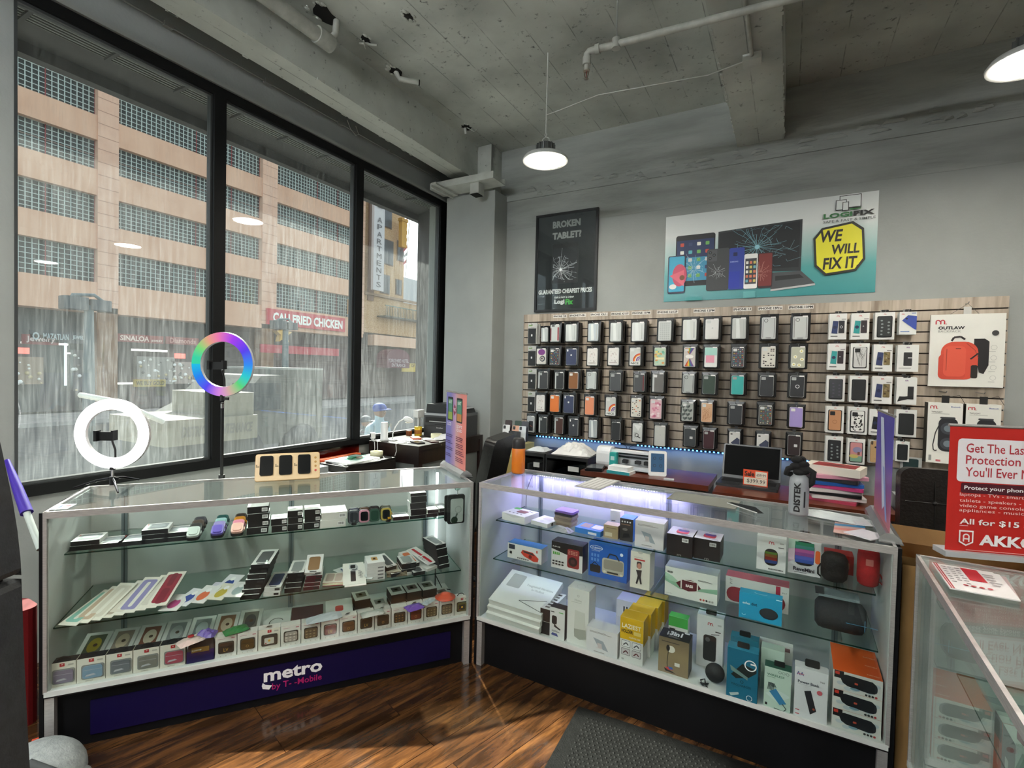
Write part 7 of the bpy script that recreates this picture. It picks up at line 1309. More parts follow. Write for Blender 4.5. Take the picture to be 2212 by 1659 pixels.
t = ringlight(Bs, YAW - radians(4), R0, 10 / FP * dist, rainbow_mat(), 'ring_light', 'rainbow coloured ring light on a tall thin stand in front of the window', v.z, mat('#c9cbd0', .3)); zt = v.z - R0
G().tube([(0, 0, .5), (0, 0, zt - .06)], .008, bl_, 10).tube([(0, 0, .1), (0, 0, .92)], .011, mat('#1c1d20', .3), 10).tube([(0, 0, .90), (0, 0, .95)], .016, bl_, 10).tube([(0, 0, zt - .05), (0, 0, zt - .012)], .012, bl_, 10).box(.01, -.006, zt - .045, .035, .006, zt - .03, bl_).tube([(0, 0, zt - .09), (0, 0, zt - .065)], .009, ch, 10).build('pole', t)
for k in range(3): a = radians(90 + 120 * k); G().tube([(0, 0, .42), (cos(a) * .18, sin(a) * .18, .01)], .008, bl_, 8).tube([(0, 0, .12), (cos(a) * .11, sin(a) * .11, .17)], .005, bl_, 6).build('leg', t)
# phone display board
P = LC.z(549, 1042, H0); Q = LC.z(691, 1037, H0); A = LC.wld(P.x, P.y + .01, Tz); w = (Q - P).length; ht = (zup(LC.wld(P.x, P.y, H0), 988) - H0) * 1.0
t = E('phone_display_board', 'cream display board holding three black phones on the left display case', 'display board', A, LC.a); d45 = 30; M = R(d45 - 90 + 90, 'X'); M = Matrix.Rotation(radians(58), 4, 'X')
hh = ht / sin(radians(58)); crmp = mat('#dcc39a', .35); g = G(); g.prism(rr(0, 0, w, hh, .012, 4), -.008, .0, mat('#c9a878', .4), M, side=mat('#b8935f', .4)); g.prism(rr(.002, .002, w - .002, hh - .002, .012, 4), 0, .002, crmp, M); g.build('board', t)
for k in range(3):
    x = w * (.07 + k * .29); G().prism(rr(x, hh * .18, x + w * .2, hh * .9, .01, 4), .002, .009, mat('#101113', .12, coat=.5), M).build('phone', t); G().prism([(x - .018, hh * .5), (x - .003, hh * .5), (x - .003, hh * .54), (x - .012, hh * .54), (x - .012, hh * .6), (x - .018, hh * .6)], .002, .004, mat('#8d7c5e'), M).build('phone_clip', t)
g = G(); [g.prism([(w * .93 + .006 * cos(j), hh * (.3 + k * .16) + .006 * sin(j)) for j in [i * pi / 4 for i in range(8)]], .002, .004, mat('#b58a4a' if k else '#c0504a'), M) for k in range(4)]; g.build('button', t)
# retractable banners
def banner(C, P, rz, w, H, m, artf, lb, name='tabletop_banner', tube=.022):
    t = E(name, lb, 'banner', P, rz); g = G().box(-w / 2 - .01, -.03, 0, w / 2 + .01, .04, .004, ch)
    V = [(-.032, .002), (-.03, .02), (-.012, .036), (.012, .036), (.034, .018), (.036, .002)]; g.prism([(a_, b_) for a_, b_ in V][::-1], -w / 2 - .008, w / 2 + .008, mat('#c9ccce', .25, .8), Matrix(((0, 0, 1, 0), (1, 0, 0, 0), (0, 1, 0, 0), (0, 0, 0, 1)))); g.build('base', t)
    G().tube([(0, .01, .034), (0, .014, H)], .003, ch, 8).build('support_pole', t); G().tube([(-w / 2 - .003, 0, H), (w / 2 + .003, 0, H)], .005, ch, 8).build('top_rail', t)
    g = G().box(-w / 2, -.0008, .034, w / 2, .0, H, m, faces={'+y': mat('#d8d8da', .3)}); a = art(g, -w / 2, -.0008, .034, w / 2, 0, H); artf(a); g.build('banner_sheet', t); return t
def phart(a):
    for u, c in ((.22, '#8fa84c'), (.68, '#c98a4a')):
        a.rrect(u - .13, .6, u + .14, .93, .006, '#202328'); a.rect(u - .1, .62, u + .11, .9, c); a.rect(u - .1, .72, u + .11, .9, '#4f8a72'); a.text('NXT', u - .08, .84, u + .09, .88, '#e6efe6')
    a.poly([(.45, .84), (.53, .76), (.45, .68), (.37, .76)], '#a33a5c'); a.text('VS', .39, .74, .51, .79, '#f6eaf2', .03); a.text('LCD', .1, .53, .3, .58, '#efe6f6', .03); a.text('SOFT', .58, .53, .84, .57, '#f6e6ec', .03); a.text('OLED', .58, .48, .84, .52, '#f6e6ec', .03)
    for k in range(4): a.lines(.04, .36 - k * .09, .4, .41 - k * .09, 2, '#5a4a7c', seed=k); a.lines(.55, .34 - k * .09, .96, .41 - k * .09, 3, '#7c3c54', seed=k + 9)
hm = gradmat('banner_violet_pink', [(0, '#7d7ac2'), (.45, '#c59ac0'), (.55, '#d3a8a8'), (1, '#e88a80')], 0, -.09, .09)
A, B = LC.z(962, 1008, H0), LC.z(1005, 1032, H0); A, B = LC.wld(A.x, A.y, 0), LC.wld(B.x, B.y, 0); mid = (A + B) / 2; rz = atan2((B - A).y, (B - A).x); mid.z = Tz; Hh = zup(mid, 848) - Tz; print('banner', (B - A).length, Hh, rz)
banner(LC, mid + Vector((0, 0, 0)), rz, (B - A).length, Hh, hm, phart, 'small violet and pink roll up banner comparing two phones on the left display case')
A, B = RC.z(1880, 1110, H0), RC.z(1912, 1172, H0); A, B = RC.wld(A.x, A.y, 0), RC.wld(B.x, B.y, 0); mid = (A + B) / 2; mid = mid + RC.ax * .012; mid.z = Tz; rz = atan2((B - A).y, (B - A).x); Hh = zup(mid, 892) - Tz; print('banner2', (B - A).length, Hh, rz)
bm_ = gradmat('banner_blue_rose', [(0, '#c06a74'), (.35, '#8a5a9c'), (.7, '#5a4fb5'), (1, '#4b44a8')], 2, .03, .42)
def b2(a): a.poly([(.25, .95), (.45, .95), (.75, .2), (.55, .1)], '#c9d3ea'); a.poly([(.5, .5), (.6, .5), (.85, .05), (.75, .05)], '#8fa3dc')
banner(RC, mid, rz, (B - A).length, Hh, bm_, b2, 'blue and rose roll up banner seen edge-on at the right end of the middle case')
# red insurance banner on the third case
red = mat('#c0241e', .45); P0 = atz(2042, 1205, H0); P0 = C3.wld(.05, .13, Tz); P0 = atz(2040, 1198, Tz); rzR = radians(17); nrm = Vector((sin(rzR), -cos(rzR), 0)); Q0 = onplane(2212, 1228, P0, nrm); wR = .40; Ht = zup(P0, 918) - Tz; print('red', P0, Ht, (Q0 - P0).length)
uu = (2212 - 2042) / 1; sc = (Q0 - P0).length  # visible width
t = E('insurance_banner', 'large red stand up banner about phone protection on the right display case', 'banner', (P0.x, P0.y, Tz), rzR)
G().box(-.008, -.02, 0, wR + .01, .05, .018, mat('#b9bdc0', .5)).build('base', t); G().tube([(-.004, 0, Ht), (wR + .004, 0, Ht)], .005, mat('#b5b5b5', .3, .8), 8).build('top_rail', t)
g = G().box(0, -.001, .016, wR, 0, Ht, red); a = art(g, 0, -.001, .016, wR, 0, Ht); v_ = lambda y: (1195 - y) / (1195 - 920); u_ = lambda px: (px - 2042) / 170 * (sc / wR)
a.rrect(u_(2060), v_(1042), .96, v_(948), .012, '#eceaf0'); a.text('Get The Last Phone', u_(2078), v_(978), u_(2078) + .66, v_(958), '#b8323f', .01); a.text('Protection Plan', u_(2078), v_(1003), u_(2078) + .56, v_(984), '#b8323f', .01); a.text("You'll Ever Need", u_(2078), v_(1030), u_(2078) + .57, v_(1009), '#b8323f', .01)
a.rrect(u_(2070), v_(1066), .97, v_(1044), .006, '#4a1020'); a.text('Protect your phone + 25 other items', u_(2077), v_(1061), .95, v_(1050), '#f2f0f0', .02)
for s_, y_, e_ in (('laptops - TVs - smartwatches - cameras', 1075, .93), ('tablets - speakers - sneakers - bikes', 1088, .9), ('video game consoles - jewelry - bags', 1099, .94), ('appliances - musical instruments', 1109, .9)): a.text(s_, u_(2068), v_(y_), e_, v_(y_ - 9), '#f0d6d2', .0)
a.text('All for $15 a month', u_(2070), v_(1136), .86, v_(1122), '#f6f2f2', .02); a.rect(u_(2070), v_(1138), u_(2088), v_(1137), '#f6f2f2')
a.text('AKKO', u_(2113), v_(1178), u_(2113) + .40, v_(1154), '#f6f4f4', .04)
cu, cvv = u_(2085), v_(1164)
for s_, c_ in ((1, '#f6f4f4'), (.8, '#c0241e')): a.poly([(cu - .052 * s_, cvv + .06 * s_), (cu + .052 * s_, cvv + .06 * s_), (cu + .052 * s_, cvv - .035 * s_), (cu, cvv - .065 * s_), (cu - .052 * s_, cvv - .035 * s_)], c_)
a.ring(cu, cvv + .01, .006, .010, '#f6f4f4', 0, 180); a.rect(cu - .024, cvv - .03, cu - .014, cvv + .012, '#f6f4f4'); a.rect(cu + .014, cvv - .03, cu + .024, cvv + .012, '#f6f4f4'); a.rect(cu - .02, cvv - .012, cu + .02, cvv - .002, '#f6f4f4'); a.lines(u_(2085), v_(1192), .9, v_(1189), 1, '#e8b0aa'); g.build('banner_sheet', t)
def leaf(name, lb, pts, z, seed, art_=None, c='#e6e4e2'):
    Q = [atz(px, py, z) for px, py in pts]; o_ = Q[3]; ux = (Q[2] - Q[3]); w = ux.length; ux.normalize(); uy = Vector((-ux.y, ux.x, 0)); d = (Q[0] - Q[3]).dot(uy); M = Matrix(((ux.x, uy.x, 0, o_.x), (ux.y, uy.y, 0, o_.y), (0, 0, 1, z), (0, 0, 0, 1)))
    g = G().box(0, 0, 0, w, d, .003, mat(c, .6)); a = art(g, 0, 0, 0, w, d, .003, 't')
    if art_: art_(a)
    o = g.build(name, M=M); tag(o, lb, 'paper'); return o
def bro(a): a.rect(.02, 0, .04, 1, '#b8303c'); a.rect(.055, 0, .08, 1, '#b8303c'); a.rect(.45, .45, .72, .95, '#c02432'); [a.lines(.12 + .11 * k, .2 + .1 * (k % 2), .2 + .11 * k, .9, 7, '#8d8a8c', .3, k) for k in range(3)]; [a.disc(.3 + .12 * k, .2, .006, '#b8303c') for k in range(4)]; a.lines(.75, .3, .95, .8, 5, '#9a9698', .3, 9)
for k in range(3): leaf('brochure', ['white brochure at the bottom of the red striped pile on the right case', 'white brochure in the middle of the red striped pile on the right case', 'white and red brochure on top of the pile on the right case'][k], [(2010 + k * 2, 1217), (2212, 1240), (2205, 1300), (2052, 1268 + k * 2)], Tz + .0035 * k, k, bro if k == 2 else None, '#e9e6e6' if k != 0 else '#c9b5b5')
# bottles
P = atz(1119, 1023, H0); t = E('drink_bottle', 'orange bottle with a black cap standing on the middle display case', 'bottle', (P.x, P.y, Tz)); Hb = zup(P, 946) - H0; s = Hb / .24; rb = 14.5 / FP * (P - EYE).dot(FWD)
om = noisy('orange_plastic', [(.3, '#d8741a'), (.7, '#e58226')], 4, .35); G().lathe([(.001, .004), (rb * .9, .004), (rb, .012), (rb, Hb * .35), (rb, Hb * .71), (rb * .98, Hb * .715), (.001, Hb * .715)], om, 32).build('body', t); G().lathe([(rb * .98, Hb * .715), (rb * .96, Hb * .9), (rb * .8, Hb * .98), (rb * .7, Hb), (.001, Hb)], mat('#1f1e20', .4), 32).build('cap', t)
g = G(); [g.sphere((rb * .72 * cos(k * pi / 4), rb * .72 * sin(k * pi / 4), .006), .006, mat('#2a1210', .4), n=6) for k in range(8)]; g.lathe([(.001, .0), (rb * .7, .0), (rb * .92, .012), (rb * .92, .016), (.001, .016)], mat('#2a1210', .4), 24); g.build('base', t)
P = atz(1724, 1112, H0); t = E('protein_bottle', 'clear frosted bottle with upright black letters and a black cloth on top', 'bottle', (P.x, P.y, Tz)); Hb = zup(P, 1025) - H0; rb = 19 / FP * (P - EYE).dot(FWD); fro = mat('#a9aeb2', .3)
G().lathe([(.001, 0), (rb * .9, 0), (rb, .012), (rb, Hb * .8), (rb * .9, Hb * .92), (rb * .55, Hb), (.001, Hb)], noisy('frosted_plastic', [(.3, '#8f9598'), (.7, '#b5babd')], 5, .3), 32).build('body', t)
g = G(); va = textgeo('DISTEK', .04); v, ff, x0_, x1_, y0_, y1_ = va; az = atan2(-P.y, -P.x)
V = []
for x, y in v: hgt = .02 + (x - x0_) / (x1_ - x0_) * Hb * .72; ang = az - .38 + (1 - (y - y0_) / (y1_ - y0_)) * .62 - .1; V.append(((rb + .0026) * cos(ang), (rb + .0026) * sin(ang), hgt))
g.add(V, ff, '#202022'); V = [((rb + .0006) * cos(az + a_), (rb + .0006) * sin(az + a_), z_) for z_ in (.04, Hb * .62) for a_ in (.5, .56, .62, .68)]; g.add(V, [(0, 1, 5, 4), (1, 2, 6, 5), (2, 3, 7, 6)], '#202022'); g.build('printed_letters', t)
g = G(); q = random.Random(8); cl = noisy('black_cloth', [(.3, '#0b0b0c'), (.7, '#161617')], 30, .9)
for k in range(9): a = 6.28 * q.random(); g.sphere((.012 * cos(a), .012 * sin(a), Hb + .006 + .06 * q.random()), .016 + .012 * q.random(), cl, n=7, sc=(1.2, 1, .8))
g.tube([(-.02, 0, Hb + .03), (-.045, -.01, Hb + .02), (-.05, 0, Hb - .0), (-.03, .01, Hb - .005)], .012, cl, 8).tube([(.02, 0, Hb + .03), (.05, -.01, Hb + .015), (.045, -.005, Hb - .03), (.03, 0, Hb - .045)], .013, cl, 8); g.build('cloth', t)
# sheets on the middle case
leaf('price_list', 'grey sheet with printed strips lying on the middle display case', [(1272, 1029), (1317, 1037), (1293, 1060), (1240, 1051)], Tz, 1, lambda a: [a.rect(.05 + k * .19, .08, .18 + k * .19, .92, '#d3d2cf') for k in range(5)], '#a9a9a4')
o = leaf('grey_mat', 'flat grey mat lying along the back of the middle display case', [(1450, 1062), (1598, 1086), (1588, 1101), (1440, 1078)], Tz, 2, None, '#7f8078'); o['category'] = 'mat'
P = atz(1590, 1097, Tz + .003); g = G().add([(0, 0, .001), (.13, -.11, .001), (.155, -.095, .001), (.12, -.045, .012), (.02, .005, .008), (.0, .0, .004), (.13, -.11, .004)], [(0, 1, 2, 3, 4), (0, 6, 1), (0, 5, 6)], mat('#141416', .3)).add([(0, 0, .001), (.13, -.11, .001), (.13, -.111, .006), (0, -.001, .006)], [(0, 1, 2, 3)], mat('#e3e3e0')); tag(g.build('tablet_sleeve', loc=(atz(1570, 1089, Tz).x, atz(1570, 1089, Tz).y, Tz + .003)), 'thin black folder with a white edge lying across the grey mat', 'folder')
P = atz(1815, 1120, Tz); g = G().crumple(-.17, -.06, .14, .05, .02, mat('#d3dad8', .3), n=16, seed=31); tag(g.build('plastic_sheets', loc=(P.x, P.y, Tz), rz=-.25), 'crinkled clear plastic sleeves piled on the middle case by the clear bottle', 'plastic')
leaf('flyer', 'pink and blue striped flyer under the white envelope', [(1778, 1124), (1850, 1135), (1870, 1162), (1800, 1150)], Tz + .001, 3, lambda a: [a.poly([(0, .8 - k * .4), (1, 1.0 - k * .4), (1, .8 - k * .4), (0, .6 - k * .4)], c) for k, c in enumerate(['#4a9ac9', '#e08a80'])], '#d9b5ac')
leaf('envelope', 'white envelope lying on the striped flyer', [(1810, 1128), (1872, 1137), (1880, 1168), (1822, 1150)], Tz + .005, 4, None, '#e9e6ec'); leaf('paper_sheet', 'white sheet lying right of the striped flyer at the banner foot', [(1855, 1118), (1888, 1122), (1886, 1138), (1850, 1134)], Tz + .009, 4, None, '#e3e4e4')
leaf('paper_card', 'small card with blue and red print at the front left corner of the left case', [(118, 1092), (153, 1090), (145, 1100), (105, 1102)], Tz, 5, lambda a: (a.rect(.1, .2, .45, .8, '#3c4a9a'), a.rect(.55, .2, .9, .8, '#c03a40')), '#e0e2ea')
# ================= behind the cases =================
esp = noisy('dark_espresso', [(.3, '#191110'), (.7, '#281a17')], 6, .35, stretch=(1, 8, 1)); gpan = mat('#6e7371', .6); brown = noisy('brown_desk_top', [(.3, '#4c1f10'), (.7, '#682c17')], 5, .3, stretch=(1, 6, 1)); dkp = mat('#2a2422', .5)
def thing(g, name, lb, cat, loc=None, rz=0, group=None, M=None): return tag(g.build(name, loc=loc, rz=rz, M=M), lb, cat, group)
t = E('desk', 'dark brown desk with grey side panels under the right window pane', 'desk', (-3.26, 3.27, 0)); G().box(0, 0, .86, .57, 1.0, .90, esp).build('desk_top', t)
for x, y in ((.0, .0), (.52, .0), (.0, .95), (.52, .95)): G().box(x, y, 0, x + .05, y + .05, .86, esp).build('leg', t)
G().box(.05, .01, .74, .52, .04, .86, esp).box(.53, .05, .74, .56, .95, .86, esp).build('apron', t); G().box(.06, .02, .15, .51, .035, .74, gpan).build('side_panel', t); G().box(.535, .06, .15, .55, .50, .74, gpan).build('side_panel', t)
G().box(.535, .56, .15, .55, .93, .74, gpan).build('side_panel', t); G().tube([(.57, .3, .88), (.575, .3, .88)], .006, ch, 10).build('screw', t)
DZ = .9005
t = E('printer', 'black and grey laser printer on the desk by the window', 'printer', (-3.13, 3.86, DZ), radians(4)); pg = mat('#3a3b3d', .5); pd = mat('#17181a', .4)
g = G().rbox(0, 0, 0, .42, .36, .2, .02, pg); g.box(.03, -.002, .13, .39, .0, .185, '#0c0c0d').box(.08, -.012, .14, .34, .0, .146, '#b9babb').box(.0, -.003, .1, .42, .0, .102, '#1c1d1e').box(.14, -.003, .112, .28, .0, .118, '#17181a'); art(g, 0, 0, 0, .42, .36, .2).text('brother', .38, .39, .56, .45, '#cfd0d2', .02); g.build('body', t)
G().rbox(0, .0, .2, .42, .36, .225, .02, mat('#5d6063', .4)).box(.02, -.004, .202, .4, .004, .222, '#9fa3a6').build('control_panel', t)
G().prism([(.02, .225), (.40, .225), (.38, .27), (.24, .285), (.2, .31), (.03, .31)], .02, .34, pd, Matrix(((1, 0, 0, 0), (0, 0, 1, 0), (0, 1, 0, 0), (0, 0, 0, 1)))).box(.2, .05, .27, .4, .3, .275, '#b5b7b9').build('document_feeder', t)
P = atz(825, 951, DZ); g = G().lathe([(.001, 0), (.034, 0), (.038, .01), (.033, .012), (.031, .16), (.029, .165), (.001, .166)], mat('#e6e8ea', .35), 28, T(0, 0, 0)); g.lathe([(.0385, .0), (.039, .012)], mat('#c3c6c8', .3), 28, cap=False); thing(g, 'wifi_router', 'white round tower router on the desk by the window', 'router', (-3.15, 3.345, DZ))
t = E('desk_lamp', 'small white gooseneck desk lamp on the desk beside the white tower', 'lamp', (-3.1, 3.40, DZ)); G().lathe([(.001, 0), (.04, 0), (.04, .008), (.001, .012)], mat('#e3e5e6', .4), 20).build('base', t); e_ = []
G().tube([(0, 0, .01), (-.0, .0, .06), (.01, .02, .12), (.03, .05, .17), (.05, .08, .19)], .005, mat('#e3e5e6', .4), 8).build('gooseneck', t); g = G().sphere((0, 0, 0), .035, mat('#eceeee', .4), T(.085, .11, .185) @ R(35, 'Z') @ R(20, 'Y'), 10, (1.4, .9, .75)); g.lathe([(.001, 0), (.028, 0), (.028, .003)], mat('#f3efdc', .3), 16, T(.09, .1, .158)); g.build('lamp_head', t)
t = E('security_camera', 'small white cube camera with a black lens at the corner of the desk', 'camera', (-3.235, 3.29, DZ), radians(-35)); G().rbox(-.025, -.02, .02, .025, .02, .07, .006, mat('#e6e6e6', .4)).build('body', t); G().lathe([(.001, 0), (.016, 0), (.016, .004), (.001, .005)], mat('#111111', .2), 20, T(0, -.02, .048) @ R(90, 'X')).build('lens', t); G().box(-.02, -.01, 0, .02, .015, .006, '#dcdcdc').box(-.006, 0, .006, .006, .01, .02, '#dcdcdc').build('foot', t)
thing(G().lathe([(.001, 0), (.034, 0), (.036, .004), (.036, .082), (.001, .082)], mat('#d9b51e', .4), 24).lathe([(.0365, .02), (.0365, .06)], mat('#b5762c'), 24, cap=False).lathe([(.037, .082), (.037, .09), (.001, .09)], mat('#e3c83a', .4), 24), 'tin', 'round yellow tin on the desk in front of the printer', 'tin', (-3.13, 3.79, DZ))
thing(G().box(0, 0, 0, .04, .04, .045, '#8c4f2a'), 'small_box', 'small brown cube box at the rear of the desk by the glass', 'box', (-3.24, 3.74, DZ))
def tape(loc, lb): thing(G().lathe([(.038, 0), (.052, 0), (.052, .048), (.038, .048), (.038, 0)], mat('#d9d6b4', .3), 32), 'tape_roll', lb, 'tape', loc)
tape((-2.87, 3.74, DZ), 'clear tape roll lying on the desk beside the yellow tin'); 
def sheet(name, lb, cat, x, y, z, w, d, h, c, yaw=0, rough=.6): return thing(G().rbox(-w / 2, -d / 2, 0, w / 2, d / 2, h, .006, mat(c, rough)), name, lb, cat, (x, y, z), radians(yaw))
sheet('phone_part', 'red orange phone case among the papers on the window desk', 'phone part', -3.0, 3.6, DZ + .006, .08, .15, .012, '#b5492c', 50, .4); sheet('smartphone', 'black phone lying at the edge of the window desk', 'phone', -2.83, 3.42, DZ, .075, .16, .01, '#17181b', 65, .2); sheet('smartphone', 'dark red edged phone beside the black one on the window desk', 'phone', -2.78, 3.56, DZ, .075, .15, .009, '#3c1c1e', 60, .3)
for i, (x, y, w, d, yaw, nm) in enumerate([(-3.08, 3.5, .2, .15, 20, 'left'), (-2.95, 3.50, .16, .12, -15, 'middle'), (-2.86, 3.68, .18, .14, 40, 'right')]): sheet('paper_sheet', 'bright white paper on the window desk, %s one of three' % nm, 'paper', x, y, DZ + .0005 + .0017 * i, w, d, .0015, '#e9e9e8', yaw)
thing(G().crumple(-.11, -.07, .11, .07, .045, mat('#e6e7e8', .5), n=9, seed=41), 'plastic_bag', 'crumpled white bag on the window desk beside the tape roll', 'bag', (-2.80, 3.78, DZ + .005), .6)
P = atx(905, 895, -3.25); t = E('wall_adapter', 'square white adapter box on a post at the window', 'adapter', (P.x, P.y + .0, DZ)); G().box(-.03, -.05, P.z - DZ - .03, .03, .05, P.z - DZ + .045, mat('#d3d4d2')).build('body', t); G().box(-.012, -.012, 0, .012, .012, P.z - DZ - .03, mat('#c9cac6')).build('post', t)
for i, (p, e_) in enumerate([((-3.2, 3.30), (-3.17, 3.235)), ((-3.13, 3.32), (-3.14, 3.24)), ((-2.9, 3.36), (-2.93, 3.245))]): thing(G().tube([(p[0], p[1], DZ + .004), (p[0], p[1] - .05, DZ + .006), (e_[0], e_[1] + .01, DZ - .0), (e_[0] + .015, e_[1], DZ - .06), (e_[0], e_[1], .8)], .003, mat('#e3e3e2', .4), 6), 'charging_cable', 'white cable hanging over the desk edge, %s of three' % ['leftmost', 'middle', 'rightmost'][i], 'cable')
# low cabinet under the window
t = E('low_cabinet', 'low black cabinet with papers on it below the window', 'cabinet', (-3.26, 2.66, 0)); bcab = mat('#1b1715', .4); G().box(0, 0, 0, .38, .54, .80, bcab).build('body', t); G().box(.38, .02, .5, .392, .52, .78, mat('#211c19', .4)).box(.392, .2, .66, .398, .34, .675, mat('#0c0c0c', .3)).build('drawer', t)
CZ2 = .8005; thing(G().box(0, 0, 0, .012, .55, .08, thinglass('red_acrylic', '#d9826e', .1, .8)), 'acrylic_panel', 'long translucent red acrylic strip leaning along the wall below the window', 'panel', (-3.29, 2.62, CZ2 + .0)); 
g = G().box(0, 0, 0, .06, .42, .012, mat('#e0562c', .4)); [g.box(.01 + .018 * k, 0, .012, .016 + .018 * k, .42, .02, '#e87a4c') for k in range(3)]; thing(g, 'orange_rail', 'bright orange grooved strip lying on the low cabinet', 'rail', (-3.24, 2.68, CZ2)); tape((-3.02, 3.12, CZ2), 'clear tape roll standing at the end of the orange strip')
for i, c in enumerate(['#e6e6e4', '#d9dad8', '#ececea']): thing(G().box(-.13, -.17, 0, .13, .17, .006, mat(c)), 'paper_stack', 'white papers in the sunlit pile on the low cabinet, %s of three' % ['bottom', 'middle', 'top'][i], 'paper', (-3.02, 2.86, CZ2 + .0063 * i), radians(-12 + 8 * i))
thing(G().rbox(-.06, -.08, 0, .06, .08, .02, .01, thinglass('clear_case', '#d9efe8', .1, .9)).box(-.04, -.05, .002, .0, .02, .012, '#4a9a78').box(.01, .0, .002, .04, .05, .012, '#c98a7c'), 'clear_parts_box', 'clear plastic box with green and pink parts on the sunlit papers', 'box', (-3.02, 2.88, CZ2 + .02), .3)
thing(G().box(0, 0, 0, .3, .35, .76, mat('#c9cdcc')), 'storage_box', 'pale grey box behind the phone display board', 'box', (-3.25, 2.25, 0)); thing(G().box(0, 0, 0, .26, .3, .05, mat('#8b8f90', .4)), 'storage_box', 'flat dark grey box lying on the pale grey box below the window', 'box', (-3.24, 2.28, .7605))
# office chairs
lea = noisy('black_leather', [(.3, '#0f0d0d'), (.7, '#1a1716')], 20, .35, .2)
def chair(loc, rz, lb, lean, hb, tuft=True, w=.5):
    t = E('office_chair', lb, 'chair', loc, rz); G().rbox(-.25, -.25, .40, .25, .22, .48, .06, lea, smooth=False).build('seat', t)
    M = T(0, .2, .44) @ R(-lean, 'X'); hh = hb; g = G().rbox(-w / 2, 0, .02, w / 2, .075, hh, .05, lea, M, 6, 'y'); 
    if tuft:
        for v in (.45, .75): g.tube([(-w / 2 + .02, -.003, hh * v), (w / 2 - .02, -.003, hh * v)], .003, mat('#080808'), 6, M=M)
        for u in (-.12, .12): g.tube([(u, -.003, .1), (u, -.003, hh - .06)], .002, mat('#080808'), 6, M=M); [g.sphere((u, -.004, hh * v), .011, lea, M, 6) for v in (.45, .75)]
    g.build('backrest', t, bevel=.008); g = G().tube([(0, 0, .08), (0, 0, .4)], .025, mat('#1a1a1a', .4), 12); g.build('post', t)
    for k in range(5): a = 2 * pi * k / 5; G().tube([(0, 0, .09), (cos(a) * .28, sin(a) * .28, .06)], [.022, .014], mat('#1a1a1a', .4), 8).sphere((cos(a) * .28, sin(a) * .28, .028), .027, mat('#101010'), n=6).build('leg', t)
chair((-2.14, 2.98, 0), radians(-78), 'black leather office chair seen from the side between the two display cases', 12, .67, False, .46)
chair((.80, 2.95, 0), radians(6), 'black tufted leather office chair behind the right display case', 4, .67, True, .52)
# phones on display at the wall
t = E('carton_stack', 'tan cartons stacked in the corner under the row of demo phones', 'carton', (-2.50, 4.1, 0)); ctn = noisy('cardboard', [(.3, '#8c6a3c'), (.7, '#a5804c')], 5, .8); G().box(0, 0, 0, .34, .3, .55, ctn).build('carton', t); G().box(.02, .0, .551, .33, .3, .74, noisy('cardboard2', [(.3, '#a18a52'), (.7, '#b59d62')], 5, .8)).box(.1, -.001, .551, .16, .301, .741, '#b8a878').build('carton', t); G().box(.04, .02, .741, .34, .28, .86, mat('#b9b27a', .8)).build('carton', t)
for i, (x, y, c, nm) in enumerate([(1040+1*.283*0+1095-1040, 0, '#2b1214', 'dark red'), (1092, 1, '#e6e8ea', 'white'), (1117, 0, '#1d3a2c', 'dark green'), (1113, 1, '#d9a58a', 'rose gold'), (1132, 0, '#3a3d44', 'dark grey'), (1127, 1, '#d5dbe0', 'silver'), (1105, 2, '#15161a', 'black'), (1116, 2, '#121317', 'matt black')]):
    yy = 4.32 - .07 * y; X_ = atx; P = aty(x if i else 1096, 930, yy); zt_ = [1.075, 1.035, .99][y]
    M = T(P.x, yy, .862 + .0) @ R(10, 'Z') @ R(-10, 'X'); hp = zt_ - .875; g = G().rbox(-.036, 0, .0, .036, .008, hp, .009, mat(c, .3), M, ax='y'); g.rbox(-.03, -.001, hp - .04, -.006, .0, hp - .008, .005, mat('#22242a', .3), M, ax='y') if y else 0
    thing(g, 'demo_phone', '%s phone standing on the tan cartons in the corner, %s row' % (nm, ['back', 'middle', 'front'][y]), 'phone', None, 0, 'phones standing on the cartons')
# plastic drawers
clp = thinglass('clear_drawer', '#b9bdbf', .15, .8); bkp = mat('#1b1b1c', .4)
def drawers(x, w, lb):
    t = E('storage_tower', lb, 'drawer unit', (x, 3.80, 0)); g = G().box(0, 0, .83, w, .4, .858, bkp).box(0, 0, 0, .012, .4, .83, bkp).box(w - .012, 0, 0, w, .4, .83, bkp).box(0, .39, 0, w, .4, .83, bkp); g.build('frame', t)
    for k in range(4):
        z = .66 - k * .17; o = G().box(.014, .0, z, w - .014, .006, z + .15, clp).box(.014, .006, z, w - .014, .36, z + .006, clp).build('drawer', t); g = G(); q = random.Random(k + int(x * 10)); [g.box(.04 + (w - .12) * q.random(), .03, z + .008, .08 + (w - .14) * q.random() + .02, .2, z + .03 + .07 * q.random(), mat(q.choice(['#6d737a', '#8a8f94', '#4c5563', '#b5b7b5']))) for _ in range(4)]; g.build('drawer_contents', o)
        G().box(w * .55, -.004, z + .08, w * .8, .0, z + .12, '#c9cac6').build('drawer_label', o)
drawers(-2.0, .225, 'narrow clear fronted drawer unit next to the corner cartons'); drawers(-1.765, .375, 'wide clear fronted drawer unit with a white bag on top')
thing(G().crumple(-.09, -.08, .09, .1, .035, mat('#cfd4d6', .3), n=8, seed=51), 'plastic_bag', 'small clear plastic bag on the narrow drawer unit', 'bag', (-1.9, 3.95, .859)); thing(G().crumple(-.17, -.13, .17, .13, .10, mat('#d9d8d5', .4), n=13, seed=52), 'plastic_bag', 'large white padded bag on the wide drawer unit', 'bag', (-1.58, 3.98, .859), .1)
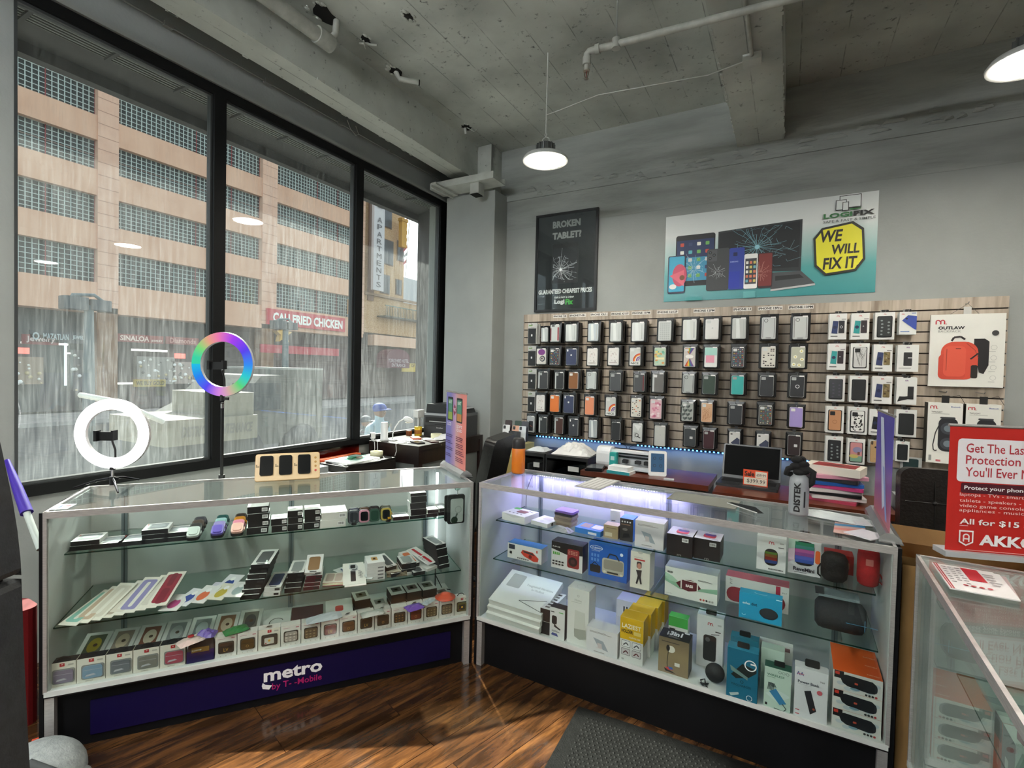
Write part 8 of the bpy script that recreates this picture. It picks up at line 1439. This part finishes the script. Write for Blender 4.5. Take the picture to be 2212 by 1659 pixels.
# brown desks
def bdesk(x0, x1, y0, lb):
    t = E('desk', lb, 'desk', (x0, y0, 0)); w = x1 - x0; G().box(0, 0, .762, w, .48, .8, brown).build('desk_top', t); G().box(.02, .02, .0, .05, .46, .762, dkp).build('side_panel', t); G().box(w - .05, .02, .0, w - .02, .46, .762, dkp).build('side_panel', t); G().box(.05, .04, .60, w - .05, .06, .762, mat('#3c3a38', .5)).build('drawer', t); G().tube([(w * .5, .035, .72), (w * .5, .04, .72)], .007, ch, 10).build('lock', t)
bdesk(-1.375, -.45, 3.60, 'brown topped desk carrying the white cutting machine'); bdesk(-.405, .56, 3.45, 'brown topped desk carrying the open laptop')
BZ = .8005
t = E('cutting_machine', 'white film cutting machine with a turquoise end on the left brown desk', 'machine', (-1.32, 3.80, BZ), radians(-2)); wm_ = mat('#e6e8e9', .35)
g = G().rbox(0, 0, 0, .11, .16, .165, .05, wm_, ax='x').box(.11, .03, 0, .52, .15, .03, '#c9cccf').box(.11, .1, .03, .52, .15, .15, mat('#d3d6d8')).box(.11, .04, .13, .52, .15, .15, wm_); g.build('body', t); G().rbox(.11, .0, .02, .16, .06, .13, .008, mat('#2fa7a0', .4), ax='y').box(.12, -.002, .07, .15, .0, .1, '#bfe0dc').build('carriage', t)
G().tube([(.16, .09, .12), (.52, .09, .12)], .009, mat('#55585c', .2, .9), 10).tube([(.16, .08, .095), (.52, .08, .095)], .007, mat('#2c2e30', .2, .8), 10).build('roller', t)
for x in (.2, .3, .37): G().box(x, .04, .05, x + .04, .08, .075, '#1c1d1f').build('clamp', t)
G().box(.11, -.03, .012, .52, .03, .02, mat('#cfd6dc', .2)).build('feed_tray', t)
t = E('control_tablet', 'white framed touch screen leaning on the cutting machine', 'tablet', (-.82, 3.73, BZ), radians(18)); M = R(-12, 'X'); G().rbox(-.065, 0, .0, .065, .03, .185, .014, wm_, M, ax='y').build('body', t); g = G().rbox(-.048, -.002, .03, .048, -.0005, .165, .004, mat('#3f6387', .15), M, ax='y'); [g.lathe([(.008, 0), (.011, 0)], mat('#1c2c40'), 12, M @ T(x, -.0028, z) @ R(90, 'X'), cap=False) for x, z in ((-.022, .13), (.022, .13), (-.022, .075), (.022, .075))]; g.build('screen', t)
G().rbox(-.05, .03, .0, .05, .1, .12, .02, wm_).build('rear_body', t)
sheet('smartphone', 'small white phone lying in front of the touch screen', 'phone', -.72, 3.64, BZ, .07, .05, .008, '#b9bcc0', 8)
sheet('tablet', 'black tablet pair edge lying at the left end of the brown desk, lower one', 'tablet', -1.29, 3.70, BZ, .13, .18, .014, '#101113', 8, .2); sheet('tablet', 'black tablet on top of the other one at the left end of the brown desk', 'tablet', -1.285, 3.69, BZ + .015, .12, .17, .013, '#1d2024', 12, .15)
thing(G().box(-.09, -.06, 0, .09, .06, .022, '#e6e8e6', faces={'-y': mat('#2a9aa2'), '-x': mat('#2a9aa2')}), 'film_box', 'flat box with a turquoise side on the left brown desk', 'box', (-1.08, 3.68, BZ), radians(-6)); thing(G().box(-.08, -.05, 0, .08, .05, .03, '#eceeee'), 'film_box', 'white box resting on the turquoise sided one', 'box', (-1.085, 3.685, BZ + .0225), radians(-8))
# laptop
t = E('laptop', 'open black laptop with a sale card on the right brown desk', 'laptop', (-.225, 3.66, BZ), radians(-3)); G().rbox(-.19, 0, 0, .19, .255, .018, .01, mat('#3c3e41', .35, .5)).box(-.17, .1, .018, .17, .22, .0188, '#101113').box(-.05, .02, .018, .05, .085, .0186, '#2c2e31').build('base', t)
M = T(0, .255, .016) @ R(-14, 'X'); G().rbox(-.19, 0, 0, .19, .008, .245, .01, mat('#151617', .3), M, ax='y').build('lid', t); G().box(-.178, -.0012, .022, .178, .0, .235, mat('#050607', .6, sp=.1), M).build('screen', t)
t = E('sale_card', 'orange price card reading Sale standing on the laptop', 'sign', (-.17, 3.70, BZ + .0192), radians(-5)); g = G().box(-.075, 0, 0, .075, .002, .105, mat('#e8552c', .5)); a = art(g, -.075, 0, 0, .075, .002, .105); a.rect(.04, .05, .96, .5, '#ece2cf'); a.rect(.5, .52, .96, .92, '#ece2cf'); a.text('Sale', .06, .58, .46, .9, '#1d1512', .03); a.text('499.99', .54, .6, .92, .8, '#6a5a55', .0); a.line([(.53, .62), (.93, .76)], .001, '#6a5a55'); a.text('$399.99', .16, .14, .9, .42, '#3a302c', .0); g.build('card', t); G().box(-.03, .002, 0, .03, .03, .003, '#c9c9c9').build('foot', t)
# folders, small boxes, right side clutter
fc = [('#b8405c', 'pink', .01), ('#e3dfdc', 'white and pink', .012), ('#18191c', 'black', .01), ('#d9d6d4', 'white', .012), ('#c2407c', 'bright pink', .012), ('#2a62b0', 'blue', .012), ('#2a2a30', 'dark', .012), ('#d99ab0', 'pale pink', .012), ('#e0d9cf', 'cream boxed red', .04)]
z = BZ
for k, (c, nm, h) in enumerate(fc):
    h += .009; g = G().rbox(-.14, -.10, 0, .14, .10, h - .001, .012, mat(c, .3))
    if k == 8: g = G().box(-.15, -.1, 0, .15, .1, h - .001, '#ddd6ca'); a = art(g, -.15, -.1, 0, .15, .1, h - .001, 't'); a.rect(.15, .1, .9, .9, '#8e2a2c'); a.poly([(.3, .3), (.6, .6), (.7, .4)], '#4a2224')
    if k == 1: a = art(g, -.14, -.1, 0, .14, .1, h - .001, 't'); a.rect(.05, .05, .6, .95, '#c46a86')
    thing(g, 'tablet_case', '%s tablet case in the pile right of the laptop, %s' % (nm, 'topmost' if k == 8 else 'bottom' if k == 0 else ORD[k] + ' from the bottom'), 'case', (.27 + .012 * ((k * 2) % 3 - 1), 3.66, z), radians([-12, 6, -4, 10, -7, 4, -9, 14, -16][k]), 'pile of tablet cases'); z += h + .0003
thing(G().box(0, 0, 0, .16, .34, .86, mat('#8f9494', .6)), 'side_cabinet', 'grey narrow cabinet under the pile of small white boxes', 'cabinet', (.585, 3.5, 0))
for k in range(6): thing(G().box(-.06, -.08, 0, .06, .08, .024, '#dfe0de').box(-.045, -.0815, .005, .0, -.08, .018, '#6a6a6c'), 'small_white_box', 'small white box in the pile behind the blue banner, %s' % ('topmost' if k == 5 else ORD[k] + ' from the bottom'), 'box', (.66 + .008 * (k % 2), 3.60, .8605 + .0245 * k), radians(-8 + 9 * (k % 3)), 'small white boxes behind the blue banner')
t = E('speaker_box', 'white box with a red logo and black end lying behind the tufted chair', 'box', (.72, 4.1, .84)); g = G().box(0, 0, 0, .36, .2, .085, '#e3e4dc', faces={'-x': mat('#23261f')}); a = art(g, 0, 0, 0, .36, .2, .085); mlogo(a, .2, .5, .045); b = art(g, 0, 0, 0, .36, .2, .085, 't'); b.ell(.6, .5, .2, .06, '#3a3c38'); g.build('box', t)
thing(G().box(0, 0, 0, .46, .36, .8395, mat('#3c3c3c', .6)), 'side_cabinet', 'dark low cabinet behind the tufted chair', 'cabinet', (.70, 4.02, 0))
g = G().box(0, 0, 0, .42, .006, .90, ctn).box(0, .3, 0, .42, .306, .90, ctn).box(0, .006, 0, .006, .3, .90, ctn).box(.414, .006, 0, .42, .3, .90, ctn).box(.006, .006, .0, .414, .3, .2, ctn).add([(0, 0, .90), (.42, 0, .90), (.43, -.04, .935), (-.01, -.04, .94), (0, .006, .90), (.42, .006, .90)], [(0, 1, 2, 3), (4, 3, 2, 5)], ctn).add([(0, .3, .90), (.42, .3, .90), (.43, .36, .95), (-.01, .36, .955)], [(0, 1, 2, 3)], ctn)
thing(g, 'cardboard_box', 'open tall brown cardboard box between the middle and right display cases', 'box', (.375, 2.20, 0))
# mat on the floor
rub = noisy('black_rubber', [(.3, '#0d0e0d'), (.7, '#161716')], 40, .75, .3, sp=.2); P, Q, S_ = atz(1250, 1527, 0), atz(1566, 1634, 0), atz(1165, 1659, 0); t = E('floor_mat', 'black ribbed rubber mat on the wooden floor', 'mat', (P.x, P.y, 0), atan2((Q - P).y, (Q - P).x)); g = G().prism([(0, 0), (1.5, 0), (1.5, -.9), (0, -.9)][::-1], 0.0005, .004, rub).prism([(.05, -.05), (1.45, -.05), (1.45, -.85), (.05, -.85)][::-1], .004, .008, rub); g.build('mat_base', t)
g = G(); V = []; F = []
for i in range(66):
    for j in range(38):
        x, y = .065 + i * .021 + (j % 2) * .0105, -.065 - j * .0205; k = len(V); r = .0075; V += [(x + r, y, .008), (x, y + r, .008), (x - r, y, .008), (x, y - r, .008), (x, y, .0118)]; F += [(k, k + 1, k + 4), (k + 1, k + 2, k + 4), (k + 2, k + 3, k + 4), (k + 3, k, k + 4)]
g.add(V, F, rub); o = g.build('studs', t); o['kind'] = 'stuff'
# ================= left foreground =================
kio = noisy('grey_kiosk_plastic', [(.3, '#303133'), (.7, '#3c3e40')], 60, .45, .1)
def kp(px, py, d): v = ray(px, py); return EYE + v * (d / v.dot(FWD))
d0 = .82; cnt = [(0, 868), (14, 915), (25, 960), (38, 1030), (47, 1080), (55, 1140), (60, 1200), (62, 1238), (62, 1330), (63, 1430), (65, 1520), (67, 1600), (69, 1659), (70, 1720)]
L3 = [kp(x, y, d0) for x, y in cnt]; prof = [(p.dot(rt0), p.z) for p in L3]; prof = [(prof[0][0] - .16, prof[0][1] + .12), (prof[0][0] - .05, prof[0][1] + .06)] + prof + [(prof[-1][0], .02), (-1.35, .02), (-1.35, prof[0][1] + .12)]
MK = Matrix(((rt0.x, 0, fw0.x, 0), (rt0.y, 0, fw0.y, 0), (0, 1, 0, 0), (0, 0, 0, 1)))
t = E('cash_machine', 'dark grey free standing machine at the left edge of the photo', 'machine', (0, 0, 0)); zs_ = kp(61, 1240, d0).z
up_ = [p for p in prof if p[1] > zs_ + .002]; lo_ = [p for p in prof if p[1] < zs_ - .002]
rS = kp(61, 1240, d0).dot(rt0); G().prism(up_[:-1] + [(rS, zs_ + .003), (-1.35, zs_ + .003), up_[-1]], .40, .80, kio, MK).build('upper_housing', t, bevel=.012)
G().prism([(-1.35, zs_ - .003), (rS, zs_ - .003)] + lo_, .38, .80, kio, MK).build('lower_housing', t, bevel=.012); G().prism([(rS - .02, zs_ - .004), (rS - .02, zs_ + .004), (-1.33, zs_ + .004), (-1.33, zs_ - .004)], .42, .79, mat('#0a0a0a'), MK).build('seam', t)
P = kp(28, 1352, .70); g = G(); rl = prof[8][0]
tr_ = [kp(x - 22, y, d0 - .10) for x, y in cnt[1:8]]; g.tube([(rt0 * (q_.dot(rt0) + .0) + fw0 * .69 + Vector((0, 0, q_.z))) for q_ in [kp(cnt[i][0], cnt[i][1], d0) for i in range(1, 8)]], .006, mat('#3c3f42', .3, .6), 8); g.build('edge_trim', t)
zk = kp(30, 1355, d0).z; G().lathe([(.001, .0), (.012, 0), (.012, .004), (.006, .006), (.001, .006)], mat('#5c5f62', .25, .9), 20, Matrix.Translation(rt0 * (kp(62, 1355, d0).dot(rt0) + .0) + fw0 * .73 + Vector((0, 0, zk))) @ Matrix(((fw0.x, 0, rt0.x, 0), (fw0.y, 0, rt0.y, 0), (0, 1, 0, 0), (0, 0, 0, 1)))).build('lock', t)
A, B = atx(36, 1045, -3.2), None; pA = kp(38, 1055, 2.3); pB = kp(58, 1108, 2.25); dd = (pB - pA); t = E('umbrella', 'folded purple umbrella with a pale handle leaning left of the display case', 'umbrella', (0, 0, 0)); G().tube([pA - dd * 1.2, pA, pB], [.01, .02, .024], mat('#3b1f9c', .5), 10).build('canopy', t); G().tube([pB, pB + dd * 1.4], .014, mat('#b9c4bd', .4), 8).build('handle', t)
gf = noisy('grey_fleece', [(.3, '#8f9694'), (.7, '#aab0ae')], 40, .9, .4)
P = atz(120, 1700, .02); t = E('cloth_bag', 'pale grey textured cloth bag in the bottom left corner', 'bag', (P.x, P.y, 0)); P1 = atz(70, 1640, .12); G().sphere((-.07, -.02, .05), .13, gf, n=12, sc=(1.2, 1.0, .8)).sphere((.02, .0, .02), .1, gf, n=10, sc=(1.3, 1, .6)).build('bag', t); G().tube([(.02, -.08, .17), (.1, -.02, .12), (.2, .06, .02)], .014, mat('#4f5454', .8), 8).build('strap', t)
P = kp(50, 1400, 2.1); t = E('red_bag', 'red bag standing on the floor between the machine and the left display case', 'bag', (P.x - .05, P.y - .02, 0)); G().rbox(-.09, -.07, 0, .07, .07, .5, .04, mat('#7d1216', .6)).box(.03, -.075, .4, .06, -.07, .45, '#8a8d8f').build('body', t); G().tube([(-.05, 0, .5), (-.03, 0, .56), (.03, 0, .56), (.05, 0, .5)], .008, mat('#6d1216'), 8).build('handle', t)
P = atz(62, 1590, .05); thing(G().tube([(-.06, .0, .006), (-.02, .05, .02), (.03, .03, .03), (.04, -.02, .01), (.0, -.06, .006)], .005, mat('#d9481e', .5), 8), 'orange_cable', 'loop of orange cable by the grey cloth bag', 'cable', (P.x + .03, P.y + .02, .0))
# unseen battens added behind the viewer to brighten the ceiling
fl = emit('fluorescent', (.93, .97, 1), 145)
for i, (x, y) in enumerate([(-2.1, -1.2), (-1.5, -2.3)]):
    t = E('added_batten', 'added bare fluorescent batten, unseen behind the viewer, brightening the ceiling', 'lamp', (x, y, 3.25), 0, 'added fill battens'); G().box(-.62, -.03, .03, .62, .03, .06, wh).build('batten', t); G().tube([(-.6, 0, .012), (.6, 0, .012)], .014, fl, 10).build('tube', t); G().tube([(-.4, 0, .06), (-.4, 0, CZ - 3.25)], .003, wh, 6).build('cord', t); G().tube([(.4, 0, .06), (.4, 0, CZ - 3.25)], .003, wh, 6).build('cord', t)
# ---------------- keep labels within sixteen words ----------------
